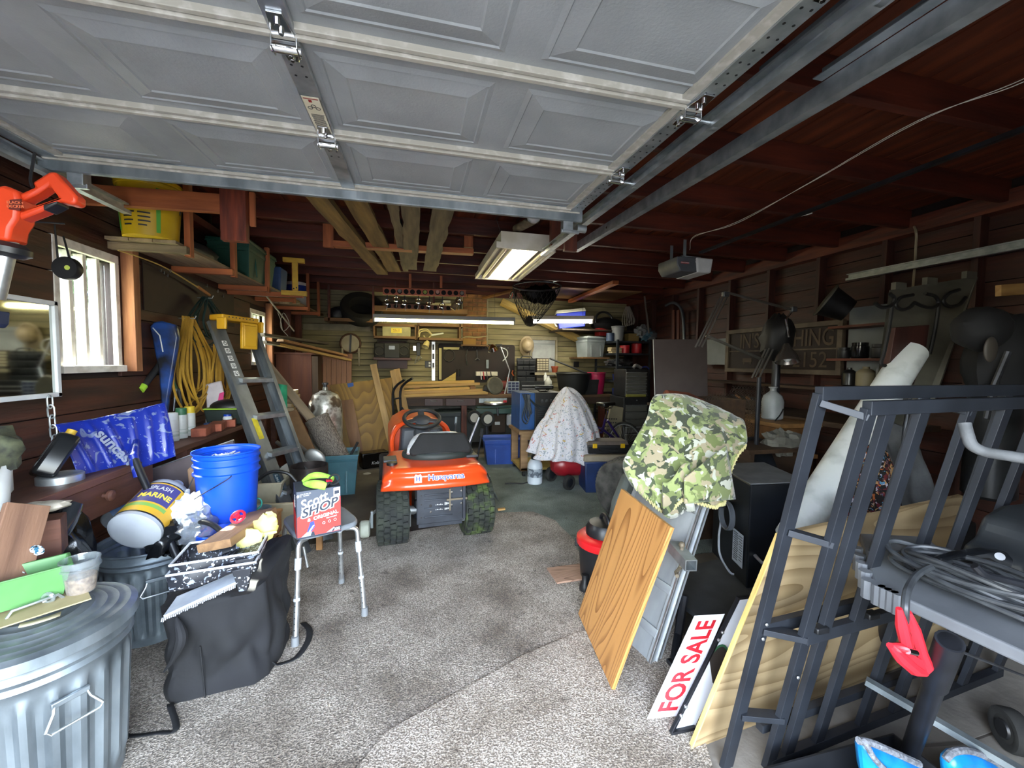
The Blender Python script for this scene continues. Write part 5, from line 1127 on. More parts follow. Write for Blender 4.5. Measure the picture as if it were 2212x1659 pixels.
part(gc, 'cloth', MB().grid(gcf, 18, 12), mat('teal_cloth', '#1f8f6e', .8, 0, '#2fb088', 8), world=True, solid=.006, smooth=60)
board('leaning_plank', 'grey brown plank slanting down behind the ladder', 'plank', P(572, 782, Y=4.9), P(672, 905, Y=4.7), .10, .025, wood('grey_plank', '#6b5f50', '#8d7e6b', .7, 6, .3), (.6, -.6, .4))
cdb = thing('cardboard_box', 'flattened cardboard leaning behind the rolled rug', 'cardboard', P(632, 930, Y=4.5))
slab(cdb, 'sheet', [(604, 898), (640, 884), (690, 990), (640, 1000)], 4.5, .03, mat('brown_card', '#6b4f33', .85, 0, '#7d5f40', 6), bevel=.004)
tk = thing('propane_tank', 'tall weathered silver propane cylinder behind the plywood', 'gas cylinder', V((-1.08, 5.25, 0)))
TKM = mat('tank_paint', '#8c8a82', .4, .55, '#55473a', 6, .42, .6, c3='#c4c4be')
part(tk, 'body', MB().lathe([(.16, .0), (.165, .02), (.19, .08), (.19, .85), (.18, .95), (.14, 1.03), (.06, 1.07), (.03, 1.075)], 32), TKM)
part(tk, 'collar', MB().lathe([(.06, 1.06), (.065, 1.075), (.03, 1.085), (.028, 1.12)], 18), TKM)
part(tk, 'valve', MB().lathe([(.022, 1.11), (.022, 1.15), (.035, 1.155), (.035, 1.175), (.0, 1.18)], 12), STEEL_D)
PLY1 = swirl('old_plywood', '#8a6a2c', '#6d5020', 1.6, 22., (1, .35, 1), .6, .0, .8)
ply = thing('plywood_sheet', 'stained plywood sheet leaning behind the mower', 'plywood', P(790, 900, Y=6.1))
def quad_sheet(parent, name, c4, t, m, **k):
    """sheet of thickness t from four corners (bl, br, tr, tl)"""
    a, b, c, d = [V(x) for x in c4]; ux_ = (b-a).normalized(); n_ = ux_.cross(d-a).normalized(); uy_ = n_.cross(ux_); M = frame(a, ux_, uy_); inv = M.inverted()
    q = [inv @ p for p in (a, b, c, d)]; mb = MB().hexa([V((p.x, p.y, p.z-t/2)) for p in q]+[V((p.x, p.y, p.z+t/2)) for p in q])
    return part(parent, name, mb, m, M, smooth=0, bevel=k.pop('bevel', .002), **k)
quad_sheet(ply, 'sheet', (P(752, 1003, Z=.01), P(853, 992, Z=.01), P(846, 816, Y=6.35), P(712, 832, Y=6.25)), .018, PLY1)
slab(ply, 'blue_tape', [(750, 829), (763, 826), (764, 834), (752, 837)], 6.16, .004, mat('painter_blue', '#1f4a8c', .6))
sb = thing('narrow_board', 'narrow brown board flat against the plywood', 'board', P(765, 920, Y=6.0))
quad_sheet(sb, 'board', (P(766, 1000, Z=.02)+V((0, -.03, 0)), P(790, 998, Z=.02)+V((0, -.03, 0)), P(762, 862, Y=6.05), P(735, 866, Y=6.05)), .02, wood('warm_brown_board', '#5c3d22', '#7a5634', .65, 5, .2, ax='y'))
TWO = wood('stud_pine', '#8a6a38', '#ad8a50', .6, 7, .2)
for lb, a, b, w in (('leftmost pine stud leaning by the plywood', P(806, 787, Y=6.2), P(852, 990, Z=.02), .09), ('middle pine stud leaning behind the hand truck', P(848, 800, Y=6.45), P(880, 960, Y=6.35), .085), ('rightmost pine stud leaning behind the hand truck', P(857, 797, Y=6.48), P(893, 960, Y=6.38), .085)):
    board('pine_stud', lb, 'stud', a, b, w, .038, TWO, (0, -1, .2), 'leaning pine studs')
# rolled rug in a teal tub
TEAL = mat('teal_plastic', '#2c5560', .45, 0, '#35626d', 5)
tote('storage_tote', 'open teal tub holding the rolled rug', place((-.87, 4.72, 0), rz=6), .46, .40, .44, TEAL, TEAL, False)
ra, rb_ = P(683, 902, Y=4.75), P(735, 1000, Y=4.72)
rr_ = thing('rolled_rug', 'rolled grey woven rug leaning in the teal tub', 'rug', ra)
RUGM = mat('grey_weave', '#4a443f', .95, 0, '#7d756c', 40, .4, .6, st=(6, 1, 1), bump=.5, bs=60)
d_ = (rb_-ra).normalized(); L_ = .75
part(rr_, 'roll', MB().lathe([(.0, 0), (.12, 0), (.125, .01), (.125, L_-.01), (.12, L_), (0, L_)], 28), RUGM, along(ra, ra+d_) @ Matrix.Rotation(rad(90), 4, 'Y'))
sp_ = MB(); pts = [V((.004+.0035*t*.9*math.cos(t*.55), 0, 0)) for t in range(2)]
spi = [V(((.012+.0042*t)*math.cos(t*.7), (.012+.0042*t)*math.sin(t*.7), -.002)) for t in range(26)]
part(rr_, 'spiral_edge', MB().tube(spi, .004, 5), mat('rug_edge', '#6d655c', .9), along(ra, ra+d_) @ Matrix.Rotation(rad(90), 4, 'Y'))
solo('rug_cord', 'dark rod sticking out of the teal tub', 'rod', MB().cyl(P(748, 1000, Y=4.6), P(773, 955, Y=4.6), .014, n=10), BLACK)
bat = thing('battery_box', 'black battery box with white lettering by the plywood', 'box', place(P(800, 1012, Z=0)+V((.03, .1, 0)), rz=24))
part(bat, 'case', MB().taper((0, 0, 0), (.33, .17), (.36, .19), .21), mat('gloss_black', '#0b0b0d', .15), bevel=.012)
text(bat, 'lettering', 'Kobi', .06, WHITE, wm(bat) @ frame(V((0, -.0925, .07)), (1, 0, 0), (0, 0, 1)), shear=.2)
solo('floor_scrap', 'white paper scrap on the concrete before the battery box', 'paper', MB().lathe([(0, 0), (.05, 0), (.04, .004), (0, .005)], 9), WHITE, M=place(P(793, 1023, Z=.001)))
# hand truck
ht = thing('hand_truck', 'black hand truck standing behind the mower', 'hand truck', P(860, 985, Z=0))
for du, dv in ((0, 0), (16, -3)):
    q = [P(852+du, 985+dv, Y=6.0), P(850+du, 900+dv, Y=6.05), P(849+du, 850+dv, Y=6.1), P(858+du, 832+dv, Y=6.05), P(875+du, 820+dv, Y=5.95)]
    part(ht, 'frame_tube', MB().tube(spline(q, 6), .018, 8), BLACK_M, world=True)
for v in (862, 895, 930, 965): part(ht, 'cross_bar', MB().cyl(P(850, v, Y=6.05), P(867, v-3, Y=6.05), .012, n=8), BLACK_M, world=True)
part(ht, 'brace', MB().cyl(P(868, 880, Y=6.05), P(895, 925, Y=5.9), .014, n=8), BLACK_M, world=True)
for du in (0, 22): part(ht, 'wheel', tyre(MB(), P(853+du, 962, Y=6.15), .13, .06, (1, .1, 0), 24), RUBBER, world=True)
part(ht, 'toe_plate', MB().box(P(862, 988, Y=5.95), (.3, .16, .01)), BLACK_M, world=True, smooth=0)
# pots behind the stool
kt = thing('steel_drum', 'open thin walled dark steel drum behind the gloves', 'drum', P(668, 1075, Y=3.35))
kp = P(669, 1085, Y=3.38); kp.z = .36
part(kt, 'wall', MB().vessel([(.135, 0), (.135, .27)], .003, 36), mat('dark_sheet_steel', '#3f3836', .35, .75, '#6a605c', 5), Matrix.Translation(kp))
part(kt, 'seam', MB().box((.02, -.1365, .13), (.012, .003, .26)), STEEL_D, Matrix.Translation(kp), smooth=0)
stnd = thing('low_table', 'black topped low table under the steel drum', 'table', V((-.95, 3.38, 0)))
part(stnd, 'top', MB().box((-.98, 3.38, .345), (.6, .36, .025)), BLACK, world=True, smooth=0, bevel=.004)
for x in (-1.24, -.72):
    for y in (3.24, 3.52): part(stnd, 'leg', MB().box((x, y, .167), (.04, .04, .335)), PINE_O, world=True, smooth=0)
cb_ = thing('cream_bin', 'cream plastic bin beside the steel drum', 'bin', V((-1.1, 3.32, .358)))
part(cb_, 'body', MB().tray((-1.13, 3.34, .358), (.26, .2), (.32, .24), .19, .006, .01), mat('cream_plastic', '#b9b198', .5, 0, '#a59c82', 5), world=True, bevel=.01)
part(cb_, 'black_trim', MB().tube(spline([P(552, 1040, Y=3.2), P(585, 1020, Y=3.2), P(620, 1022, Y=3.2), P(640, 1040, Y=3.2)]), .012, 8), BLACK, world=True)
ws = solo('white_basin', 'upturned white basin behind the steel drum', 'basin', MB().lathe([(.15, 0), (.14, .03), (.11, .09), (.0, .1)], 24), WHITE, M=place(P(640, 1012, Y=3.75)+V((0, 0, -.06)), rx=18, ry=-12))
solo('gas_can', 'small red can behind the green gloves', 'can', MB().lathe([(.05, 0), (.055, .01), (.055, .14), (.03, .18), (0, .181)], 18), mat('dull_red', '#7a2226', .5), M=place(P(716, 1085, Y=3.45)*1+V((0, 0, 0))))
for a, b, lb in (((598, 955), (662, 1000), 'grey metal shovel handle lying left of the rug'), ((632, 950), (672, 985), 'dark tool handle crossing behind the shovel handle')):
    o = thing('garden_tool', lb, 'garden tool', P(*a, Y=3.9))
    part(o, 'handle', MB().cyl(P(*a, Y=4.0), P(*b, Y=3.8), .018, n=10), mat('tool_grey', '#6d6a64', .5, .3), world=True)
    part(o, 'blade', MB().ell(P(b[0]+8, b[1]+6, Y=3.78), (.08, .02, .10), 18, 10, R=rot(0, -40)), mat('tool_steel', '#7b7a76', .4, .6), world=True)
fc = thing('folding_chair', 'folded beige chair lying behind the stool', 'folding chair', P(600, 1150, Y=2.85))
slab(fc, 'seat', [(540, 1090), (640, 1085), (620, 1200), (590, 1235), (530, 1200)], 2.9, .03, mat('beige_vinyl', '#8d8267', .7, 0, '#9d9276', 6), bevel=.008)
for a, b in (((655, 1180), (664, 1225)), ((700, 1110), (735, 1098))): part(fc, 'tube_leg', MB().cyl(P(*a, Y=2.75), P(*b, Y=2.75), .01, n=8), ALU, world=True)
hz = thing('green_hose', 'teal hose loop by the blue bucket', 'hose', P(555, 1090, Y=2.6))
part(hz, 'hose', MB().tube(spline([P(540, 1105, Y=2.6), P(548, 1080, Y=2.6), P(562, 1078, Y=2.6), P(564, 1092, Y=2.6), P(545, 1108, Y=2.55)]), .005, 6), mat('teal_hose', '#1f7f72', .5), world=True)
part(hz, 'cup', MB().vessel([(.05, 0), (.06, .06)], .003, 20, P(562, 1118, Y=2.62)), mat('smoke_grey', '#4d5558', .4), world=True)
# ------------------------------------------------------------------ ride-on mower
MW = thing('riding_mower', 'orange riding lawn mower seen from behind on the carpet', 'riding mower', (.145, 3.28, .016))
HORG = mat('mower_orange', '#d94a1c', .3, 0, '#cf4418', 5, coat=.5)
MGREY = mat('mower_grey_plastic', '#33363b', .5, 0, '#3b3e44', 6)
MPLATE = mat('mower_frame_steel', '#2c2f36', .4, .4, '#3a3e46', 6)
TG = mat('grassy_rubber', '#191c18', .85, 0, '#3d4a22', 9, .45, .62, bump=.2, bs=40, c3='#262b20')
TK2 = mat('clean_rubber', '#1a1d1c', .85, 0, '#2c3128', 10, .4, .7, bump=.2, bs=40)
cx_, ya_ = .145, 3.30; RT, WT = .24, .25
for sx, m in ((-1, TK2), (1, TG)):
    c = V((cx_+sx*.335, ya_, RT+.017)); w = part(MW, 'rear_wheel', MB().lathe([(RT*.5, -WT*.40), (RT*.78, -WT*.49), (RT*.93, -WT*.47), (RT*.965, -WT*.34), (RT*.965, WT*.34), (RT*.93, WT*.47), (RT*.78, WT*.49), (RT*.5, WT*.40), (RT*.5, -WT*.40)], 64, c, rot(0, 90)), m, world=True)
    tr_m = MB()
    for k in range(30):
        for row in range(5):
            a = 2*math.pi*(k+(.5 if row % 2 else 0))/30; y = (row-2)*WT*.178; wd_ = WT*(.15 if row in (0, 4) else .155); rr = RT*(.985 if row in (0, 4) else .99)
            R0 = rot(0, 90) @ rot(0, 0, math.degrees(a))
            sk = 9*(1 if (k+row) % 2 else -1)
            tr_m.box(c+R0 @ V((rr, 0, -y)), (.022, .034, wd_*.95), R0 @ rot(sk))
    part(w, 'tread_blocks', tr_m, m, world=True, smooth=0)
    part(w, 'rim', MB().lathe([(0, -.02), (.05, -.03), (.1, -.01), (RT*.52, -WT*.36), (RT*.56, -WT*.42), (RT*.5, -WT*.36), (.1, 0), (0, 0)], 32, c, rot(0, 90*sx)), mat('rim_paint', '#8d8c84', .5, 0, '#6d6c64', 8), world=True)
# axle and transmission
part(MW, 'axle', MB().cyl((cx_-.24, ya_, .25), (cx_+.24, ya_, .25), .035, n=14), mat('cast_aluminium', '#8d9092', .5, .7), world=True)
part(MW, 'transaxle', MB().box((cx_, ya_+.1, .26), (.34, .26, .16)), BLACK_M, world=True, bevel=.02)
for x in (-.225, .21): part(MW, 'axle_bracket', MB().box((cx_+x, ya_-.09, .22), (.05, .07, .12)), mat('cast_aluminium', '#8d9092', .5, .7), world=True, bevel=.008)
# rear plate
yp = 3.09
pl = part(MW, 'rear_plate', MB().box2((cx_-.165, yp, .205), (cx_+.20, yp+.02, .50)), MPLATE, world=True, smooth=0, bevel=.006)
for z in (.26, .325, .39, .43): part(pl, 'pressed_rib', MB().box((cx_+.0, yp-.003, z), (.22, .008, .012)), MPLATE, world=True, bevel=.003)
part(pl, 'side_flange', MB().box((cx_+.195, yp-.01, .36), (.02, .03, .26)), MPLATE, world=True, smooth=0)
part(pl, 'hitch_bar', MB().box((cx_+.085, yp-.012, .385), (.012, .012, .17)).box((cx_+.14, yp-.014, .385), (.16, .01, .014)), mat('rusty_steel', '#6d6353', .6, .4), world=True, smooth=0)
for x, z in ((.1, .44), (.175, .445), (.1, .34), (.175, .345), (-.06, .30)): part(pl, 'bolt', MB().lathe([(.0, .008), (.008, .007), (.01, 0)], 10, (cx_+x, yp-.002, z), rot(90)), CHROME, world=True)
hm = MB()
for x, z, r in ((-.135, .47, .006), (-.13, .43, .006), (-.13, .36, .006), (-.13, .26, .006), (0, .475, .008), (-.06, .345, .012), (-.145, .22, .005), (.17, .27, .008)): hm.cyl((cx_+x, yp-.001, z), (cx_+x, yp+.001, z), r, n=10)
part(pl, 'plate_holes', hm, BLACK, world=True)
pr_ = MB()
for z in (.348, .31):
    for k in range(5): pr_.box((cx_-.02+k*.012, yp-.0012, z+.002*(k % 2)), (.008, .0006, .004+.004*(k % 2)))
    for k in range(4): pr_.box((cx_+.05+k*.009, yp-.0012, z+.004), (.006, .0006, .022-.004*k))
part(pl, 'pictogram_print', pr_, WHITE, world=True, smooth=0)
part(MW, 'lower_skirt', MB().box2((cx_-.15, yp+.02, .17), (cx_+.19, yp+.04, .235)), MPLATE, world=True, smooth=0, bevel=.004)
# fender: broad pan with rolled rear lip
def fender(u, v):
    """u across, v from the front of the pan over the rear edge and down the lip"""
    x = (u-.5)*2; yb = 2.99+.10*abs(x)**3; half = .392
    edge = max(0, abs(x)-.84)/.16
    if v < .5:
        t = v/.5; y = 3.62+(yb+.06-3.62)*t; z = .672-.012*t-.02*abs(x)**4-.05*edge
        wdt = half*(1-.03*(1-t))
    elif v < .68:
        t = (v-.5)/.18; a = t*math.pi/2; y = yb+.06-.06*math.sin(a); z = .66-.02*abs(x)**4-.03*(1-math.cos(a))-.05*edge; wdt = half*(1+.01*t)
    else:
        t = (v-.68)/.32; y = yb-.03*t+.012*math.sin(t*6.28); z = .63-.02*abs(x)**4-.112*t-.05*edge*(1-t); wdt = half*(1.01+.03*t)
    return V((cx_+x*wdt-.015, y, z))
fe = part(MW, 'fender', MB().grid(fender, 48, 36), HORG, world=True, solid=.008, smooth=70)
part(MW, 'inner_fender', MB().box2((cx_-.30, 3.14, .46), (cx_+.30, 3.5, .58)), mat('mower_orange_dark', '#a8361a', .5), world=True, bevel=.03)
for x in (-.39, .33): part(MW, 'foot_mat', MB().box((cx_+x*.9, 3.32, .672), (.10, .16, .02)), MGREY, world=True, bevel=.006)
BLUT = mat('logo_blue', '#26348c', .4); WHT = mat('logo_white', '#eaf0f6', .4)
Mt_ = frame(V((cx_+.02, 2.966, .598)), (1, 0, 0), (0, .1, 1))
text(MW, 'lettering_outline', 'Husqvarna', .058, WHT, Mt_ @ place((.02, 0, 0)), bold=.0035, sx=1.08)
text(MW, 'lettering', 'Husqvarna', .058, BLUT, Mt_ @ place((.02, 0, .0012)), bold=.0008, sx=1.08)
part(MW, 'crest_outline', MB().prism([(-.026, -.03), (.026, -.03), (.026, .018), (.018, .032), (0, .026), (-.018, .032), (-.026, .018)], .0006), WHT, Mt_ @ place((-.185, 0, 0)), smooth=0)
text(MW, 'crest_letter', 'H', .045, BLUT, Mt_ @ place((-.185, -.002, .0012)), bold=.001)
# seat with a torn plastic wrap
SEATB = mat('seat_black', '#0d0d0e', .8, 0, '#141415', 6, bump=.2, bs=40)
part(MW, 'seat_base', MB().ell((cx_+.03, 3.42, .70), (.27, .2, .04), 28, 10), MGREY, world=True)
sb_ = part(MW, 'seat_back', MB().prism([(-.235, 0), (.235, 0), (.26, .04), (.235, .10), (.20, .175), (-.16, .185), (-.21, .11), (-.26, .04)], .10, rot(66), (cx_+.045, 3.33, .665)), SEATB, world=True, bevel=.03, segs=4)
FOIL = mat('silver_wrap', '#a9adb0', .22, .5, '#e0e3e5', 12, bump=.8, bs=18)
part(sb_, 'plastic_wrap', MB().tube(spline([(cx_-.215, 3.27, .715), (cx_-.19, 3.31, .76), (cx_-.13, 3.375, .825), (cx_, 3.39, .838), (cx_+.18, 3.385, .835), (cx_+.25, 3.33, .77), (cx_+.29, 3.28, .71)], 5), [.012, .016, .02, .022, .024, .026, .027, .027, .027, .027, .027, .027, .027, .027, .026, .025, .024, .022, .022, .021, .021, .02, .019, .019, .018, .018, .016, .014, .012, .01, .008], 10), FOIL, world=True, smooth=25)
part(sb_, 'plastic_wrap', MB().prism([(-.02, 0), (.03, .02), (.015, .07), (-.03, .1)], .006, rot(66), (cx_-.17, 3.27, .70)), FOIL, world=True)
part(sb_, 'seam', MB().box((cx_+.04, 3.33, .795), (.28, .004, .006)), mat('seat_seam', '#3a3a3c', .6), world=True, smooth=0)
part(MW, 'seat_skirt', MB().torus((0, 0, 0), 1, .06, 40, 8).xf(Matrix.Translation((cx_+.04, 3.40, .685)) @ Matrix.Diagonal((.28, .19, .5, 1))), mat('seat_green_black', '#1d2523', .6), world=True)
# dash, hood, steering
part(MW, 'dash', MB().taper((cx_-.02, 4.22, .45), (.46, .34), (.40, .26), .34), MGREY, world=True, bevel=.03)
part(MW, 'hood', MB().prism([(-.3, .38), (.3, .38), (.3, .68), (.25, .78), (.13, .85), (-.13, .85), (-.25, .78), (-.3, .68)], .85, rot(90), (cx_-.03, 5.15, 0)), HORG, world=True, bevel=.03, segs=3)
part(MW, 'hood_trim', MB().tube(spline([(cx_-.30, 4.13, .50), (cx_-.31, 4.14, .68), (cx_-.24, 4.17, .80), (cx_-.1, 4.19, .85), (cx_+.07, 4.19, .85), (cx_+.2, 4.17, .80), (cx_+.25, 4.14, .70), (cx_+.245, 4.13, .52)]), .022, 8), HORG, world=True)
part(MW, 'steering_column', MB().lathe([(.085, 0), (.08, .1), (.06, .14), (.055, .2)], 24, (cx_-.03, 4.02, .66), rot(-18)), MGREY, world=True)
sw_ = frame(V((cx_-.035, 3.99, .895)), (1, 0, 0), (0, .92, .38))
stw = part(MW, 'steering_wheel', MB().torus((0, 0, 0), .168, .019, 40, 12), mat('wheel_black', '#222427', .55), sw_)
part(stw, 'hub', MB().lathe([(.08, -.03), (.09, -.015), (.07, .0), (0, .006)], 24), MGREY, sw_)
for a in (200, 340, 90): part(stw, 'spoke', MB().box((.1*math.cos(rad(a)), .1*math.sin(rad(a)), -.01), (.14, .06, .016), rot(0, 0, a)), MGREY, sw_, bevel=.005)
part(MW, 'ignition_knob', MB().lathe([(.018, 0), (.018, .02), (0, .022)], 14, (cx_-.1, 4.05, .80), rot(60)), CHROME, world=True)
part(MW, 'ignition_knob', MB().lathe([(.02, 0), (.02, .015), (0, .017)], 14, (cx_+.14, 4.06, .76), rot(70)), BLACK, world=True)
part(MW, 'lift_lever', MB().cyl((cx_+.2, 3.5, .80), (cx_+.225, 3.6, .93), .008, n=8), STEEL_D, world=True); part(MW, 'lever_grip', MB().cyl((cx_+.218, 3.575, .89), (cx_+.228, 3.605, .95), .011, n=10), GALV_D, world=True)
part(MW, 'shift_lever', MB().cyl((cx_+.40, 3.5, .58), (cx_+.47, 3.62, .80), .009, n=8), BLACK_M, world=True); part(MW, 'shift_knob', MB().cyl((cx_+.458, 3.6, .76), (cx_+.478, 3.63, .83), .018, n=10), BLACK, world=True)
# deck, gauge wheel, chute, front wheels
part(MW, 'mower_deck', MB().lathe([(.42, .08), (.42, .16), (.36, .20), (.0, .21)], 36, (cx_, 4.05, 0)), HORG, world=True)
gw = part(MW, 'gauge_wheel', MB().lathe([(0, -.035), (.05, -.04), (.066, -.03), (.07, 0), (.066, .03), (.05, .04), (0, .035)], 24, (-.40, 3.42, .09), rot(0, 90)), mat('worn_white_wheel', '#a8aca0', .6, 0, '#8b9082', 8), world=True)
part(MW, 'wheel_arm', MB().tube([(-.37, 3.42, .09), (-.345, 3.43, .2), (-.28, 3.48, .24)], .012, 8), GALV, world=True)
part(MW, 'adjuster', MB().box((-.345, 3.40, .17), (.02, .03, .14)), GALV_D, world=True, bevel=.003)
part(MW, 'discharge_chute', MB().grid(lambda u, v: V((cx_+.45+.17*u, 3.55+.4*v, .36-.2*u*u)), 8, 6), mat('chute_rubber', '#4c524d', .6), world=True, solid=.008)
for sx in (-1, 1):
    part(MW, 'front_wheel', tyre(MB(), V((cx_+sx*.36, 4.85, .19)), .19, .15, (1, 0, 0), 32), RUBBER, world=True)
part(MW, 'frame', MB().box2((cx_-.16, 3.3, .33), (cx_+.16, 4.9, .42)), BLACK_M, world=True, smooth=0)
part(MW, 'tie_rod', MB().cyl(P(1017, 1007, Y=3.4), P(1066, 1032, Y=3.5), .006, n=6), GALV, world=True)
for z in (0,): part(MW, 'fuel_cap', MB().lathe([(.04, 0), (.04, .02), (0, .022)], 18, (cx_-.34, 3.2, .655)), BLACK, world=True)
MW.matrix_world = place((.145, 3.28, .016), rz=5)
solo('wood_chip', 'small split of pale wood on the carpet right of the mower', 'wood', MB().box((0, 0, .01), (.075, .03, .018)), PINE, M=place(P(1083, 1102, Z=.016), rz=5), smooth=0, bevel=.003)
# ------------------------------------------------------------------ back of the garage
def pbox(parent, name, u0, v0, u1, v1, Y, d, m, bevel=.004, **k):
    """box whose front face at depth Y fills the pixel rectangle, d deep behind it"""
    a, b = P(u0, v1, Y=Y), P(u1, v0, Y=Y); x0, x1, z0, z1 = min(a.x, b.x), max(a.x, b.x), min(a.z, b.z), max(a.z, b.z)
    c = V(((x0+x1)/2, Y+d/2, z0)); return part(parent, name, MB().box((0, 0, (z1-z0)/2), (x1-x0, d, z1-z0)), m, Matrix.Translation(c), smooth=0, bevel=bevel, **k)
def at3(u, v, Y): return P(u, v, Y=Y)
BW = wood('workbench_wood', '#4d3824', '#6e5336', .7, 6, .3)
WB = thing('workbench', 'long wooden workbench along the back wall', 'workbench', (1.4, 6.9, 0))
part(WB, 'top', MB().box2((-.3, 6.5, .86), (3.35, 7.28, .905)), BW, world=True, smooth=0, bevel=.004)
part(WB, 'apron', MB().box2((-.28, 6.52, .74), (3.33, 6.55, .86)), wood('apron_dark', '#2c1c14', '#46301f', .7, 6, .3), world=True, smooth=0)
for x in (-.25, .75, 1.9, 3.2): part(WB, 'leg', MB().box2((x-.045, 6.54, 0), (x+.045, 6.63, .86)), REDWOOD_Z, world=True, smooth=0, bevel=.003)
DRW = mat('drawer_maroon', '#33130f', .5, 0, '#421b14', 6)
for u0, u1 in ((917, 957), (963, 1028)):
    d = pbox(WB, 'drawer', u0, 861, u1, 877, 6.49, .03, DRW)
    c = P((u0+u1)/2, 866, Y=6.47); part(d, 'pull', MB().tube([c+V((-.05, .02, 0)), c+V((-.05, 0, 0)), c+V((.05, 0, 0)), c+V((.05, .02, 0))], .006, 6), ALU, world=True)
pbox(WB, 'back_panel', 880, 868, 1120, 960, 7.05, .02, mat('grey_panel', '#4a4a44', .8, 0, '#5a5a54', 4))
# lumber on the bench
for k, (lb, u0, v0, u1, v1, Y, h) in enumerate((('topmost pine length on the workbench', 872, 828, 1024, 824, 6.75, .042), ('second pine length on the workbench', 868, 836, 1036, 829, 6.62, .04), ('short pine length in the middle of the bench pile', 870, 845, 1014, 838, 6.56, .038), ('pine length with a black mark on the bench', 872, 848, 1044, 843, 6.5, .04), ('lowest and longest pine length on the bench edge', 872, 855, 1053, 848, 6.45, .045))):
    a, b = P(u0, v0, Y=Y), P(u1, v1, Y=Y); board('bench_lumber', lb, 'lumber', a, b, .09, h, TWO if k % 2 else wood('gold_pine', '#9a7637', '#c09a52', .6, 7, .2), group='pine lengths on the workbench')
solo('scrap_plywood', 'triangular plywood scrap standing in the bench pile', 'plywood', MB().prism([(-.14, -.18), (.12, -.18), (.13, .17), (-.14, 0)], .012, rot(80)), wood('yellow_scrap', '#8a7434', '#ab9448', .6, 6, .2), M=place(P(968, 826, Y=6.85)), smooth=0)
for x, lb in ((0., 'left spacer block under the bench lumber'), (.9, 'right spacer block under the bench lumber')): solo('spacer_block', lb, 'wood block', MB().box((0, 0, .07), (.09, .3, .14)), PINE_O, M=place((x, 6.76, .906)), smooth=0)
# pegboard with tools
pgb = thing('tool_board', 'dark brown hardboard tool panel above the workbench', 'tool panel', P(1030, 790, Y=7.26))
c0_, c1_ = P(946, 826, Y=7.255), P(1112, 745, Y=7.255)
def rrect(w, h, r, n=5): return [(sx*(w/2-r)+r*math.cos(rad(a0+90*i/n)), sy*(h/2-r)+r*math.sin(rad(a0+90*i/n))) for sx, sy, a0 in ((1, 1, 0), (-1, 1, 90), (-1, -1, 180), (1, -1, 270)) for i in range(n+1)]
part(pgb, 'panel', MB().prism(rrect(c1_.x-c0_.x, c1_.z-c0_.z, .05), .012), mat('brown_hardboard', '#150906', .7, 0, '#1d0e09', 5), frame((c0_+c1_)/2, (1, 0, 0), (0, 0, 1)), smooth=0)
hkm = MB()
for k in range(16): q = P(992+k*7, 752, Y=7.24); hkm.tube([q+V((0, .01, 0)), q+V((0, -.02, 0)), q+V((0, -.025, .012))], .0025, 5)
part(pgb, 'peg_wires', hkm, GALV, world=True)
def hung(name, label, cat, parts, Y=7.22, group='tools on the brown panel'):
    o = thing(name, label, cat, P(parts[0][2][0][0], parts[0][2][0][1], Y=Y), group)
    for nm, m, pts, r in parts: part(o, nm, MB().tube([P(u, v, Y=Y) for u, v in pts], r, 8), m, world=True)
    return o
WDL = mat('handle_wood', '#8d7a4a', .6)
yr = thing('folding_rule', 'cream folded wooden rule hung on the panel left side', 'rule', P(952, 785, Y=7.22)); pbox(yr, 'stick', 948, 752, 954, 820, 7.22, .012, mat('cream_rule', '#a39a6e', .6)); pbox(yr, 'cross_stick', 958, 750, 992, 755, 7.22, .012, mat('cream_rule', '#a39a6e', .6))
hung('belt_loop', 'black drive belt loop hung on the panel', 'belt', [('loop', BLACK, [(970+12*math.cos(rad(a)), 768+13*math.sin(rad(a))) for a in range(0, 361, 24)], .008)])
hung('pliers', 'steel pliers hanging near the panel middle', 'pliers', [('jaw', CHROME, [(1008, 780), (1009, 788)], .012), ('grip', STEEL_D, [(1009, 788), (1006, 770), (1010, 755)], .009)])
hung('wrench', 'dark steel wrench hanging right of the pliers', 'wrench', [('shaft', STEEL_D, [(1030, 755), (1031, 775)], .01), ('head', STEEL_D, [(1027, 778), (1031, 774), (1036, 778)], .012)])
hung('screwdriver', 'left chrome screwdriver low on the panel', 'screwdriver', [('shaft', CHROME, [(987, 798), (987, 813)], .012)])
hung('screwdriver', 'right chrome screwdriver low on the panel', 'screwdriver', [('shaft', CHROME, [(993, 798), (993, 813)], .01)])
ph = thing('dust_brush', 'grey flat scraper hanging below the desk lamp', 'scraper', P(1053, 785, Y=7.22)); pbox(ph, 'blade', 1050, 777, 1056, 796, 7.22, .015, GALV_D, bevel=.01)
hung('snips', 'orange handled snips at the right end of the panel', 'snips', [('grip', mat('orange_grip', '#b8561c', .5), [(1108, 800), (1106, 806), (1110, 812)], .012), ('blade', STEEL_D, [(1107, 810), (1105, 820)], .008)])
sh_ = thing('small_parts_shelf', 'white narrow shelf strip on the tool panel', 'shelf', P(1052, 808, Y=7.2)); pbox(sh_, 'strip', 1029, 803, 1075, 812, 7.15, .09, LWH)
for u, m_ in ((1038, WHITE), (1044, RED), (1051, STEEL_D), (1060, BLACK)): tag(part(None, 'screwdriver', MB().cyl(P(u, 803, Y=7.14), P(u+2, 820, Y=7.14), .009, n=8), m_), {1038: 'white handled driver in the shelf strip', 1044: 'red handled driver in the shelf strip', 1051: 'steel grey driver in the shelf strip', 1060: 'black handled driver in the shelf strip'}[u], 'screwdriver', 'drivers in the shelf strip')
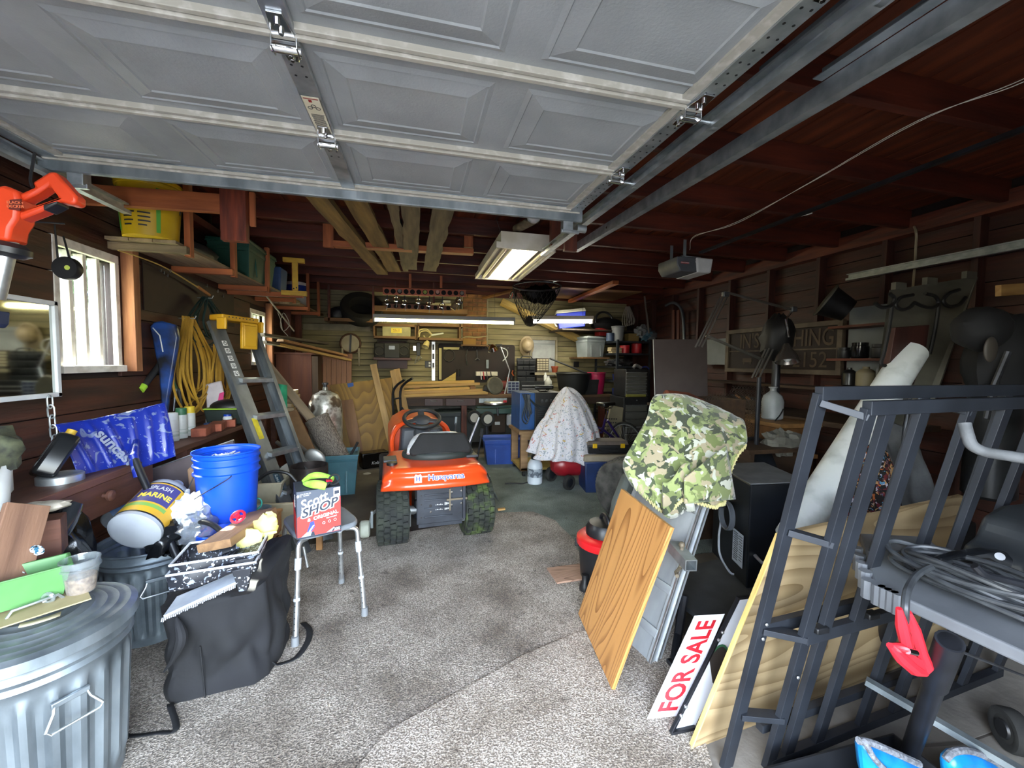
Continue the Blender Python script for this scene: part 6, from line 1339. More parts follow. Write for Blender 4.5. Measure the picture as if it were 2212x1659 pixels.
# level, square, clamp lamp, outlet, boombox
lv = thing('spirit_level', 'tall aluminium spirit level hanging beside the tool panel', 'level', P(936, 780, Y=7.22))
pbox(lv, 'beam', 932.5, 738, 940, 822, 7.22, .02, ALU, bevel=.002)
for v in (750, 770, 790): pbox(lv, 'window', 934, v-6, 938.5, v+6, 7.215, .01, BLACK, bevel=0)
pbox(lv, 'vial', 934, 794, 938.5, 798, 7.21, .01, WHITE, bevel=0)
sq = thing('try_square', 'triangular speed square on the wall left of the level', 'square', P(900, 775, Y=7.24))
for a, b in (((903, 764), (896, 785)), ((896, 785), (911, 773)), ((911, 773), (905, 766))): part(sq, 'edge', MB().cyl(P(*a, Y=7.24), P(*b, Y=7.24), .008, n=6), ALU, world=True)
sg = thing('staple_gun', 'black and chrome staple gun hung above the square', 'staple gun', P(900, 752, Y=7.22)); pbox(sg, 'body', 892, 747, 899, 758, 7.2, .05, CHROME, bevel=.006); pbox(sg, 'handle', 900, 740, 908, 768, 7.2, .04, BLACK, bevel=.006)
clp = thing('clamp_lamp', 'cream clamp work lamp clipped under the wall shelf', 'lamp', P(922, 745, Y=7.0))
CRM = mat('cream_enamel', '#b5a878', .45)
part(clp, 'shade', MB().lathe([(.03, 0), (.045, .03), (.055, .1), (.06, .12), (.055, .12), (.02, .01)], 20, P(924, 738, Y=6.98), rot(150, 25)), CRM, world=True)
part(clp, 'clamp', MB().tube([P(915, 725, Y=7.0), P(922, 735, Y=7.0), P(932, 724, Y=7.0)], .012, 8), CRM, world=True)
ol = thing('wall_outlet', 'black outlet plate on the wall by the level', 'outlet', P(925, 786, Y=7.27)); pbox(ol, 'plate', 918, 780, 932, 794, 7.27, .01, BLACK); pbox(ol, 'socket', 926, 782, 930, 786, 7.262, .01, WHITE, bevel=.001); pbox(ol, 'socket', 926, 788, 930, 792, 7.262, .01, WHITE, bevel=.001)
bx = thing('boombox', 'black portable stereo on the wall shelf left of the level', 'stereo', P(846, 776, Y=6.95))
GB = mat('stereo_black', '#030304', .7, 0, '#060707', 6)
pbox(bx, 'speaker', 808, 741, 832, 773, 6.95, .16, GB, bevel=.02); pbox(bx, 'speaker', 861, 741, 885, 773, 6.95, .16, GB, bevel=.02); pbox(bx, 'deck', 830, 742, 863, 773, 6.93, .18, mat('stereo_grey', '#121517', .6), bevel=.008)
for u in (820, 873): part(bx, 'cone', MB().torus(P(u, 758, Y=6.945), .075, .008, 24, 8, rot(90)), BLACK, world=True)
pbox(bx, 'display', 840, 747, 853, 755, 6.925, .01, mat('stereo_panel', '#2f3a3c', .2), bevel=.001)
part(bx, 'handle', MB().tube(spline([P(815, 742, Y=7.0), P(820, 736, Y=7.0), P(872, 736, Y=7.0), P(879, 742, Y=7.0)]), .01, 8), GB, world=True)
bp_ = thing('backing_board', 'dark maroon board behind the stereo', 'board', P(846, 760, Y=7.24)); pbox(bp_, 'board', 815, 727, 880, 796, 7.24, .02, DRW)
bps = thing('stereo_ledge', 'narrow ledge under the stereo', 'shelf', P(846, 776, Y=6.95)); pbox(bps, 'ledge', 806, 773, 888, 777, 6.94, .3, DRW)
# cubby shelf over the bench
CUBW = wood('cubby_wood', '#4b321b', '#6e4e2a', .65, 6, .25)
cu = thing('cubby_shelf', 'open wooden cubby shelf under the long strip lamp', 'shelf', P(900, 735, Y=7.0))
for v in (701, 727): pbox(cu, 'shelf_board', 806, v, 898, v+3, 6.95, .32, CUBW, bevel=.002)
for v in (701, 731): pbox(cu, 'shelf_board', 901, v, 1000, v+3, 6.95, .32, CUBW, bevel=.002)
for u, v1 in ((806, 728), (896, 734), (902, 734), (992, 734)): pbox(cu, 'upright', u, 701, u+3.5, v1, 6.95, .32, CUBW, bevel=.002)
bxm = thing('metal_box', 'grey metal box with a yellow label in the left cubby', 'box', P(858, 727, Y=6.98)); pbox(bxm, 'case', 826, 703, 887, 726.5, 6.98, .2, mat('box_khaki', '#8b8560', .5, .2, '#7a7452', 8)); pbox(bxm, 'label', 845, 709, 868, 719, 6.975, .004, mat('label_gold', '#c9b31c', .5), bevel=0)
text(bxm, 'lettering', 'Skil', .06, mat('label_orange_ink', '#8d6414', .5), frame(P(856, 714, Y=6.9738), (1, 0, 0), (0, 0, 1)), sx=1.3)
hc = thing('hose_bundle', 'black and cream hose bundle in the right cubby', 'hose', P(920, 725, Y=6.95))
for k in range(3): part(hc, 'hose', MB().tube(spline([P(905, 727-k*2, Y=6.96), P(908, 717-k*2, Y=6.96), P(922, 714-k, Y=6.97), P(932, 722, Y=6.96)]), .014, 8), BLACK if k % 2 else CRM, world=True)
part(hc, 'tube', MB().cyl(P(932, 724, Y=6.96), P(958, 720, Y=6.96), .016, n=10), WHITE, world=True)
# upper shelf with tyre
us = thing('upper_shelf', 'high orange timber shelf on the back wall holding the spare tyre', 'shelf', P(740, 690, Y=6.9))
pbox(us, 'shelf_board', 700, 689, 805, 693, 6.75, .5, CUBW)
for u in (708, 804): pbox(us, 'upright', u, 615, u+4, 693, 6.75, .05, REDWOOD_Z, bevel=.002)
pbox(us, 'shelf_board', 808, 668, 1010, 671, 6.85, .4, CUBW, bevel=.002)
tyr = thing('spare_tyre', 'black spare car tyre lying on the high back shelf', 'tyre', P(785, 688, Y=6.95)); part(tyr, 'tyre', tyre(MB(), P(782, 668, Y=6.98), .33, .2, (.15, -.75, .65)), mat('deep_black_rubber', '#0b0b0b', .8), world=True)
pl_ = thing('dark_jacket', 'dark bundle left of the spare tyre', 'bundle', P(728, 685, Y=6.95)); part(pl_, 'bundle', MB().ell(P(728, 680, Y=6.95), (.14, .12, .12), 18, 10, fn=crumple(61)), mat('dark_bag', '#191b20', .5), world=True, smooth=60)
# hole rack with glasses / drill bits
hr = thing('hole_rack', 'orange timber rack with a row of round holes hung from rafters', 'rack', P(916, 635, Y=5.7))
Mh = along(P(827, 629, Y=5.7), P(1006, 634, Y=5.7), (0, -1, .02)); Lh = (P(1006, 634, Y=5.7)-P(827, 629, Y=5.7)).length
SAL = wood('salmon_wood', '#8f4a31', '#a85c40', .6, 7, .15)
part(hr, 'face_board', MB().box((Lh/2, 0, 0), (Lh, .095, .022)), SAL, Mh, smooth=0, bevel=.002)
for k in range(13):
    x = Lh*(.045+k*.0755); rk = .033
    o = part(hr, 'hole', MB().lathe([(0, .012), (rk, .012), (rk, .0125), (0, .0125)], 20, (x, 0, 0)), mat('hole_dark', '#0a0605', .9), Mh)
    if k in (2, 6, 8, 12): part(o, 'pipe_end', MB().lathe([(.012, .013), (.024, .013), (.024, .03), (.012, .03), (.012, .013)], 16, (x, .003*(k % 3), 0)), mat('pipe_%d' % k, ('#6d6a63', '#6d6a63', '#8b9a3a', '#7d6d5a', '#b98a78')[(k//2) % 5 if k != 6 else 2], .5), Mh)
Mh2 = along(P(833, 661, Y=6.15), P(975, 666, Y=6.15), (0, -1, .02)); L2 = (P(975, 666, Y=6.15)-P(833, 661, Y=6.15)).length
part(hr, 'rear_board', MB().box((L2/2, 0, 0), (L2, .07, .022)), wood('dull_salmon', '#5a3322', '#6e432f', .6, 7, .15), Mh2, smooth=0)
for k in range(10): part(hr, 'hole', MB().lathe([(0, .012), (.03, .012), (.03, .0125), (0, .0125)], 18, (L2*(.05+k*.1), 0, 0)), mat('hole_dark', '#0a0605', .9), Mh2)
for u in (886, 953): bar(hr, 'hanger', P(u, 622, Y=5.72), V((P(u, 622, Y=5.72).x, 5.72, 2.63)), .035, .02, ORANGEWOOD, up=(0, 1, 0))
bar(hr, 'hanger', P(937, 655, Y=6.17), V((P(937, 655, Y=6.17).x, 6.17, 2.63)), .03, .02, REDWOOD, up=(0, 1, 0))
for k, (u, v) in enumerate(((836, 652), (856, 646), (874, 653), (904, 650), (927, 657), (955, 660), (992, 652))):
    o = thing('hanging_clamp', ('leftmost', 'second', 'third', 'fourth', 'fifth', 'sixth', 'rightmost')[k]+' chrome hook clamp under the hole rack', 'clamp', P(u, v, Y=5.71), 'chrome clamps under the hole rack')
    part(o, 'jaw', MB().tube(arc(P(u, v, Y=5.71), .035, 0, 300, 12, (1, 0, 0), (0, .3, .95)), .009, 6), CHROME, world=True)
    part(o, 'stem', MB().cyl(P(u+1, v-22, Y=5.71), P(u, v-4, Y=5.71), .008, n=6), STEEL_D, world=True)
    part(o, 'rod', MB().cyl(P(u+2, v+4, Y=5.71), P(u-2+k % 3*2, v+18, Y=5.71), .005, n=6), GALV_D, world=True)
gbx = thing('paper_box', 'white and red printed carton on the shelf behind the clamps', 'box', P(950, 668, Y=6.9)); pbox(gbx, 'carton', 930, 655, 975, 668, 6.88, .2, mat('carton_dirty', '#8b836c', .7, 0, '#9c947c', 6)); pbox(gbx, 'red_band', 930, 661, 975, 664, 6.876, .004, mat('dull_red', '#7a2226', .5), bevel=0); pbox(gbx, 'flap', 957, 649, 973, 657, 6.9, .1, WHITE)
wg = thing('wood_mallet', 'dark wooden mallet hanging at the right end of the rack', 'mallet', P(985, 660, Y=6.0)); part(wg, 'head', MB().cyl(P(978, 668, Y=6.0), P(992, 645, Y=6.0), .04, n=12), GREYWOOD, world=True); part(wg, 'shaft', MB().cyl(P(992, 650, Y=6.0), P(999, 655, Y=6.0), .025, n=10), STEEL_D, world=True)
# chimney bricks
chm = thing('trim_1', 'bare brick chimney panel in the back wall', None, (P(1025, 745, Y=7.24)), None, 'structure')
BRK = mat('old_brick', '#5f3f28', .85, 0, '#8a6038', 9, bump=.4)
MORT = mat('mortar', '#8a7a54', .9)
pbox(chm, 'mortar_bed', 1000, 645, 1051, 745, 7.26, .03, MORT, bevel=0)
bw = (P(1051, 700, Y=7.25).x-P(1000, 700, Y=7.25).x)/2.5
for r in range(12):
    z = P(1025, 745, Y=7.25).z+.01+r*.075
    for k in range(3):
        x = P(1000, 700, Y=7.25).x+(k-(.5 if r % 2 else 0))*bw; x0 = max(x, P(1000, 700, Y=7.25).x); x1 = min(x+bw-.01, P(1051, 700, Y=7.25).x)
        if x1-x0 > .02: part(chm, 'brick', MB().box(((x0+x1)/2, 7.25, z+.03), (x1-x0, .03, .062)), BRK, world=True, smooth=0)
for u in (996, 1051): pbox(chm, 'edge_strip', u, 640, u+4, 750, 7.23, .03, mat('faded_cream', '#77705a', .7))
sk = thing('wall_sack', 'kraft paper parcel with string on the chimney shelf', 'parcel', P(1015, 745, Y=7.1)); pbox(sk, 'parcel', 1000, 732, 1028, 745, 7.1, .1, mat('kraft_gold', '#7d5c28', .8)); part(sk, 'string', MB().tube(spline([P(998, 730, Y=7.08), P(1010, 728, Y=7.08), P(1030, 729, Y=7.08), P(1052, 726, Y=7.08)]), .01, 6), mat('dull_string', '#8d8466', .8), world=True)
chs = thing('chimney_shelf', 'thin shelf across the brick chimney', 'shelf', P(1025, 746, Y=7.08)); pbox(chs, 'board', 996, 745, 1056, 747, 7.06, .2, CUBW)
# hard hat, shade window
HH = thing('hard_hat', 'cream hard hat hanging on the back wall beside the white shade', 'hard hat', P(1137, 748, Y=7.2))
HHM = mat('hat_cream', '#a8977a', .45, 0, '#93836a', 8)
Mhh = frame(P(1138, 745, Y=7.2), (1, 0, .15), (0, -.35, 1))
part(HH, 'shell', MB().lathe([(.125, 0), (.122, .05), (.10, .1), (.06, .13), (0, .14)], 28).xf(Matrix.Diagonal((.85, 1.1, 1, 1))), HHM, Mhh)
part(HH, 'brim', MB().lathe([(.13, -.004), (.165, -.012), (.165, -.004), (.125, .006)], 28).xf(Matrix.Translation((0, -.03, 0)) @ Matrix.Diagonal((.85, 1.2, 1, 1))), HHM, Mhh)
for y in (-.02, 0, .02): part(HH, 'ridge', MB().tube([(y, -.13, .05), (y, -.09, .105), (y, 0, .143), (y, .09, .105), (y, .13, .05)], .005, 6), HHM, Mhh)
w3 = thing('window_3', 'white shaded window opening in the back wall', None, P(1175, 770, Y=7.25), None, 'structure')
pbox(w3, 'roller_shade', 1149, 735, 1199, 812, 7.26, .01, mat('shade_white', '#86898a', .7, 0, '#999c9c', 5), bevel=0)
for a in ((1144, 728, 1204, 734), (1144, 734, 1149, 812), (1199, 734, 1205, 812)): pbox(w3, 'casing', *a, 7.235, .03, mat('faded_cream', '#77705a', .7), bevel=.003)
pbox(w3, 'shade_hem', 1149, 742, 1199, 744, 7.255, .01, mat('shade_grey', '#7f8486', .7), bevel=0)
pbox(w3, 'sill', 1144, 805, 1206, 810, 7.0, .28, mat('faded_cream', '#77705a', .7))
pot = thing('terracotta_pot', 'small terracotta pot on the sill before the white shade', 'pot', P(1198, 805, Y=7.1)); part(pot, 'pot', MB().vessel([(.045, 0), (.06, .09), (.066, .095), (.066, .12)], .006, 20, P(1198, 805, Y=7.1)), mat('terracotta', '#8a3f22', .8), world=True)
po = thing('wall_outlet', 'black outlet plate on the wall right of the white shade', 'outlet', P(1246, 787, Y=7.27)); pbox(po, 'plate', 1239, 781, 1251, 793, 7.27, .01, BLACK)
# parts organisers
og = thing('bin_rack', 'black wall rack of hanging parts bins', 'parts rack', P(1136, 825, Y=7.05))
pbox(og, 'backboard', 1116, 774, 1158, 828, 7.08, .03, BLACK, bevel=.006)
for r in range(4):
    for k in range(3 if r < 2 else 2):
        w = 12.5 if r < 2 else 18.5; u = 1118+k*(w+.7); pbox(og, 'bin', u, 779+r*12, u+w, 787+r*12, 7.0, .07, mat('bin_black', '#191b1e', .4), bevel=.004)
part(og, 'handle', MB().tube(spline([P(1124, 775, Y=7.08), P(1130, 770, Y=7.08), P(1145, 770, Y=7.08), P(1151, 775, Y=7.08)]), .01, 8), BLACK, world=True)
oc = thing('drawer_organiser', 'small tan drawer organiser beside the black bin rack', 'organiser', P(1172, 828, Y=7.05))
pbox(oc, 'case', 1159, 774, 1186, 828, 7.06, .12, mat('organiser_brown', '#3a2c20', .6))
for r in range(10):
    for k in range(4): pbox(oc, 'drawer', 1160.5+k*6.3, 776+r*5.1, 1165.6+k*6.3, 779.6+r*5.1, 7.045, .02, mat('drawer_cream', '#a39a82', .5) if r < 5 else mat('drawer_clear', '#4a463e', .3), bevel=0)
oc2 = thing('parts_case', 'open blue and white parts case on the bench', 'parts case', P(1110, 848, Y=6.7)); pbox(oc2, 'frame', 1096, 824, 1122, 850, 6.7, .05, mat('case_white', '#8f979e', .5), bevel=.003)
for r in range(4):
    for k in range(3): pbox(oc2, 'pocket', 1098+k*8, 826+r*6, 1104.5+k*8, 830.5+r*6, 6.695, .01, mat('case_navy', '#1a2448', .5), bevel=0)
tch = thing('machinist_chest', 'low black chest with two bright drawer edges on the bench', 'tool chest', P(1150, 850, Y=6.8)); pbox(tch, 'case', 1124, 824, 1185, 852, 6.8, .3, BLACK)
for v in (832, 839): pbox(tch, 'drawer_edge', 1128, v, 1180, v+2.4, 6.79, .015, ALU, bevel=.001)
jg = thing('plastic_jug', 'small translucent white jug on the bench right of the bins', 'jug', P(1186, 832, Y=6.75)); part(jg, 'body', MB().lathe([(.06, 0), (.065, .01), (.065, .07), (.03, .12), (.02, .14)], 18, P(1184, 832, Y=6.7)), mat('jug_milk', '#a9aaa4', .4), world=True); part(jg, 'cap', MB().lathe([(.022, .14), (.022, .16), (0, .161)], 12, P(1184, 832, Y=6.7)), WHITE, world=True)
bt2 = thing('spray_bottle', 'white bottle before the drawer organiser', 'bottle', P(1178, 825, Y=6.95)); part(bt2, 'body', MB().lathe([(.03, 0), (.032, .1), (.015, .13), (.015, .16), (0, .161)], 14, P(1178, 824, Y=6.95)), WHITE, world=True)
# desk lamp with chrome shade
dl = thing('desk_lamp', 'chrome shaded spring arm lamp over the workbench', 'desk lamp', P(1090, 852, Y=6.75))
Ml_ = Matrix.Translation(P(1066, 756, Y=6.75))
part(dl, 'shade', MB().lathe([(.03, .09), (.05, .085), (.085, .03), (.095, 0), (.09, 0), (.045, .075)], 28, R=rot(-25, -15)), CHROME, Ml_)
part(dl, 'arm', MB().cyl(P(1081, 748, Y=6.75), P(1101, 800, Y=6.75), .01, n=8), ALU, world=True); part(dl, 'arm', MB().cyl(P(1101, 800, Y=6.75), P(1090, 852, Y=6.75), .01, n=8), ALU, world=True)
part(dl, 'head_joint', MB().box(P(1078, 746, Y=6.75), (.1, .05, .04)), BLACK, world=True, bevel=.006)
part(dl, 'cord', MB().tube(spline([P(1080, 750, Y=6.75), P(1094, 756, Y=6.75), P(1096, 768, Y=6.75), P(1086, 780, Y=6.75)]), .008, 6), WHITE, world=True)
part(dl, 'base', MB().lathe([(.07, 0), (.07, .02), (0, .025)], 18, P(1090, 854, Y=6.75)), BLACK, world=True)
bg = thing('bench_grinder', 'red bench grinder at the right of the bench', 'grinder', P(1085, 850, Y=6.85)); part(bg, 'motor', MB().cyl(P(1075, 832, Y=6.85), P(1096, 832, Y=6.85), .08, n=18), mat('grinder_red', '#5e1a18', .5), world=True)
for u in (1073, 1097): part(bg, 'wheel_guard', MB().cyl(P(u-2, 826, Y=6.85), P(u+2, 826, Y=6.85), .1, n=18), mat('grinder_red', '#5e1a18', .5), world=True)
part(bg, 'base', MB().box(P(1085, 848, Y=6.85), (.2, .15, .05)), mat('grinder_red', '#5e1a18', .5), world=True, bevel=.01)
ms = thing('mitre_saw', 'compound mitre saw with grey blade guard at the bench edge', 'mitre saw', P(1070, 860, Y=6.3))
part(ms, 'blade_guard', MB().lathe([(0, -.03), (.13, -.03), (.15, -.015), (.15, .015), (.13, .03), (0, .03)], 28, P(1069, 833, Y=6.4), rot(75, 0, 20)), mat('guard_grey', '#4a483e', .45, .3, '#5d5a4e', 6), world=True)
part(ms, 'motor', MB().cyl(P(1045, 838, Y=6.4), P(1062, 842, Y=6.42), .05, n=16), STEEL_D, world=True)
part(ms, 'turntable', MB().lathe([(.17, 0), (.17, .025), (.15, .04), (0, .04)], 28, P(1068, 872, Y=6.2)), ALU, world=True)
part(ms, 'fence', MB().box(P(1065, 865, Y=6.3), (.45, .02, .07)), GALV_D, world=True, smooth=0)
part(ms, 'knob', MB().lathe([(0, -.02), (.028, -.015), (.028, .015), (0, .02)], 14, P(1091, 867, Y=6.1)), RED, world=True)
mst = thing('saw_stand', 'dark green wheeled saw stand with white hubbed wheels', 'saw stand', P(1050, 985, Z=0))
DGR = mat('stand_green', '#14302a', .45, 0, '#1b3d35', 5)
pbox(mst, 'rail', 1028, 882, 1125, 895, 6.0, .1, DGR, bevel=.008); pbox(mst, 'rail', 1030, 876, 1128, 884, 6.25, .1, DGR, bevel=.008)
for u, v, Y in ((1024, 902, 5.95), (1053, 905, 5.8)):
    c = P(u, v, Y=Y); w = part(mst, 'wheel', tyre(MB(), c, .11, .05, (.25, -.95, 0), 28), RUBBER, world=True)
    part(w, 'hub', MB().lathe([(0, .0), (.069, .0), (.069, .02), (0, .025)], 22, c+V((0, -.0, 0)), V((0, 0, 1)).rotation_difference(V((.25, -.95, 0))).to_matrix()), mat('hub_cream', '#a8a498', .5), world=True)
part(mst, 'leg', MB().cyl(P(1035, 902, Y=5.85), P(1010, 966, Y=5.75), .022, n=12), ALU, world=True)
part(mst, 'leg', MB().cyl(P(1051, 920, Y=5.95), P(1050, 986, Z=.0), .02, n=12), ALU, world=True); part(mst, 'leg_grip', MB().cyl(P(1051, 920, Y=5.94), P(1051, 941, Y=5.95), .026, n=12), BLACK, world=True)
part(mst, 'leg', MB().cyl(P(1115, 890, Y=6.1), P(1105, 960, Y=6.3), .02, n=12), ALU, world=True)
part(mst, 'lever', MB().cyl(P(1074, 880, Y=5.9), P(1076, 898, Y=5.9), .014, n=10), STEEL_D, world=True)
tote('storage_tote', 'dark grey lidded tote under the workbench', place((.62, 6.85, 0)), .62, .42, .60, mat('slate_tote', '#252c2e', .5), mat('slate_tote_lid', '#30382f', .5))
kb = thing('cardboard_box', 'brown cardboard box with a white label under the bench', 'box', P(1075, 935, Y=6.6)); pbox(kb, 'box', 1062, 895, 1092, 935, 6.62, .3, mat('dim_card', '#3a2c20', .8)); pbox(kb, 'label', 1069, 911, 1080, 918, 6.615, .004, WHITE, bevel=0)
jg2 = thing('jerry_jug', 'white jug with red spout under the bench by the welder', 'jug', P(1107, 915, Y=6.2)); part(jg2, 'body', MB().lathe([(.07, 0), (.075, .02), (.075, .16), (.03, .2)], 18, P(1104, 918, Y=6.3)), WHITE, world=True); part(jg2, 'spout', MB().lathe([(.03, .0), (.035, .05), (.02, .08), (0, .081)], 14, P(1109, 917, Y=6.1)), RED, world=True)
# blue welder on wooden cart
ct = thing('wooden_cart', 'low wooden cart on castors carrying the blue welder', 'cart', (1.5, 5.0, 0))
CTW = wood('cart_wood', '#6b5236', '#8f7250', .7, 6, .3)
ctx0, ctx1, cty0, cty1 = 1.28, 1.86, 4.86, 5.42
part(ct, 'top', MB().box2((ctx0-.04, cty0-.03, .545), (ctx1+.03, cty1, .585)), CTW, world=True, smooth=0, bevel=.003)
part(ct, 'apron', MB().box2((ctx0, cty0-.005, .47), (ctx1, cty0+.03, .545)), CTW, world=True, smooth=0)
part(ct, 'shelf', MB().box2((ctx0, cty0, .08), (ctx1, cty1, .11)), wood('cart_shelf_yellow', '#8a7434', '#a58d48', .7, 6, .3), world=True, smooth=0)
for x in (ctx0+.04, ctx1-.04):
    for y in (cty0+.03, cty1-.03):
        part(ct, 'leg', MB().box((x, y, .31), (.09, .06, .47)), CTW, world=True, smooth=0, bevel=.003)
        part(ct, 'castor', MB().cyl((x-.015, y, .035), (x+.015, y, .035), .034, n=14), BLACK, world=True)
wd_ = thing('arc_welder', 'blue and black box welder with cables hung on its side', 'welder', (1.56, 5.1, .585))
part(wd_, 'side_panel', MB().box2((1.27, 4.93, .588), (1.47, 5.4, 1.06)), mat('welder_blue', '#123a6b', .4, 0, '#174680', 5), world=True, smooth=0, bevel=.006)
part(wd_, 'front_panel', MB().box2((1.47, 4.92, .588), (1.84, 5.4, 1.065)), mat('welder_black', '#0d0e11', .4), world=True, smooth=0, bevel=.006)
for k in range(3): part(wd_, 'knob', MB().lathe([(.022, 0), (.02, .02), (0, .022)], 14, (1.56+.06*k, 4.92, .96), rot(90)), STEEL_D, world=True)
lou = MB()
for k in range(7): lou.box((1.64, 4.917, .70+k*.028), (.26, .006, .008))
part(wd_, 'louvre_slots', lou, mat('louvre', '#2a2d33', .4), world=True, smooth=0)
for k in range(5): part(wd_, 'cable', MB().tube(spline([(1.30+.02*k, 4.92, 1.05), (1.33+.015*k, 4.89, .93), (1.29+.03*k, 4.88, .75+.02*k), (1.36+.01*k, 4.89, .68+.03*k), (1.40-.01*k, 4.89, .9), (1.36+.01*k, 4.9, 1.04)]), .0075, 6), mat('cable_grey', '#1c242b', .5), world=True)
for k in range(2): part(wd_, 'cable', MB().tube(spline([(1.38, 4.9, 1.0), (1.5, 4.885, .90-.03*k), (1.66, 4.885, .88-.02*k), (1.8, 4.89, .92)]), .0075, 6), mat('cable_grey', '#1c242b', .5), world=True)
part(wd_, 'warning_tag', MB().box((1.77, 4.914, .66), (.05, .004, .05)), mat('tag_orange', '#b8461c', .5), world=True, smooth=0)
solo('wood_block', 'short pale wood block on the cart edge', 'wood block', MB().box((0, 0, .03), (.20, .06, .05)), PINE, M=place((1.60, 4.87, .587), rz=2), smooth=0, bevel=.002)
sd_ = thing('loose_bike_saddle', 'black bicycle saddle lying on the welder', 'saddle', P(1160, 838, Y=5.1))
def saddle(parent, c, rz, s=1.):
    M = place(c, rz=rz)
    part(parent, 'pad', MB().prism([(-.13, -.075), (-.10, -.085), (-.02, -.045), (.12, -.02), (.14, 0), (.12, .02), (-.02, .045), (-.10, .085), (-.13, .075)], .05), mat('saddle_vinyl', '#0e0f11', .4), M, bevel=.018, segs=3)
    for y in (-.02, .02): part(parent, 'rail', MB().tube([(-.1, y, .0), (-.06, y, -.03), (.05, y, -.03), (.1, y*.4, 0)], .004, 6), CHROME, M)
saddle(sd_, V((1.62, 5.08, 1.10)), 200)
tote('storage_tote', 'open blue tote on the floor behind the wooden cart', place((1.24, 5.68, 0), rz=-4), .62, .42, .36, mat('tote_blue', '#173a85', .45, 0, '#1d4596', 5), BLUE, False)
# pump sprayer
sy = P(1155, 1044, Z=.008); sp2 = thing('pump_sprayer', 'white translucent pump sprayer with black handle on the green carpet', 'sprayer', sy)
SPW = mat('sprayer_milk', '#aab2ba', .4, 0, '#c0c8ce', 4)
part(sp2, 'tank', MB().lathe([(.075, 0), (.088, .01), (.09, .03), (.09, .20), (.086, .24), (.06, .285), (.045, .295)], 28), SPW)
part(sp2, 'label', MB().lathe([(.0906, .09), (.0906, .19)], 28), mat('sprayer_label', '#8b949c', .5, 0, '#49525c', 30, .45, .55))
part(sp2, 'cap', MB().lathe([(.045, .29), (.048, .30), (.046, .34), (.03, .355), (.02, .36)], 20), BLACK)
part(sp2, 'handle', MB().tube([(.048*math.cos(rad(a)), 0, .385+.03*math.sin(rad(a))) for a in range(0, 360, 24)], .009, 8, True), BLACK)
part(sp2, 'valve', MB().lathe([(0, -.012), (.014, -.01), (.014, .01), (0, .012)], 12, (.085, -.02, .285)), RED)
part(sp2, 'hose', MB().tube(spline([(-.08, 0, .02), (-.16, -.02, .012), (-.25, .02, .01), (-.36, .02, .01)]), .007, 6), BLACK)
# compressor under a floral cloth
cm = thing('air_compressor', 'red wheeled air compressor under a floral cloth', 'compressor', (1.76, 4.45, 0))
part(cm, 'tank', MB().lathe([(0, -.33), (.08, -.32), (.13, -.26), (.14, -.2), (.14, .2), (.13, .26), (.08, .32), (0, .33)], 26, (1.86, 4.42, .26), rot(0, 90)), mat('compressor_red', '#7a121c', .35, 0, '#8f1822', 6), world=True)
for (x, y, r) in ((1.69, 4.26, .085), (1.60, 4.62, .09)):
    w = part(cm, 'wheel', tyre(MB(), V((x, y, r)), r, .06, (.5, -.86, 0), 28), RUBBER, world=True)
    part(w, 'hub', MB().lathe([(0, .02), (.05, .02), (.055, -.01), (0, -.02)], 20, V((x, y, r)), V((0, 0, 1)).rotation_difference(V((.5, -.86, 0))).to_matrix()), BLACK_M, world=True)
part(cm, 'pump', MB().box((1.74, 4.45, .62), (.26, .26, .3)), BLACK_M, world=True, bevel=.03)
part(cm, 'handle', MB().tube([(1.58, 4.4, .4), (1.63, 4.4, .98), (1.80, 4.42, 1.0)], .016, 8), STEEL_D, world=True)
FLOR = blobs('floral_cotton', '#b9b8be', [('#7d858f', 26, .61, 7, 2.0), ('#a2a597', 34, .66, 3, 2.), ('#a5706c', 15, .66, 11, 1.2), ('#a58d58', 17, .67, 17, 1.2)], .9, .05)
fc_ = thing('floral_sheet', 'pale floral bed sheet draped over the compressor', 'sheet', (1.76, 4.42, .3))
def drape(u, v):
    a = u*2*math.pi; top = V((1.72, 4.44, 1.13)); k = v
    rx = .05+.40*k**(.42 if math.cos(a) > 0 else .95)*(1 if abs(math.cos(a)) > .5 else 1); ry = .34*k**.6
    e_ = .5+.5*math.cos(a); rx = .44*k**(.95-.5*e_)
    fold = 1+.09*k*math.sin(a*9+2*math.sin(a*2))+.05*k*math.sin(a*17+1)
    hem = .20+.22*(.5+.5*math.cos(a-rad(175)))**1.2+.05*math.sin(a*3+.5)
    z = 1.14-.0*k-(1.14-hem)*(k**1.25)+.03*math.sin(a*3)*(1-k)
    cxx = 1.70+.06*k+.03*math.cos(a)*k
    p = V((cxx+rx*fold*math.cos(a), 4.44+ry*fold*math.sin(a), z))
    if 1.0 > k > .55: p.x += .03*math.sin(k*7+a*2)
    return p
part(fc_, 'cloth', MB().grid(drape, 120, 26), FLOR, world=True, solid=.004, smooth=70)
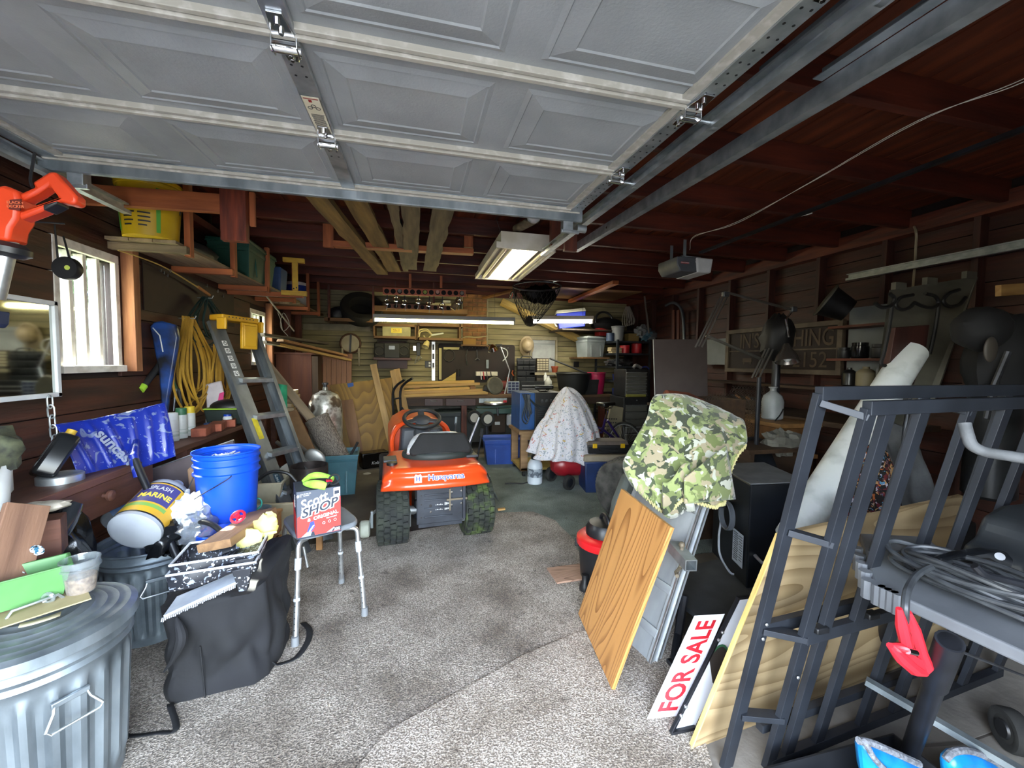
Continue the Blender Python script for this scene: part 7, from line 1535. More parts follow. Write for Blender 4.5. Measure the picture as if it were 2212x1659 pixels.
# cooler and toolbox
cl2 = thing('ice_chest', 'navy ice chest with tan lid on the carpet before the shelves', 'cooler', place((2.10, 4.22, 0), rz=-8))
part(cl2, 'body', MB().taper((0, 0, 0), (.50, .30), (.55, .34), .36), mat('chest_navy', '#17294f', .45, 0, '#1d3160', 5), bevel=.015)
part(cl2, 'lid', MB().taper((0, 0, .36), (.58, .37), (.55, .34), .07), mat('chest_tan', '#8b8171', .5, 0, '#7d7464', 5), bevel=.015)
tb2 = thing('plastic_toolbox', 'black toolbox with yellow latches on the ice chest', 'toolbox', place((2.11, 4.22, .432), rz=-8))
part(tb2, 'body', MB().taper((0, 0, 0), (.46, .22), (.48, .24), .10), mat('toolbox_black', '#17181b', .45), bevel=.012)
part(tb2, 'lid', MB().taper((0, 0, .10), (.49, .25), (.45, .21), .045), mat('toolbox_grey', '#4a423c', .6, 0, '#594f48', 6), bevel=.01)
part(tb2, 'handle', MB().tube([(-.1, -.12, .05), (-.1, -.145, .05), (.1, -.145, .05), (.1, -.12, .05)], .014, 8), BLACK)
for x in (-.16, .16): part(tb2, 'latch', MB().box((x, -.125, .095), (.05, .016, .05)), mat('latch_yellow', '#c8a012', .4), bevel=.004)
# metal shelving and contents
MSH = thing('metal_shelving', 'dark grey steel shelving unit in the far right corner', 'shelving', (3.5, 6.6, 0))
SHG = mat('shelf_steel', '#2c3138', .45, .4, '#3a4048', 6)
sx0, sx1, sy0, sy1 = 3.36, 3.98, 6.35, 7.2
for x in (sx0, sx1):
    for y in (sy0, sy1): part(MSH, 'post', MB().box((x, y, .93), (.035, .035, 1.86)), SHG, world=True, smooth=0)
SZs = (.12, .55, .90, 1.15, 1.40, 1.63, 1.84)
for z in SZs: part(MSH, 'shelf', MB().box2((sx0-.015, sy0-.015, z-.03), (sx1+.015, sy1+.015, z)), SHG, world=True, smooth=0)
DBL = mat('bin_blue', '#12225c', .45, 0, '#182c72', 5)
items = [(.90, 'bin', DBL), (1.15, 'bin', DBL), (.55, 'bin', DBL)]
kk = 0; zn = {.55: 'on the lowest filled shelf', .90: 'on the shelf above the lowest', 1.15: 'on the middle steel shelf'}
for z in (.55, .90, 1.15):
    for j, wd in enumerate(('left', 'centre', 'right')):
        o = thing('parts_bin', '%s blue parts bin %s' % (wd, zn[z]), 'parts bin', place((sx0+.12+j*.2, sy0+.12, z)), 'blue parts bins'); part(o, 'bin', MB().tray((0, 0, 0), (.15, .22), (.17, .24), .11, .004), DBL)
for (nm, lb, ct_, u, v, z, m, mbx) in (('chamois_roll', 'cream folded cloth stack on the top inner shelf', 'cloth', 1330, 750, 1.63, mat('cloth_cream', '#a89878', .8), MB().box((0, 0, .05), (.2, .14, .03)).box((0, 0, .085), (.19, .15, .03)).box((.01, 0, .015), (.18, .14, .03))), ('red_tub', 'red tub with yellow base on the top inner shelf', 'tub', 1352, 750, 1.63, RED, MB().lathe([(.08, 0), (.085, .14), (0, .15)], 16)), ('fuel_can', 'bright red can at the right of the top inner shelf', 'can', 1378, 745, 1.63, RED, MB().lathe([(.08, 0), (.09, .02), (.09, .17), (.05, .2), (0, .2)], 18)), ('tool_heap', 'heap of dark hand tools on the second steel shelf', 'tools', 1338, 775, 1.40, STEEL_D, MB().ell((0, 0, .06), (.22, .12, .07), 24, 12, fn=crumple(71, .6, 5))), ('red_funnel', 'small red funnel among the bins', 'funnel', 1356, 803, 1.15, RED, MB().lathe([(.045, .10), (.02, .05), (.012, .0)], 14))):
    q = P(u, v, Y=sy0+.1); q.z = z; solo(nm, lb, ct_, mbx, m, M=place((q.x, sy0+.14, z)))
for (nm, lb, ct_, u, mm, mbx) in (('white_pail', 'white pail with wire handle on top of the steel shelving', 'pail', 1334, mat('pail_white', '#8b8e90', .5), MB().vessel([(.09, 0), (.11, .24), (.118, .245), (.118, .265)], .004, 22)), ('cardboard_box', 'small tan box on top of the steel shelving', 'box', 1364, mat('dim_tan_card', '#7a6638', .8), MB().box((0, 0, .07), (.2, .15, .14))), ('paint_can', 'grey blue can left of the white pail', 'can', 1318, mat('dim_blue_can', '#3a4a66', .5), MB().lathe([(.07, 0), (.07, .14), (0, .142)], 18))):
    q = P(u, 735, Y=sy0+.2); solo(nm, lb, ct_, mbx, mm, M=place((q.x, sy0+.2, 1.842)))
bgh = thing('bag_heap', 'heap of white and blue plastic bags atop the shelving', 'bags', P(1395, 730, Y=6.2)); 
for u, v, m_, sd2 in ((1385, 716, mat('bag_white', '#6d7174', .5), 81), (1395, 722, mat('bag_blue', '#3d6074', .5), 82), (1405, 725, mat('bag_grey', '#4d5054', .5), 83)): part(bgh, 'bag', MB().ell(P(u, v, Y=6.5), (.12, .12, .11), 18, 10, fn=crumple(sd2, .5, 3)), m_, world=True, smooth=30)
# tool chest
tc2 = thing('tool_chest', 'tall black tool chest with bright drawer edges beside the shelving', 'tool chest', (3.45, 5.9, 0))
ca, cb2 = P(1352, 800, Y=5.75), P(1402, 800, Y=5.75)
part(tc2, 'upper_chest', MB().box2((ca.x, 5.75, .93), (cb2.x, 6.15, 1.36)), BLACK, world=True, smooth=0, bevel=.01)
part(tc2, 'lower_cabinet', MB().box2((ca.x-.05, 5.70, .05), (cb2.x-.02, 6.17, .92)), BLACK, world=True, smooth=0, bevel=.01)
for x in (ca.x+.05, cb2.x-.12):
    for y in (5.78, 6.1): part(tc2, 'castor', MB().cyl((x-.015, y, .028), (x+.015, y, .028), .027, n=12), BLACK, world=True)
DGY = mat('drawer_grey', '#4b4b46', .5)
for k in range(7):
    z = 1.31-k*.056; d = part(tc2, 'drawer', MB().box(((ca.x+cb2.x)/2-.02, 5.745, z-.022), (cb2.x-ca.x-.06, .02, .05)), DGY if k != 6 else mat('drawer_yellow_tag', '#7d7a34', .5), world=True, smooth=0)
    part(d, 'pull', MB().box(((ca.x+cb2.x)/2-.02, 5.73, z), (cb2.x-ca.x-.05, .02, .01)), ALU, world=True, smooth=0)
for k in range(5):
    z = .80-k*.115; d = part(tc2, 'drawer', MB().box(((ca.x+cb2.x)/2-.04, 5.695, z-.05), (cb2.x-ca.x-.04, .02, .10)), DGY, world=True, smooth=0)
    part(d, 'pull', MB().box(((ca.x+cb2.x)/2-.04, 5.68, z), (cb2.x-ca.x-.04, .02, .012)), ALU, world=True, smooth=0)
part(tc2, 'lock', MB().cyl(((ca.x+cb2.x)/2-.03, 5.70, .875), ((ca.x+cb2.x)/2-.03, 5.69, .875), .01, n=10), ALU, world=True)
rag = thing('grinder_tool', 'silver angle tool and blue cord on top of the tool chest', 'power tool', P(1375, 795, Y=5.9)); part(rag, 'body', MB().tube(spline([P(1368, 795, Y=5.85), P(1374, 789, Y=5.85), P(1385, 795, Y=5.85)]), .025, 10), ALU, world=True); part(rag, 'cord', MB().tube(spline([P(1385, 795, Y=5.85), P(1395, 792, Y=5.85), P(1402, 797, Y=5.85)]), .012, 8), DBL, world=True)
# bins, grey tote, cooler, net
pkb = thing('pink_bin', 'hot pink tall bin on the bench beside the shelving', 'bin', P(1285, 848, Y=6.55)); pkq = P(1286, 850, Y=6.7); pkq.z = .905
part(pkb, 'bin', MB().vessel([(.14, 0), (.17, .36), (.178, .365), (.178, .38)], .005, 24, pkq), mat('hot_pink_plastic', '#8f1440', .45, 0, '#a01848', 5), world=True)
bkb = thing('black_basket', 'large black collapsible hamper on the bench', 'hamper', P(1240, 850, Y=6.5)); bq = P(1238, 850, Y=6.62); bq.z = .906
part(bkb, 'hamper', MB().vessel([(.22, 0), (.26, .1), (.30, .36)], .006, 30, bq), mat('black_nylon', '#0f1113', .6), world=True); part(bkb, 'rim', MB().torus(bq+V((0, 0, .36)), .3, .014, 36, 8), BLACK, world=True)
part(bkb, 'navy_cloth', MB().ell(bq+V((-.05, 0, .25)), (.17, .17, .1), 18, 10, fn=crumple(91, .3)), mat('navy_cloth', '#161e36', .8), world=True, smooth=60)
bkc = thing('black_crate', 'black crate with a printed bag in front of the pink bin', 'crate', P(1270, 850, Y=6.5)); bq2 = P(1270, 852, Y=6.56); bq2.z = .906; part(bkc, 'crate', MB().tray(bq2, (.26, .2), (.3, .24), .26, .01), BLACK, world=True, bevel=.006)
pole_ = solo('black_pole', 'black pole slanting from the shade to the pink bin', 'pole', MB().cyl(P(1187, 774, Y=6.9), P(1282, 812, Y=6.65), .016, n=10), BLACK)
GTM = mat('grey_tote', '#6d7478', .45, 0, '#7a8186', 5)
hsf = thing('high_corner_shelf', 'small high shelf bracketed in the far right corner', 'shelf', (3.1, 7.0, 1.56))
part(hsf, 'board', MB().box2((2.84, 6.6, 1.53), (3.34, 7.28, 1.555)), CUBW, world=True, smooth=0)
tote('storage_tote', 'pale grey tote with white lid high by the steel shelving', place((3.08, 6.86, 1.556), rz=12), .40, .36, .34, GTM, mat('pale_lid', '#8f9698', .5))
solo('red_box', 'small red box perched above the grey tote', 'box', MB().box((0, 0, .07), (.2, .16, .14)), mat('box_red', '#9a1f20', .5), M=place((3.27, 6.80, 1.945), rz=8), smooth=0, bevel=.012)
hsg = thing('high_side_shelf', 'dark plank shelf high under the roof at the back right', 'shelf', (3.0, 6.9, 2.03)); part(hsg, 'board', MB().box2((2.42, 6.55, 2.015), (4.0, 7.28, 2.04)), wood('shelf_dark', '#2b2119', '#41352a', .7, 6, .3), world=True, smooth=0)
cl3 = thing('ice_chest', 'blue and white ice chest tilted on the high back shelf', 'cooler', place((2.70, 6.85, 2.07), rz=-14, ry=-6))
part(cl3, 'body', MB().taper((0, 0, 0), (.46, .30), (.52, .33), .27), mat('chest_royal', '#1a2c9c', .4, 0, '#2036b0', 5), bevel=.012); part(cl3, 'lid', MB().taper((0, 0, .27), (.54, .35), (.50, .31), .06), mat('chest_white', '#a9a99c', .5), bevel=.012)
part(cl3, 'handle', MB().tube(spline([(-.26, -.1, .2), (-.3, -.12, .12), (-.27, -.13, .04)]), .012, 8), WHITE)
bl3 = thing('seat_shell', 'black padded seat shell on the high back shelf', 'seat shell', P(1320, 705, Y=6.8)); part(bl3, 'shell', MB().ell((3.40, 6.85, 2.16), (.3, .22, .12), 20, 10, fn=crumple(95, .15)), BLACK, world=True); part(bl3, 'hoop', MB().tube(arc((3.27, 6.7, 2.2), .17, 20, 190, 16, (1, 0, 0), (0, .2, 1)), .02, 8), BLACK, world=True)
bar_ = board('brace_timber', 'heavy diagonal timber brace across the back wall', 'brace', P(1083, 652, Y=7.12), P(1272, 744, Y=6.98), .10, .13, wood('brace_wood', '#a08648', '#c9ad6a', .65, 6, .3), (0, -1, .2))
for lb, a, b, w in (('pale strip of wood under the roof left of the net', (1015, 652, 6.3), (1108, 628, 6.2), .09), ('thin pale strip above the net', (1030, 618, 5.9), (1112, 622, 5.9), .04)): board('wood_strip', lb, 'wood strip', P(a[0], a[1], Z=2.595), P(b[0], b[1], Z=2.595), w, .03, PINE_O)
bar_ = tag(part(None, 'overhead_plywood', MB().box((0, 0, 0), (1.5, 1.0, .012)), wood('dim_plywood', '#6a4a2c', '#85603a', .65, 5, .2), Matrix.Translation((2.75, 6.35, 2.60)), smooth=0), 'plywood panel laid under the back right rafters', 'plywood')
board('overhead_timber', 'orange timber crossing below the overhead plywood', 'timber', P(1232, 651, Z=2.55), P(1330, 610, Z=2.55), .09, .05, ORANGEWOOD)
nt = thing('landing_net', 'black landing net hanging under the rafters', 'landing net', P(1160, 620, Y=5.6))
part(nt, 'hoop', MB().tube([P(1160+52*math.cos(rad(a)), 618-10*math.sin(rad(a)), Y=5.6+.22*math.sin(rad(a))) for a in range(0, 360, 15)], .012, 8, True), STEEL_D, world=True)
part(nt, 'handle', MB().cyl(P(1195, 608, Y=5.6), P(1222, 600, Y=5.6), .014, n=8), ALU, world=True)
nm_ = MB(); NET = mat('net_cord', '#191512', .8)
def netp(a, t):
    q = P(1160+52*math.cos(a)*(1-.75*t**1.6)-14*t, 618-10*math.sin(a)+78*t, Y=5.6+.22*math.sin(a)*(1-.7*t)); return q
for k in range(26):
    a = 2*math.pi*k/26
    for sgn in (1, -1): nm_.tube([netp(a+sgn*t*.09, t/9) for t in range(10)], .0032, 3, caps=False)
o_ = part(nt, 'mesh_wires', nm_, NET, world=True)
part(nt, 'bag_knot', MB().ell(P(1143, 694, Y=5.6), (.06, .05, .07), 14, 8, fn=crumple(97, .5, 4)), NET, world=True)
part(nt, 'bunched_mesh', MB().ell(P(1165, 636, Y=5.62), (.26, .12, .13), 22, 12, fn=crumple(98, .3, 2.4)), thin_glass('net_film', '#3a332d', .02, .5, .35, '#120f0d'), world=True, smooth=60)
rf = thing('reflector_lamp', 'small reflector bulb hanging left of the net', 'lamp', P(1107, 640, Y=5.7)); part(rf, 'bulb', MB().lathe([(0, 0), (.05, .005), (.06, .02), (.03, .09), (.015, .11)], 20, P(1108, 640, Y=5.7), rot(60, -20)), CHROME, world=True)
hw = thing('wire_loops', 'hank of pale wire hanging in the far right corner', 'wire', P(1358, 665, Y=6.6))
for k in range(6): part(hw, 'loop', MB().tube(spline([P(1352+k, 662, Y=6.6), P(1344+k*5, 690, Y=6.6), P(1348+k*4, 706-k, Y=6.6), P(1356+k*3, 690, Y=6.62), P(1355+k, 662, Y=6.62)]), .007, 5), mat('pale_wire', '#7d756a', .6), world=True)
# bicycle
bc = thing('bicycle', 'purple bicycle behind the ice chest', 'bicycle', P(1360, 985, Y=4.9))
PRP = mat('bike_purple', '#241650', .3, .2)
wc = P(1352, 962, Y=4.95); part(bc, 'tyre', MB().torus(wc, .31, .016, 48, 8, rot(75, 0, 12)), RUBBER, world=True); part(bc, 'rim', MB().torus(wc, .29, .01, 48, 6, rot(75, 0, 12)), ALU, world=True)
spk = MB(); Rw = rot(75, 0, 12)
for k in range(28): a = 2*math.pi*k/28; spk.cyl(wc, wc+Rw @ V((.29*math.cos(a), .29*math.sin(a), 0)), .0015, n=4, caps=False)
part(bc, 'spokes', spk, ALU, world=True)
for a, b in (((1312, 888), (1300, 935)), ((1298, 925), (1345, 960)), ((1312, 908), (1345, 958)), ((1300, 935), (1270, 930)), ((1296, 925), (1272, 912))): part(bc, 'frame_tube', MB().cyl(P(*a, Y=4.85), P(*b, Y=4.9), .016, n=10), PRP, world=True)
part(bc, 'seat_post', MB().cyl(P(1313, 880, Y=4.85), P(1308, 905, Y=4.85), .013, n=10), CHROME, world=True); saddle(bc, P(1312, 877, Y=4.85), 15)
wk = thing('tan_crate', 'tan ventilated plastic crate panel behind the bicycle', 'crate', P(1325, 935, Y=5.4)); slab(wk, 'panel', [(1318, 876), (1346, 880), (1342, 935), (1334, 996), (1292, 996)], 5.45, .04, mat('tan_plastic', '#6a6350', .6, 0, '#756d58', 5), bevel=.01)
vt = MB()
for r in range(6):
    for k in range(5): q = P(1304+k*5+r*1.5, 945-r*8, Y=5.42); vt.box(q, (.018, .006, .02))
part(wk, 'vent_holes', vt, BLACK, world=True, smooth=0)
# ------------------------------------------------------------------ right side
# ---- leaning oak board and aluminium ramp with camouflage blanket
OAK = swirl('oak_ply', '#bd8a50', '#8a5a2c', 2.4, 44., (.14, 1, 1), .5, .0, .4)
ob_ = thing('oak_board', 'oak veneer board leaning at the front of the aluminium ramp', 'board', P(1300, 1400, Z=0))
b4 = (P(1252, 1326, Z=.022), P(1325, 1490, Z=.022), P(1453, 1140, Z=.79), P(1345, 1056, Z=.79))
# long side first so the grain runs up the board
quad_sheet(ob_, 'board', (b4[1], b4[2], b4[3], b4[0]), .018, OAK)
zt = [P(1425, 1150, Z=.675), P(1418, 1180, Z=.62), P(1400, 1215, Z=.545), P(1394, 1232, Z=.51)]
wsolo('zip_strap', 'white strap with frayed end stuck to the oak board', 'strap', MB().tube([p+V((-.006, -.012, .004)) for p in spline(zt, 5)], [.007]*12+[.005, .006, .007, .009], 8), WHITE)
RA = thing('aluminium_ramp', 'grey aluminium folding ramp leaning upright under the blanket', 'ramp', V((1.03, 1.75, 0)))
r4 = [V((1.09, 1.655, .018)), V((1.0, 2.12, .018)), V((1.49, 2.30, .93)), V((1.58, 1.85, .93))]
RAM = mat('ramp_aluminium', '#8b9093', .45, .3, '#a5aaad', 6, st=(.4, 1, 1), bump=.04)
quad_sheet(RA, 'deck', (r4[0], r4[3], r4[2], r4[1]), .012, RAM)
nr = (r4[3]-r4[0]).cross(r4[1]-r4[0]).normalized(); nr = nr if nr.x < 0 else -nr
for a, b, w in ((r4[0], r4[3], .075), (r4[1], r4[2], .075)): bar(RA, 'side_channel', a-nr*.02, b-nr*.02, .02, w, RAM, up=nr)
for t in (.12, .32, .52, .72): bar(RA, 'cross_rung', r4[0].lerp(r4[3], t)+nr*.012, r4[1].lerp(r4[2], t)+nr*.012, .04, .016, RAM, up=nr)
bar(RA, 'edge_strip', r4[0]+nr*.012+V((0, -.012, 0)), r4[3]+nr*.012+V((0, -.012, 0)), .012, .012, ALU, up=nr)
bar(RA, 'edge_strip', r4[0]-nr*.03+V((0, -.012, 0)), r4[3]-nr*.03+V((0, -.012, 0)), .012, .012, ALU, up=nr)
hq0, hq1 = P(1455, 1180, Y=1.70), P(1493, 1222, Y=1.53); hq = thing('hitch_tube', 'short square steel hitch tube clamped on the ramp edge', 'hitch', hq0)
Mq = along(hq0, hq1); Lq = (hq1-hq0).length; qm = MB()
for y, z, w, h in ((0, .024, .054, .005), (0, -.024, .054, .005), (.025, 0, .005, .05), (-.025, 0, .005, .05)): qm.box((Lq/2, y, z), (Lq, w, h))
part(hq, 'square_tube', qm, GALV, Mq, smooth=0)
part(hq, 'pin', MB().tube([(.08, 0, .05), (.08, 0, -.06), (.1, -.03, -.075), (.13, -.04, -.075)], .009, 10), mat('rusty_steel', '#6d6353', .6, .4), Mq); part(hq, 'pin_head', MB().ell((.08, 0, .05), (.015, .015, .015), 12, 8), mat('rusty_steel', '#6d6353', .6, .4), Mq)
CAMO = blobs('camouflage_fleece', '#6f7a48', [('#8f9a62', 13, .50, 3, .3), ('#3c4330', 15, .55, 9, .4), ('#a09478', 16, .57, 15, .5), ('#b9bbac', 19, .60, 21, .5), ('#465036', 20, .64, 27, .4)], .95, .25, .3)
cbk = thing('camouflage_blanket', 'green camouflage fleece blanket thrown over the ramp', 'blanket', V((1.45, 1.95, .8)))
rows = [[(1500, 872, 2.42), (1530, 885, 2.42), (1560, 900, 2.40), (1590, 915, 2.36), (1606, 930, 2.30)],
        [(1420, 853, 2.16), (1470, 853, 2.14), (1530, 873, 2.12), (1575, 893, 2.02), (1606, 908, 1.96)],
        [(1396, 905, 2.06), (1452, 915, 1.98), (1520, 930, 1.90), (1575, 945, 1.85), (1612, 955, 1.83)],
        [(1366, 960, 2.02), (1430, 975, 1.91), (1500, 990, 1.83), (1560, 990, 1.78), (1590, 985, 1.78)],
        [(1346, 1002, 1.98), (1410, 1030, 1.85), (1480, 1040, 1.77), (1545, 1040, 1.73), (1576, 1030, 1.74)],
        [(1362, 1042, 1.93), (1432, 1090, 1.80), (1470, 1072, 1.75), (1535, 1086, 1.72), (1568, 1078, 1.72)],
        [(1372, 1056, 1.91), (1436, 1110, 1.78), (1472, 1082, 1.74), (1535, 1096, 1.71), (1562, 1090, 1.71)]]
gp = [[P(u, v, Y=Y) for u, v, Y in r] for r in rows]
cols = [spline([gp[j][i] for j in range(7)], 5) for i in range(5)]
def camo(u, v):
    j = min(len(cols[0])-1, int(round(v*(len(cols[0])-1)))); line = spline([cols[i][j] for i in range(5)], 10); p = line[int(round(u*40))]
    w_ = .012*math.sin(u*19+v*6)*v+.008*math.sin(u*37-v*9)+.012*noise.noise(p*9); return p+V((-.3, -.8, .1))*w_
part(cbk, 'cloth', MB().grid(camo, 40, len(cols[0])-1), CAMO, world=True, solid=.01, smooth=70)
stm = MB(); edge = [camo(i/40, 1) for i in range(41)]+[camo(1, 1-j/30) for j in range(1, 20)]
for i in range(len(edge)-1):
    for t in (0, .5):
        p = edge[i].lerp(edge[i+1], t); d = (edge[i+1]-edge[i]).normalized(); stm.box(p+V((0, -.008, .006)), (.005, .006, .02), rot(0, 20 if t else -20, 0))
part(cbk, 'blanket_stitch', stm, mat('stitch_yellow', '#c9c08a', .8), world=True, smooth=0)
flap = [(1440, 1105, 1.765), (1415, 1055, 1.80), (1450, 1040, 1.77), (1480, 1030, 1.76), (1500, 1050, 1.745)]
part(cbk, 'folded_corner', MB().grid(lambda u, v: P(1432+70*u*(1-.2*v), 1112-70*v-40*u*v+8*math.sin(u*6), Y=1.765-.02*math.sin(v*3)), 12, 10), CAMO, world=True, solid=.01, smooth=70)
part(cbk, 'folded_corner', MB().grid(lambda u, v: P(1478+110*u-20*v*u, 1088-10*u+(-55-60*u)*v, Y=1.70-.02*math.sin(u*3)), 14, 10), CAMO, world=True, solid=.01, smooth=70)
solo('paper_tag', 'white paper tag under the blanket edge', 'tag', MB().box((0, 0, 0), (.045, .004, .04), rot(0, 15)), WHITE, M=place(P(1491, 1085, Y=1.70)), smooth=0)
# tyre, tarp, shop vac, scrap
bt_ = thing('car_tyre', 'worn car tyre standing behind the shop vacuum', 'tyre', V((1.78, 3.4, 0)))
tyc = V((1.86, 3.25, .30)); tax = V((.85, .5, .12)); TYM = mat('dusty_tyre', '#33322f', .9, 0, '#55534e', 10, bump=.3)
part(bt_, 'tyre', tyre(MB(), tyc, .30, .2, tax, 48), TYM, world=True)
Rt = V((0, 0, 1)).rotation_difference(tax.normalized()).to_matrix(); tm_ = MB()
for k in range(56):
    for y in (-.055, -.018, .018, .055):
        a = 2*math.pi*k/56+(.03 if y > 0 else 0); tm_.box(tyc+Rt @ V((.301*math.cos(a), .301*math.sin(a), y)), (.01, .022, .026), Rt @ rot(0, 0, math.degrees(a)))
part(bt_, 'tread_blocks', tm_, TYM, world=True, smooth=0)
tp = thing('grey_tarp', 'olive grey tarp bunched behind the oak board', 'tarp', P(1330, 1130, Y=2.3)); slab(tp, 'tarp', [(1350, 1020), (1385, 1060), (1345, 1160), (1315, 1215), (1312, 1160), (1325, 1085)], 2.42, .1, mat('tarp_grey', '#4d5350', .7, 0, '#5d635f', 5, bump=.5, bs=10), bevel=.03)
vc = thing('shop_vacuum', 'black and red shop vacuum peeking out behind the oak board', 'vacuum', V((1.19, 2.36, .016)))
VB = mat('vac_black', '#131417', .4); VR = mat('vac_red', '#c4161e', .35)
part(vc, 'drum', MB().lathe([(.14, .04), (.15, .05), (.165, .25), (.165, .26)], 30), VB)
part(vc, 'red_lid', MB().lathe([(.175, .26), (.18, .27), (.178, .305), (.16, .32), (.10, .33)], 30), VR)
part(vc, 'motor_cap', MB().lathe([(.12, .31), (.12, .37), (.10, .40), (0, .415)], 24), VB)
part(vc, 'carry_handle', MB().tube(arc((0, 0, .39), .06, 0, 180, 12, (0, 1, 0), (0, 0, 1)), .012, 8), VB)
for a in (150, 260, 30): part(vc, 'lid_latch', MB().box((.175*math.cos(rad(a)), .175*math.sin(rad(a)), .25), (.03, .05, .05), rot(0, 0, a)), VB, bevel=.006)
for a in (200, 290, 20, 110): part(vc, 'castor_foot', MB().lathe([(.035, 0), (.035, .03), (.02, .06), (.02, .1)], 14, (.165*math.cos(rad(a)), .165*math.sin(rad(a)), .0)), VB)
solo('floor_board', 'wood grain board scrap flat on the carpet by the vacuum', 'board', MB().box((0, 0, .007), (.30, .19, .012)), swirl('floor_ply', '#9a7b68', '#6a4c3c', 5, 22., (.2, 1, 1), .6, .0, .4), M=place(V((1.03, 2.50, .016)), rz=2), smooth=0, bevel=.001)
# heater box on a mat
HT = thing('black_heater', 'black box heater with coiled cord and rating label', 'heater', P(1615, 1270, Y=1.95))
hf = P(1622, 1047, Z=.76); hr_ = P(1746, 1042, Z=.76); hl = P(1556, 1003, Z=.76)
hb_z = .14
Hx = (hr_-hf); Hx.z = 0; Hy = (hl-hf); Hy.z = 0
Hy = (Hy-Hx.normalized()*Hy.dot(Hx.normalized())*.3)
HB = mat('heater_black', '#0f1115', .35, .2, '#191c22', 5); HTOP = mat('dusty_top', '#55575a', .7, 0, '#686a6c', 8)
q = [V((hf.x, hf.y, hb_z)), V((hf.x, hf.y, hb_z))+Hx, V((hf.x, hf.y, hb_z))+Hx+Hy, V((hf.x, hf.y, hb_z))+Hy]
part(HT, 'cabinet', MB().hexa(q+[p+V((0, 0, .76-hb_z)) for p in q]), HB, world=True, smooth=0, bevel=.008)
part(HT, 'top_plate', MB().hexa([p+V((0, 0, .76-hb_z)) for p in q]+[p+V((0, 0, .766-hb_z)) for p in q]), HTOP, world=True, smooth=0)
hyn = Hy.normalized(); outl = V((0, 0, 1)).cross(hyn); outl = outl if outl.x < 0 else -outl
def hface(s_, z): return V((hf.x, hf.y, 0))+hyn*s_+V((0, 0, z))+outl*.012
for k in range(4): part(HT, 'cord_loop', MB().tube([hface(.20+.075*math.cos(a), .50+.085*math.sin(a))+outl*(.01+.007*k) for a in [2*math.pi*i/22 for i in range(22)]], .007, 6, True), mat('cord_grey', '#4b4f55', .5), world=True)
part(HT, 'cord_hook', MB().box(hface(.25, .56)+outl*.02, (.07, .05, .04), rot(0, 0, 35)), HB, world=True, bevel=.005)
part(HT, 'power_cord', MB().tube(spline([hface(.27, .45)+outl*.02, hface(.27, .32)+outl*.03, hface(.24, .22)+outl*.03, hface(.14, .17)+outl*.02, hface(.12, .16)+outl*.0]), .007, 6), mat('cord_lgrey', '#8d9298', .5), world=True)
Mlb = frame(hface(.10, .34)-outl*.004, -hyn if (-hyn).y < 0 else hyn, (0, 0, 1))
part(HT, 'rating_label', MB().box((0, 0, 0), (.12, .20, .002)), mat('label_silver', '#8f959c', .4), Mlb, smooth=0)
rl_ = MB()
for k in range(14): rl_.box((-.025+.004*(k % 3), .085-k*.0125, .0015), (.05, .005, .0008))
for k in range(10): rl_.box((.035, .08-k*.016, .0015), (.035, .004, .0008))
part(HT, 'label_print', rl_, INK, Mlb, smooth=0)
part(HT, 'drain_pipe', MB().tube([hf+Hx*.12+V((0, -.0, -.42)), hf+Hx*.12+V((0, -.05, -.44)), hf+Hx*.25+V((0, -.06, -.45))], .01, 8), ALU, world=True)
mt = thing('black_pallet', 'low black platform under the heater', 'platform', V((1.75, 2.0, 0))); ph4 = [P(1470, 1290, Z=.12), P(1610, 1290, Z=.12)]
part(mt, 'deck', MB().box((1.78, 1.98, .125), (.75, .5, .025), rot(0, 0, 8)), mat('slate_mat', '#2b2d30', .6, 0, '#3a3d40', 5, bump=.2, bs=10), world=True, smooth=0)
for x, y in ((1.46, 1.74), (2.1, 1.82), (1.4, 2.16), (2.05, 2.2)): part(mt, 'foot', MB().box((x, y, .057), (.06, .06, .113)), BLACK, world=True, smooth=0)
lgb = thing('black_bracket', 'bent black steel leg beside the ramp foot', 'bracket', P(1450, 1430, Z=0)); part(lgb, 'leg', MB().tube([P(1455, 1435, Z=.02), P(1465, 1370, Y=1.72), P(1478, 1285, Y=1.74)], .02, 8), BLACK_M, world=True); part(lgb, 'foot', MB().box(P(1455, 1432, Z=.03), (.05, .05, .02)), BLACK_M, world=True, bevel=.006)
dsc = thing('round_lid', 'big round black plastic lid standing behind the heater', 'lid', P(1650, 1010, Y=2.6)); part(dsc, 'lid', MB().lathe([(0, -.015), (.28, -.015), (.30, 0), (.28, .02), (0, .03)], 40, P(1655, 1020, Y=2.65), rot(62, 0, 12)), mat('lid_black', '#14171b', .5, 0, '#2a2e33', 8), world=True)
# ---- for sale sign and second sign
SGN = thing('for_sale_sign', 'white rider sign with red FOR SALE lettering on the carpet', 'sign', P(1440, 1550, Z=.02))
s4 = [P(1397, 1553, Z=.025), P(1470, 1546, Z=.025), P(1576, 1331, Z=.34), P(1500, 1330, Z=.34)]
s4[2] = s4[3]+(s4[1]-s4[0])
SW = mat('sign_white', '#d9dce2', .4, 0, '#e2e5ea', 4)
quad_sheet(SGN, 'panel', (s4[0], s4[3], s4[2], s4[1]), .004, SW, bevel=.001)
lx = (s4[3]-s4[0]).normalized(); nz_ = lx.cross(s4[1]-s4[0]).normalized(); nz_ = nz_ if nz_.y < 0 else -nz_
ft = text(SGN, 'lettering', 'FOR SALE', 1., mat('sign_red', '#b81826', .45), wm(SGN), bold=.025)
bbx = [(min(v.co[i] for v in ft.data.vertices), max(v.co[i] for v in ft.data.vertices)) for i in (0, 1)]
if nz_.z < 0: nz_ = -nz_
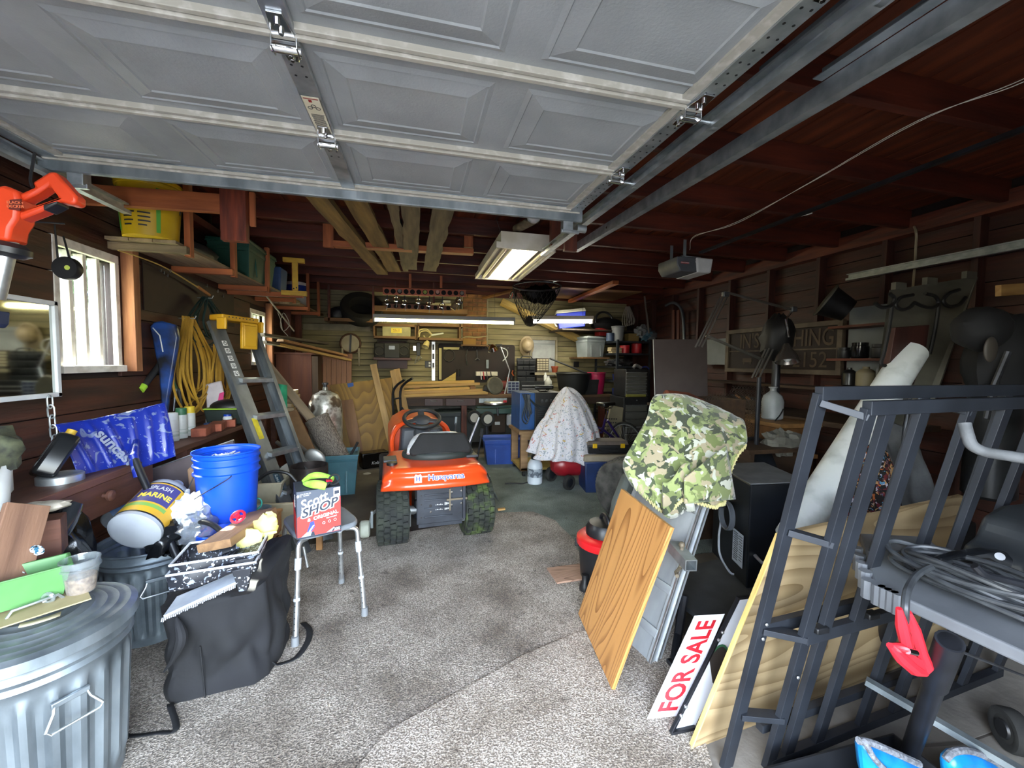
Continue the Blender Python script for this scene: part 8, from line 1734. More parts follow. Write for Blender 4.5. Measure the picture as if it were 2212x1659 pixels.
for v in ft.data.vertices:          # lay the letters along the slanted panel
    a_ = (v.co.x-bbx[0][0])/(bbx[0][1]-bbx[0][0]); c_ = (v.co.y-bbx[1][0])/(bbx[1][1]-bbx[1][0])
    v.co = wm(SGN).inverted() @ (s4[0]+(s4[3]-s4[0])*(.06+.88*a_)+(s4[1]-s4[0])*(.80-.60*c_)+nz_*(.003+(.001 if v.co.z > 0 else 0)))
nz_ = lx.cross(s4[1]-s4[0]).normalized(); nz_ = nz_ if nz_.y < 0 else -nz_
rd = thing('yard_sign', 'black angle iron sign frame with white real estate panel', 'sign frame', P(1445, 1585, Z=0))
f4 = [P(1447, 1582, Z=.022), P(1500, 1570, Z=.022), P(1660, 1262, Z=.40), P(1592, 1292, Z=.40)]; f4[2] = f4[3]+(f4[1]-f4[0])
quad_sheet(rd, 'panel', (f4[0], f4[3], f4[2], f4[1]), .004, SW, bevel=.001)
bar(rd, 'side_bar', f4[0]+nz_*.008, f4[3]+nz_*.008, .014, .014, BLACK_M); bar(rd, 'foot_bar', f4[0]+nz_*.008, f4[1]+nz_*.008, .014, .014, BLACK_M); bar(rd, 'top_bar', f4[3], f4[2], .014, .014, BLACK_M)
for t in (.12, .18, .66, .72): part(rd, 'bolt', MB().ell(f4[0].lerp(f4[3], t)+nz_*.018, (.007, .007, .007), 8, 6), GALV, world=True)
gx = f4[0].lerp(f4[3], .45).lerp(f4[1].lerp(f4[2], .45), .62)+nz_*.004
part(rd, 'logo_border', MB().prism([(.085*math.cos(a), .04*math.sin(a)) for a in [2*math.pi*i/20 for i in range(20)]], .001), mat('logo_green', '#2a5a3c', .5), frame(gx, lx, nz_.cross(lx)), smooth=0)
part(rd, 'logo_field', MB().prism([(.075*math.cos(a), .033*math.sin(a)) for a in [2*math.pi*i/20 for i in range(20)]], .0014), mat('logo_dark', '#2a2420', .5), frame(gx, lx, nz_.cross(lx)), smooth=0)
# ---- long plywood and black folding bed frame
PLYN = swirl('new_plywood', '#b09a76', '#8a7452', 2.4, 26., (.18, 1, 1), .6, .0, .6)
lp = thing('plywood_sheet', 'long pale plywood sheet standing behind the black bed frame', 'plywood', V((1.8, 1.33, 0)))
quad_sheet(lp, 'sheet', (V((1.0, 1.244, .006)), V((2.66, 1.436, .006)), V((2.50, 1.335, .85)), V((1.255, 1.15, .85))), .018, PLYN)
bar(lp, 'pale_edge', V((.998, 1.242, .006)), V((1.253, 1.148, .85)), .018, .006, wood('ply_edge', '#c2a25a', '#d6bb78', .6, 20, .1), up=(-1, 0, .3))
BF = thing('bed_frame', 'black steel folding bed frame standing on edge at right', 'bed frame', V((1.4, 1.15, 0)))
BFM = mat('bed_frame_paint', '#22252b', .5, .3, '#2b2f36', 6)
BU = V((.996, .085, 0)); FB, FT = V((1.235, 1.128, 0)), V((1.232, .862, 1.334)); KB, KT = V((1.085, 1.160, 0)), V((1.150, .935, 1.37))
fr_ = lambda s_, t: FB.lerp(FT, t)+BU*s_; kr_ = lambda s_, t: KB.lerp(KT, t)+BU*s_
LNG = 1.45
for fn_ in (fr_, kr_):
    bar(BF, 'top_rail', fn_(-.01, 1), fn_(LNG, 1), .025, .04, BFM); bar(BF, 'mid_rail', fn_(0, .42), fn_(LNG, .42), .025, .04, BFM)
bar(BF, 'floor_rail', fr_(0, .015), fr_(LNG, .015), .03, .035, BFM); bar(BF, 'floor_rail', kr_(.12, .1), kr_(LNG, .1), .03, .03, BFM)
outn = (FT-FB).cross(BU).normalized()
for s_ in (0, .085, .24, .48, .68, .9, 1.15, 1.42): bar(BF, 'slat', fr_(s_, 0), fr_(s_, 1), .045, .02, BFM, up=outn)
for s_ in (0, .48, .96, 1.42): bar(BF, 'slat', kr_(s_, 0), kr_(s_, 1), .045, .02, BFM, up=outn)
for t in (.98, .68, .42, .17): bar(BF, 'link', kr_(0, t), fr_(0, t), .04, .02, BFM)
bar(BF, 'link', kr_(.44, .98), fr_(.48, .98), .03, .02, BFM)
for t, c_ in ((.44, 0), (.40, 0), (.31, 1)):
    p = (fr_ if c_ else kr_)(0, t); part(BF, 'rivet', MB().ell(p+V((.0, -.016, 0)), (.006, .004, .006), 8, 6), ALU, world=True)
for s_ in (.05, .30): part(BF, 'latch', MB().box(fr_(s_, .435)+V((0, -.01, .01)), (.05, .03, .02)), BLACK, world=True, bevel=.004)
# ---- pvc pipe, blankets
pv0, pv1 = P(1722, 1150, Y=1.72), P(1968, 762, Y=2.0)
PV = thing('pvc_pipe', 'large dirty white PVC pipe leaning behind the bed frame', 'pipe', pv0)
Lp = (pv1-pv0).length; Mp = along(pv0-(pv1-pv0)*.03, pv1) @ Matrix.Rotation(rad(90), 4, 'Y')
part(PV, 'pipe', MB().lathe([(.081, 0), (.087, 0), (.087, Lp*1.03), (.081, Lp*1.03), (.081, 0)], 36), mat('dirty_pvc', '#b4bab6', .5, 0, '#e2e6e3', 5, .3, .5), Mp)
GBL = mat('grey_blanket', '#5e6062', .9, 0, '#77797a', 5, bump=.3, bs=25)
gb = thing('grey_blanket', 'grey moving blanket heaped behind the bed frame', 'blanket', V((2.7, 1.9, 0)))
def heap(u, v):
    a = u*math.pi*2; r = .5*(1-v**2)**.5 if v < 1 else 0; k = 1+.10*math.sin(a*7+v*4)+.06*math.sin(a*13-v*5)
    return V((2.88+.46*(1-v*v)**.5*k*math.cos(a), 1.95+.22*(1-v*v)**.5*k*math.sin(a), 1.04*v**.8*(1-.05*math.sin(a*3))+.02))
part(gb, 'cloth', MB().grid(heap, 90, 22), GBL, world=True, solid=.008, smooth=70)
CRO = blobs('crochet_wool', '#14100f', [('#5a1a22', 30, .54, 3, .6), ('#b0895a', 40, .60, 8, .8), ('#a9a4b0', 42, .61, 14, .8), ('#a85a26', 38, .64, 20, .8), ('#4b7fa0', 36, .66, 26, .8)], .95, .4)
cr = thing('crochet_throw', 'multicoloured crochet throw bunched beside the pipe', 'throw', V((2.2, 1.75, 0)))
part(cr, 'throw', MB().grid(lambda u, v: V((2.42+.20*(1-v*v)**.5*(1+.1*math.sin(u*44))*math.cos(u*6.283), 1.66+.11*(1-v*v)**.5*(1+.1*math.sin(u*44))*math.sin(u*6.283), 1.02*v**.9+.02)), 60, 18), CRO, world=True, solid=.01, smooth=70)
pl2 = solo('telescopic_pole', 'thin dark telescopic pole standing behind the bed frame', 'pole', MB().tube([P(1948, 1010, Y=1.75), P(1955, 930, Y=1.75), P(1967, 850, Y=1.78)], [.012, .012, .009], 10), STEEL_D)
# ---- bent tube, table, cables, clamp, tub
bt3 = thing('bent_tube', 'grey bent steel tube end sticking in from the right edge', 'tube', P(2150, 980, Y=.95))
tq = [P(2083, 914, Y=.80), P(2090, 940, Y=.79), P(2100, 962, Y=.78), P(2128, 976, Y=.76), P(2180, 985, Y=.72), P(2260, 998, Y=.68)]
part(bt3, 'tube', MB().tube(spline(tq, 5), .014, 14), mat('worn_grey_paint', '#4c4e50', .75, 0, '#5a5c5e', 20, bump=.15, bs=80), world=True)
TB = thing('folding_table', 'grey plastic folding work table piled with cables', 'table', V((1.95, .85, 0)))
TBG = mat('table_grey', '#55585c', .5, 0, '#65686c', 6)
t0_, t1_, t2_ = P(1888, 1262, Z=.79), P(2000, 1190, Z=.79), P(2240, 1420, Z=.79)
tdx = (t2_-t0_); tdx.z = 0
tc4 = [t0_, t0_+tdx*1.25, t0_+tdx*1.25+V((.55, .62, 0)), t0_+V((.36, .30, 0))]
part(TB, 'top', MB().hexa([p-V((0, 0, .035)) for p in tc4]+tc4), TBG, world=True, smooth=0, bevel=.006)
for k in range(5):
    p = t0_+V((.0+.05*k, .015+.045*k, -.022)); part(TB, 'rib', MB().lathe([(.018, -.028), (.018, .028)], 10, p), TBG, world=True)
for k in range(4):
    p = t0_+tdx*(.03+.05*k)+V((-.006, -.006, -.022)); part(TB, 'rib', MB().lathe([(.016, -.03), (.016, .03)], 10, p), TBG, world=True)
lt_, lb2 = P(2052, 1385, Z=.74), P(1955, 1655, Z=.05)
part(TB, 'leg', MB().cyl(lt_, lb2, .024, n=14), BLACK_M, world=True); part(TB, 'leg_sleeve', MB().cyl(lt_, lt_.lerp(lb2, .28), .029, n=14), BLACK_M, world=True)
part(TB, 'leg', MB().cyl(lt_+V((.45, .35, 0)), lb2+V((.5, .45, 0)), .024, n=14), BLACK_M, world=True)
part(TB, 'brace', MB().box((0, 0, 0), (.9, .03, .02)), GALV_D, along(P(1990, 1540, Z=.25), P(2230, 1680, Z=.2)) @ Matrix.Translation((.3, 0, 0)), smooth=0)
part(TB, 'angle_brace', MB().cyl(lt_.lerp(lb2, .05)+V((.02, 0, 0)), P(2212, 1460, Z=.55), .004, n=6), STEEL_D, world=True)
CBM = mat('cable_dark', '#26282b', .45, 0, '#3a3d40', 20)
jc = thing('jumper_cables', 'coil of thick dark jumper cables on the grey table', 'jumper cables', P(2080, 1280, Z=.80))
jx, jy = tdx.normalized(), V((0, 0, 1)).cross(tdx.normalized()); jc0 = P(2105, 1285, Z=.805)
random.seed(5)
for k in range(11):
    ra_, rb2 = .17*random.uniform(.75, 1.1), .09*random.uniform(.65, 1.12); ph_ = random.uniform(0, 6.28); off = jx*random.uniform(-.03, .03)+jy*random.uniform(-.015, .015)
    part(jc, 'cable_loop', MB().tube([jc0+off+jx*(ra_*math.cos(a))+jy*(rb2*math.sin(a))+V((0, 0, .012+.006*k+.012*math.sin(2*a+ph_))) for a in [2*math.pi*i/36 for i in range(36)]], .0075, 8, True), CBM, world=True)
part(jc, 'cable_end', MB().tube(spline([P(2050, 1212, Z=.87), P(1990, 1235, Z=.86), P(1962, 1270, Z=.845), P(1955, 1315, Z=.81), P(1958, 1345, Z=.76)]), .009, 8), CBM, world=True)
CLR = mat('clamp_red', '#c42430', .45)
cq0 = P(1962, 1335, Z=.77)
def cpt(u, v, d=0): return P(u, v, Y=cq0.y-.012+d)
for nm, pts, w in (('jaw_handle', [(1942, 1314), (1948, 1350), (1958, 1395), (1962, 1410)], .014), ('jaw_handle', [(1962, 1322), (1975, 1360), (1990, 1410), (2003, 1440), (1998, 1454)], .014), ('jaw', [(1922, 1394), (1945, 1420), (1975, 1446), (1998, 1454)], .016), ('jaw', [(1925, 1394), (1948, 1398), (1965, 1412)], .012)):
    part(jc, nm, MB().tube([cpt(*p) for p in pts], [w*.5]+[w]*(len(pts)-2)+[w*.55], 8), CLR, world=True)
slab(jc, 'jaw_web', [(1924, 1396), (1962, 1408), (1990, 1425), (2001, 1450), (1978, 1447), (1948, 1424)], cq0.y-.012, .012, CLR)
part(jc, 'spring', MB().cyl(cpt(1960, 1362), cpt(1968, 1408), .008, n=10), CHROME, world=True); part(jc, 'pivot', MB().cyl(cpt(1960, 1406, -.015), cpt(1978, 1410, -.015), .008, n=10), CHROME, world=True)
lc = thing('locking_clamp', 'black locking pliers clamp resting on the cables', 'clamp', P(2080, 1200, Z=.8)); 
slab(lc, 'handle', [(2022, 1206), (2060, 1194), (2125, 1185), (2165, 1190), (2178, 1205), (2172, 1225), (2150, 1222), (2120, 1205), (2065, 1208)], P(2100, 1205, Z=.87).y, .03, mat('gloss_black2', '#15171a', .18, .3), bevel=.008)
part(lc, 'pivot', MB().cyl(P(2160, 1202, Y=.70), P(2160, 1202, Y=.66), .009, n=12), STEEL_D, world=True); part(lc, 'spring', MB().tube(spline([P(2105, 1222, Y=.69), P(2125, 1240, Y=.68), P(2160, 1250, Y=.67), P(2212, 1262, Y=.65)]), .009, 8), BLACK_M, world=True)
tb3 = thing('black_seat_tub', 'dark rounded plastic hood standing right of the cables', 'plastic hood', P(2150, 1190, Y=1.1))
part(tb3, 'shell', MB().prism([(-.16, 0), (.3, 0), (.3, .16), (.2, .18), (.02, .18), (-.07, .15), (-.10, .08), (-.16, .05)], .32, rot(90), P(2140, 1195, Y=.98)), mat('hood_dark', '#1f2225', .4, .1, '#2b2e31', 6), world=True, bevel=.03, segs=4)
wh2 = thing('cart_wheel', 'small black ribbed wheel on the floor under the table', 'wheel', P(2180, 1590, Z=0)); wq = P(2185, 1578, Z=.09); part(wh2, 'tyre', tyre(MB(), wq, .075, .055, (.8, -.5, 0), 30), RUBBER, world=True)
part(wh2, 'hub', MB().lathe([(0, .03), (.03, .03), (.045, 0), (.03, -.03), (0, -.03)], 16, wq, V((0, 0, 1)).rotation_difference(V((.8, -.5, 0))).to_matrix()), BLACK, world=True); part(wh2, 'axle_nut', MB().ell(wq+V((.03, -.03, 0)), (.012, .012, .012), 10, 8), ALU, world=True)
bgb = thing('blue_mitts', 'bright blue quilted bag with grey fleece edging at lower right', 'bag', P(1990, 1650, Z=.3))
BLQ = mat('blue_satin', '#1a84c9', .35, 0, '#0d5fa8', 9, bump=.4, bs=12); FLC = mat('grey_fleece', '#55585e', .95, 0, '#7b7e84', 60, bump=.6, bs=90)
for pts, e in (([(1855, 1600), (1880, 1604), (1930, 1625), (1985, 1650), (2010, 1700), (1990, 1790), (1900, 1790), (1862, 1660)], 4), ([(2042, 1640), (2060, 1624), (2095, 1622), (2140, 1640), (2165, 1660), (2170, 1790), (2060, 1790), (2045, 1680)], 5)):
    slab(bgb, 'panel', pts, .86, .05, BLQ, bevel=.02)
    part(bgb, 'fleece_edge', MB().tube(spline([P(u, v, Y=.845) for u, v in pts[:e]]), .010, 8), FLC, world=True)
part(bgb, 'fleece_edge', MB().tube(spline([P(1868, 1602, Y=.83), P(1890, 1640, Y=.83), P(1925, 1675, Y=.83)]), .008, 8), FLC, world=True)
part(bgb, 'stuffed_base', MB().ell(P(1990, 1800, Y=.88)+V((0, 0, -.05)), (.24, .09, .12), 20, 12, fn=crumple(99, .2)), BLQ, world=True, smooth=60)
sto = thing('black_tub', 'low black tub carrying the blue bag', 'tub', V((1.38, .86, 0))); part(sto, 'tub', MB().tray((1.38, .88, 0), (.5, .24), (.56, .28), .14, .006), BLACK, world=True)
# ---- right wall: bench, sign, lamp, shelves
RB = thing('side_workbench', 'dark cluttered workbench along the right wall', 'workbench', V((3.75, 3.6, 0)))
DKW = wood('dark_bench_wood', '#2a1c13', '#46321f', .7, 6, .3, ax='y')
part(RB, 'top', MB().box2((3.35, 2.3, .94), (4.04, 5.2, .985)), DKW, world=True, smooth=0, bevel=.004)
part(RB, 'shelf', MB().box2((3.72, 2.9, 1.22), (4.04, 4.8, 1.245)), DKW, world=True, smooth=0)
for y in (2.4, 3.75, 5.1): part(RB, 'leg', MB().box2((3.38, y-.04, 0), (3.46, y+.04, .94)), DKW, world=True, smooth=0)
wc_ = thing('wooden_cabinet', 'low wooden chest in front of the right bench', 'chest', V((3.1, 3.0, 0))); part(wc_, 'carcass', MB().box2((2.95, 2.75, 0), (3.34, 3.3, .93)), wood('chest_wood', '#5a3a1e', '#77502b', .6, 5, .2, ax='z'), world=True, smooth=0, bevel=.004); part(wc_, 'top', MB().box2((2.92, 2.70, .93), (3.36, 3.33, .965)), wood('chest_top', '#6a4a28', '#8a6438', .6, 5, .2, ax='y'), world=True, smooth=0, bevel=.003)
cbo = thing('carboy', 'cloudy white carboy bottle standing on the wooden chest', 'carboy', V((3.12, 2.98, .966)))
part(cbo, 'bottle', MB().lathe([(.07, 0), (.085, .012), (.088, .16), (.075, .21), (.035, .245), (.026, .255), (.026, .275), (.036, .285), (.036, .292), (0, .293)], 28), mat('cloudy_white', '#7d8080', .5, 0, '#929595', 5)); part(cbo, 'hose', MB().tube(spline([(.03, -.085, .1), (-.03, -.11, .05), (-.10, -.12, -.02), (-.14, -.12, -.18)]), .006, 6), BLACK)
ems = thing('expanded_metal', 'sheet of rusty expanded steel mesh behind the blanket', 'mesh sheet', P(1600, 900, Y=3.0))
em = MB(); m0, m1 = P(1528, 975, Y=3.0), P(1672, 830, Y=3.0)
for r in range(18):
    z = m0.z+(m1.z-m0.z)*r/18
    for k in range(22):
        x = m0.x+(m1.x-m0.x)*(k+.5*(r % 2))/22; w = (m1.x-m0.x)/44; h = (m1.z-m0.z)/36
        if r > 15 and k < 8: continue
        em.tube([V((x-w, 3.0+.05*(z-m0.z), z)), V((x, 3.0+.05*(z-m0.z), z+h)), V((x+w, 3.0+.05*(z-m0.z), z)), V((x, 3.0+.05*(z-m0.z), z-h))], .0022, 3, True)
part(ems, 'mesh_wires', em, mat('mesh_steel', '#4b423c', .5, .5), world=True, smooth=0)
lg = solo('bark_log', 'reddish split log lying behind the blanket top', 'log', MB().tube([P(1438, 855, Y=2.9), P(1480, 862, Y=2.9), P(1528, 880, Y=2.9)], [.05, .06, .05], 10), wood('bark_red', '#4b2413', '#74391f', .8, 8, .8))
lgs = thing('log_crate', 'dark crate under the split log', 'crate', V((2.3, 2.95, 0))); part(lgs, 'crate', MB().tray((2.36, 3.0, 0), (.6, .4), (.6, .4), 1.16, .02), DKW, world=True)
pn = thing('brown_panel', 'large taupe hardboard panel standing on edge by the tool chest', 'panel', P(1470, 800, Y=4.5)); slab(pn, 'sheet', [(1411, 733), (1526, 733), (1528, 870), (1415, 868)], 4.5, .018, mat('taupe', '#5b5150', .7, 0, '#635958', 3)); part(pn, 'white_edge', MB().cyl(P(1411, 733, Y=4.49), P(1415, 868, Y=4.49), .006, n=6), WHITE, world=True)
pns = thing('panel_trestle', 'dark trestle holding up the taupe panel', 'trestle', V((3.3, 4.6, 0))); part(pns, 'top', MB().box((3.33, 4.55, .93), (.8, .3, .03)), DKW, world=True, smooth=0)
for x in (2.98, 3.68): part(pns, 'leg', MB().box((x, 4.55, .46), (.05, .25, .92)), DKW, world=True, smooth=0)
bsk = thing('sign_board', 'old dark trade sign with cream letters on the right wall', 'sign', V((3.98, 3.8, 1.6)))
sy0_, sy1_, sz0_, sz1_ = 3.10, 4.50, 1.40, 1.86
part(bsk, 'panel', MB().box2((3.99, sy0_, sz0_), (4.01, sy1_, sz1_)), mat('sign_dark', '#1c0f0a', .7), world=True, smooth=0)
CRF = mat('sign_frame_cream', '#5f5344', .7, 0, '#4b4034', 8)
for a, b in (((3.965, sy0_-.05, sz0_-.04), (4.015, sy1_+.05, sz0_+.01)), ((3.965, sy0_-.05, sz1_-.01), (4.015, sy1_+.05, sz1_+.04)), ((3.965, sy0_-.05, sz0_), (4.015, sy0_, sz1_)), ((3.965, sy1_, sz0_), (4.015, sy1_+.05, sz1_)), ((3.98, sy0_, 1.615), (4.0, sy1_, 1.63))): part(bsk, 'frame', MB().box2(a, b), CRF, world=True, smooth=0, bevel=.003)
LTR = mat('sign_letter', '#43362a', .7, 0, '#4f4030', 8)
Msg = lambda y, z: frame(V((3.985, y, z)), (0, -1, 0), (0, 0, 1))
text(bsk, 'lettering', "IN'S", .25, LTR, Msg(4.18, 1.735), sx=.72, bold=.002); text(bsk, 'lettering', 'HING', .25, LTR, Msg(3.36, 1.735), sx=.72, bold=.002)
text(bsk, 'lettering', '39-2152', .23, LTR, Msg(3.52, 1.505), sx=.85)
part(bsk, 'small_cow_mark', MB().box((0, 0, 0), (.14, .05, .002)).box((-.05, -.035, 0), (.015, .03, .002)).box((.05, -.035, 0), (.015, .03, .002)), LTR, Msg(4.2, 1.51), smooth=0)
# spring arm lamp
sl_ = thing('spring_arm_lamp', 'steel spring arm work lamp with bell shade at right', 'work lamp', P(1640, 815, Y=2.75)); Yl = 2.6
def rods(a, b, gap=6, n=2, dv=(0, 0)):
    for k in range(n):
        d = (k-(n-1)/2)*gap; part(sl_, 'arm_rod', MB().cyl(P(a[0]+d, a[1]+abs(d)*.3, Y=Yl), P(b[0]+d, b[1]+abs(d)*.3, Y=Yl), .0065, n=8), mat('lamp_rod', '#8a8782', .3, .9), world=True)
rods((1563, 640), (1509, 748), 7, 3); rods((1568, 630), (1712, 668), 8, 2); rods((1528, 725), (1645, 775), 7, 2); rods((1662, 752), (1632, 814), 8, 3)
part(sl_, 'knuckle', MB().box(P(1567, 636, Y=Yl), (.05, .03, .04)), STEEL_D, world=True, bevel=.006); part(sl_, 'knuckle', MB().box(P(1714, 668, Y=Yl), (.05, .03, .04)), STEEL_D, world=True, bevel=.006)
part(sl_, 'head_link', MB().tube([P(1712, 672, Y=Yl), P(1698, 690, Y=Yl), P(1704, 728, Y=Yl)], .008, 8), CHROME, world=True)
part(sl_, 'shade', MB().lathe([(.02, .15), (.03, .13), (.035, .11), (.075, .05), (.09, 0), (.086, 0), (.07, .05), (.028, .11)], 32, P(1701, 782, Y=Yl), rot(-14, 8)), mat('shade_metal', '#7d7873', .25, .9), world=True)
part(sl_, 'bulb', MB().ell(P(1701, 770, Y=Yl), (.03, .03, .045), 14, 10), WHITE, world=True)
part(sl_, 'base_post', MB().cyl(P(1640, 815, Y=Yl), V((P(1640, 815, Y=Yl).x, Yl, .831)), .016, n=10), BLACK_M, world=True)
dpq = P(1680, 730, Y=3.1); bms = thing('drill_press', 'dark drill press behind the lamp shade', 'drill press', V((dpq.x, 3.1, .966)))
part(bms, 'head', MB().ell(dpq, (.14, .12, .22), 20, 12, fn=crumple(101, .25, 3)), mat('very_dark', '#0d0d0f', .6), world=True); part(bms, 'column', MB().cyl(V((dpq.x, 3.1, .966)), dpq, .035, n=12), BLACK_M, world=True)
bpl = thing('wall_bucket', 'black bucket with grey lid hung high on the right wall', 'bucket', P(1785, 650, X=3.75)); cqx = P(1790, 652, X=3.78)
part(bpl, 'bucket', MB().lathe([(.10, -.18), (.14, 0), (.15, .02)], 26, cqx, rot(-35, -50)), BLACK, world=True); part(bpl, 'lid', MB().lathe([(0, .02), (.16, .02), (.16, .035), (0, .045)], 26, cqx, rot(-35, -50)), mat('lid_grey_green', '#4f4d40', .6), world=True)
# wall cabinet with jars
wcb = thing('wall_cupboard', 'white backed open wall cupboard on the right wall', 'cupboard', V((3.95, 2.8, 1.6)))
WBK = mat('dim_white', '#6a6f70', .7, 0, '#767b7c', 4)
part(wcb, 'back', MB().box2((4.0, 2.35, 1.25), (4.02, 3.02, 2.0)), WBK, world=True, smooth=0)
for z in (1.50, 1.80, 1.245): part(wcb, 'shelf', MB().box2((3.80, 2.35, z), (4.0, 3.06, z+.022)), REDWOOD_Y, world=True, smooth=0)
for k, (y, r, h, m_, lb) in enumerate(((2.96, .05, .10, BLACK, 'small black pot on the middle cupboard shelf'), (2.82, .065, .14, mat('smoked_jar', '#1a1c1e', .15), 'smoked glass jar on the middle cupboard shelf'), (2.66, .06, .12, BLACK, 'round black canister on the middle cupboard shelf'))): solo('jar', lb, 'jar', MB().lathe([(r*.9, 0), (r, .01), (r, h*.75), (r*.9, h*.8), (r*.92, h), (0, h+.002)], 20), m_, 'jars in the wall cupboard', M=place((3.88, y, 1.523)))
for k, (y, r, h, m_, lb) in enumerate(((2.90, .055, .17, mat('dark_jug', '#1a1a1c', .3), 'dark jug on the lowest cupboard shelf'), (2.76, .07, .18, mat('cream_jug', '#8a8066', .5), 'cream plastic jug on the lowest cupboard shelf'), (2.62, .05, .22, mat('grey_jug', '#6d7274', .4), 'pale tall bottle on the lowest cupboard shelf'))): solo('jug', lb, 'jug', MB().lathe(bottle_prof(r, h), 20), m_, 'jugs in the wall cupboard', M=place((3.88, y, 1.268)))
# galvanised door panel with wrought iron hooks
gd = thing('leaning_metal_door', 'weathered grey metal door panel leaning on the right wall', 'door panel', V((3.3, 2.1, 0)))
GPN = mat('weathered_panel', '#4d4b42', .6, .2, '#68665a', 6, .3, .7, st=(1, 1, .3))
p4 = [P(1893, 850, Y=2.12), P(2030, 850, Y=2.02), P(2112, 598, Y=2.06), P(1922, 628, Y=2.16)]
low = [p4[0]+(p4[0]-p4[3])*1.9, p4[1]+(p4[1]-p4[2])*1.75]
for p in low: p.z = max(.0, min(p.z, .05))
quad_sheet(gd, 'panel', (low[0], low[1], p4[2], p4[3]), .03, GPN)
for t in (.1, .45, .9): c = p4[3].lerp(p4[2], t); part(gd, 'top_tab', MB().box(c+V((0, 0, .02)), (.10, .03, .05)), GPN, world=True, smooth=0)
ih = thing('iron_hooks', 'pair of black wrought iron scroll hooks on the grey panel', 'iron hooks', P(2000, 650, Y=1.98)); IRN = mat('wrought_iron', '#121212', .6)
for cu_ in (1922, 2024):
    pass
def scroll(pts, r=.011): part(ih, 'scroll', MB().tube(spline([P(u, v, Y=1.97) for u, v in pts], 5), r, 8), IRN, world=True)
scroll([(1972, 637), (1945, 643), (1935, 658), (1948, 669), (1965, 664), (1976, 653)]); scroll([(1976, 654), (1995, 662), (2015, 664), (2028, 655), (2020, 640), (1998, 634)]); scroll([(2072, 626), (2050, 634), (2038, 650), (2050, 662), (2072, 658), (2086, 642)]); scroll([(1890, 655), (1905, 664), (1925, 660), (1932, 645), (1922, 634)])
scroll([(1927, 662), (1920, 710), (1910, 760), (1903, 785), (1912, 790)]); scroll([(2028, 655), (2022, 700), (2014, 740), (2008, 765)])
mbx_ = thing('maroon_box', 'flat maroon wooden box hung on the grey panel', 'box', P(1962, 760, Y=1.99)); slab(mbx_, 'box', [(1925, 708), (1998, 702), (1990, 760), (1965, 830), (1905, 830)], 2.0, .05, wood('maroon_wood', '#2b1510', '#40211a', .6, 5, .2, ax='z'), bevel=.003)
# dark dummy and tank at the right edge
dk = thing('dark_figure', 'dark bulky vest and gas bottle shape at the right edge', 'equipment', V((2.95, 1.5, 0)))
DK1 = mat('deep_dark', '#06070a', .8)
part(dk, 'hood', MB().ell(P(2120, 710, Y=1.55), (.13, .11, .12), 22, 14, fn=crumple(111, .12, 2)), DK1, world=True)
part(dk, 'vest', MB().ell(P(2175, 780, Y=1.6), (.24, .15, .28), 22, 14, fn=crumple(112, .15, 2)), DK1, world=True)
part(dk, 'face_plate', MB().ell(P(2140, 755, Y=1.44), (.045, .015, .065), 20, 12), mat('dim_tan', '#3f3a33', .6), world=True)
part(dk, 'gas_bottle', MB().lathe([(.10, -.62), (.12, -.6), (.12, -.02), (.11, .05), (.06, .1), (.03, .11), (.03, .14)], 26, P(2150, 860, Y=1.72)), mat('bottle_grey', '#2a2c2e', .35, .5, '#3a3c3e', 5), world=True)
part(dk, 'neck_ring', MB().torus(P(2150, 790, Y=1.68), .035, .012, 20, 8), mat('brass', '#6d5226', .3, .7), world=True)
part(dk, 'stand', MB().box2((2.8, 1.62, 0), (3.2, 1.95, .55)), DK1, world=True, bevel=.02)
part(dk, 'harness', MB().tube([P(2130, 905, Y=1.5), P(2148, 830, Y=1.5), P(2178, 760, Y=1.48)], .014, 8), STEEL_D, world=True)
board('yellow_board', 'short yellow board end high at the right edge', 'board', P(2156, 628, Y=1.9), P(2300, 618, Y=1.9), .03, .075, PINE, (0, 0, 1))
# wall pipes and boards behind
cdp = thing('bent_conduit', 'grey bent conduit pipe standing against the right wall', 'conduit', P(1475, 700, X=3.98)); part(cdp, 'pipe', MB().tube(spline([P(1438, 660, X=3.98), P(1455, 654, X=3.98), P(1470, 665, X=3.98), P(1476, 690, X=3.98), P(1478, 740, X=3.98), P(1480, 860, X=3.98)]), .022, 10), mat('conduit_grey', '#4a4f55', .4, .4), world=True)
for u, lb in ((1455, 'leftmost thin plank standing at the right wall'), (1465, 'thin plank beside the bent conduit')): board('wall_plank', lb, 'plank', P(u, 850, X=3.98), P(u, 670, X=3.98), .06, .02, REDWOOD, (-1, 0, 0), 'thin planks at the right wall')
rk_ = solo('rake_pole', 'pale pole standing in the far right corner', 'pole', MB().cyl(P(1392, 640, Y=6.2), P(1402, 720, Y=6.2), .016, n=8), mat('pole_grey', '#5a544d', .6))
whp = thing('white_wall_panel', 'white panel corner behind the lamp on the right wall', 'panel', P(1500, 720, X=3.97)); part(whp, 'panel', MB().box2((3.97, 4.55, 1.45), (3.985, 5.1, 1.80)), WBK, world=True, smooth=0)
bcl = thing('bench_clutter', 'cardboard tray of small tools on the right bench', 'tray', V((3.5, 3.3, .985))); part(bcl, 'tray', MB().tray((3.58, 3.75, .987), (.35, .6), (.37, .62), .1, .006), mat('dim_card', '#3a2c20', .8), world=True)
for k in range(5): part(bcl, 'tool', MB().cyl((3.48+.05*k, 3.5+.1*k, 1.03), (3.55+.04*k, 3.65+.12*k, 1.09), .014, n=8), (STEEL_D, PINE_O, BLACK, PINE_O, STEEL_D)[k], world=True)
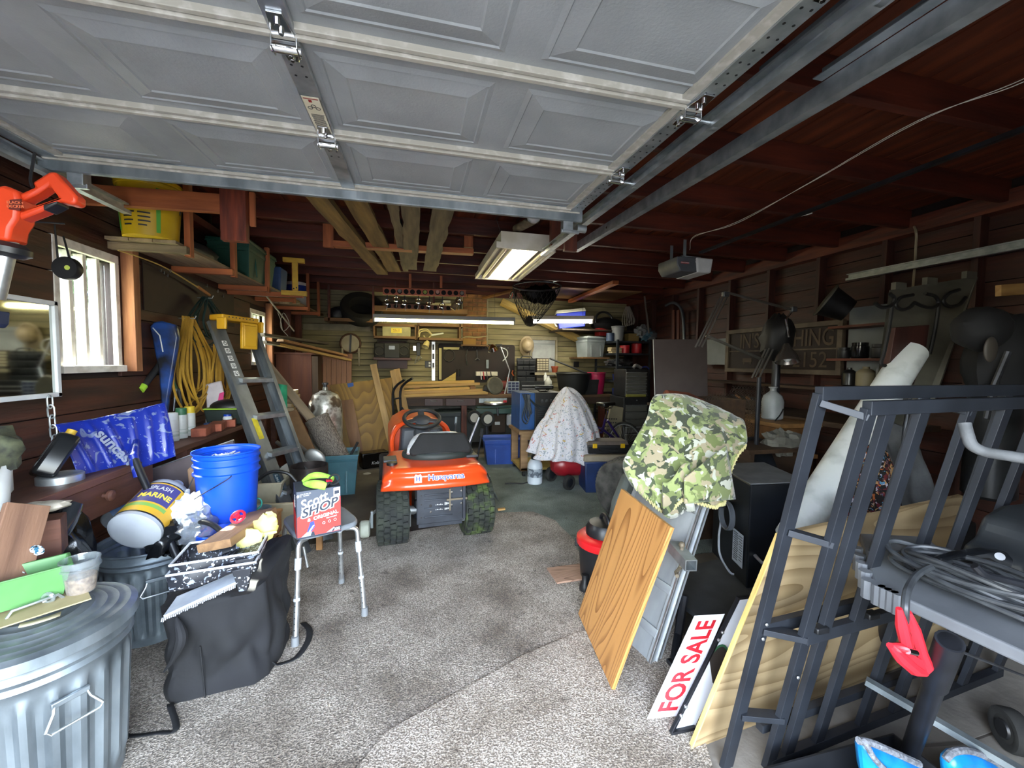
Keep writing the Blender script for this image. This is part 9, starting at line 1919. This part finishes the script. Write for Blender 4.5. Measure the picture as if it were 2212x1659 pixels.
nl_ = thing('newspaper_heap', 'crumpled grey paper bundle below the wooden chest', 'paper', P(1700, 960, Y=2.5)); part(nl_, 'bundle', MB().ell(P(1690, 955, Y=2.55), (.14, .12, .09), 20, 12, fn=crumple(121, .5, 3)), mat('dim_paper', '#55534c', .8, 0, '#6b6960', 9), world=True, smooth=25)
nls = thing('low_shelf', 'low dark shelf unit carrying the paper bundle', 'shelf', V((2.6, 2.6, 0))); part(nls, 'board', MB().box2((2.35, 2.42, .80), (2.92, 2.75, .83)), DKW, world=True, smooth=0)
for x in (2.38, 2.88): part(nls, 'side', MB().box2((x-.015, 2.42, 0), (x+.015, 2.75, .80)), DKW, world=True, smooth=0)
obk = solo('orange_block', 'small wood block with an orange end on the low shelf', 'wood block', MB().box((0, 0, 0), (.12, .05, .03)), PINE_O, M=place(P(1745, 985, Y=2.45), rz=-8), smooth=0)
# ------------------------------------------------------------------ outside the windows
HS = thing('neighbour_house', 'white clapboard house seen through the left window', 'house', (-13, 17, -.12))
SID = mat('white_siding', '#c9cdd2', .7, 0, '#b9bdc3', 1.5)
for k in range(22): part(HS, 'siding_board', MB().box((-13, 17, .1+k*.2), (8, 9, .19)), SID, world=True, smooth=0)
part(HS, 'roof', MB().prism([(-4.6, 0), (4.6, 0), (0, 2.4)], 9.6, rot(90), (-13, 21.8, 4.3)), mat('roof_shingle', '#5a4a42', .9, 0, '#7a5c4e', 3), world=True, smooth=0)
for y, z in ((13.6, 1.4), (15.4, 1.4), (13.6, 3.0), (15.4, 3.0), (18.4, 1.4)):
    w_ = part(HS, 'window', MB().box((-8.99, y, z+.6), (.06, .9, 1.2)), WHITE, world=True, smooth=0); part(w_, 'pane', MB().box((-8.95, y, z+.6), (.02, .7, 1.0)), mat('house_glass', '#3d4852', .1), world=True, smooth=0)
for x in (-14.2, -12.2): pass
LEAF = mat('needle_green', '#3b4a3a', .9, 0, '#5f7060', 2, bump=.8, bs=3)
for k, (x, y, h, lb) in enumerate(((-7.5, 10.2, 7, 'evergreen tree nearest the left window'), (-8.8, 13.0, 8, 'taller evergreen tree beside the white house'))):
    o = thing('evergreen_tree', lb, 'tree', (x, y, -.12), 'trees beside the garage'); part(o, 'trunk', MB().cyl((x, y, -.12), (x, y, h*.5), .16, n=10), mat('bark', '#3a2d22', .9), world=True)
    random.seed(k+40); br = MB()
    for i in range(150):
        t = random.random(); z = 3.0+t*(h-2.6); r = 1.5*(1-t)*random.uniform(.3, 1)+.1; a = random.uniform(0, 6.28); br.ell((x+r*math.cos(a), y+r*math.sin(a), z), (.38, .38, .16), 7, 5, fn=crumple(i, .5, 3))
    f_ = part(o, 'foliage', br, LEAF, world=True, smooth=0); f_['kind'] = 'stuff'
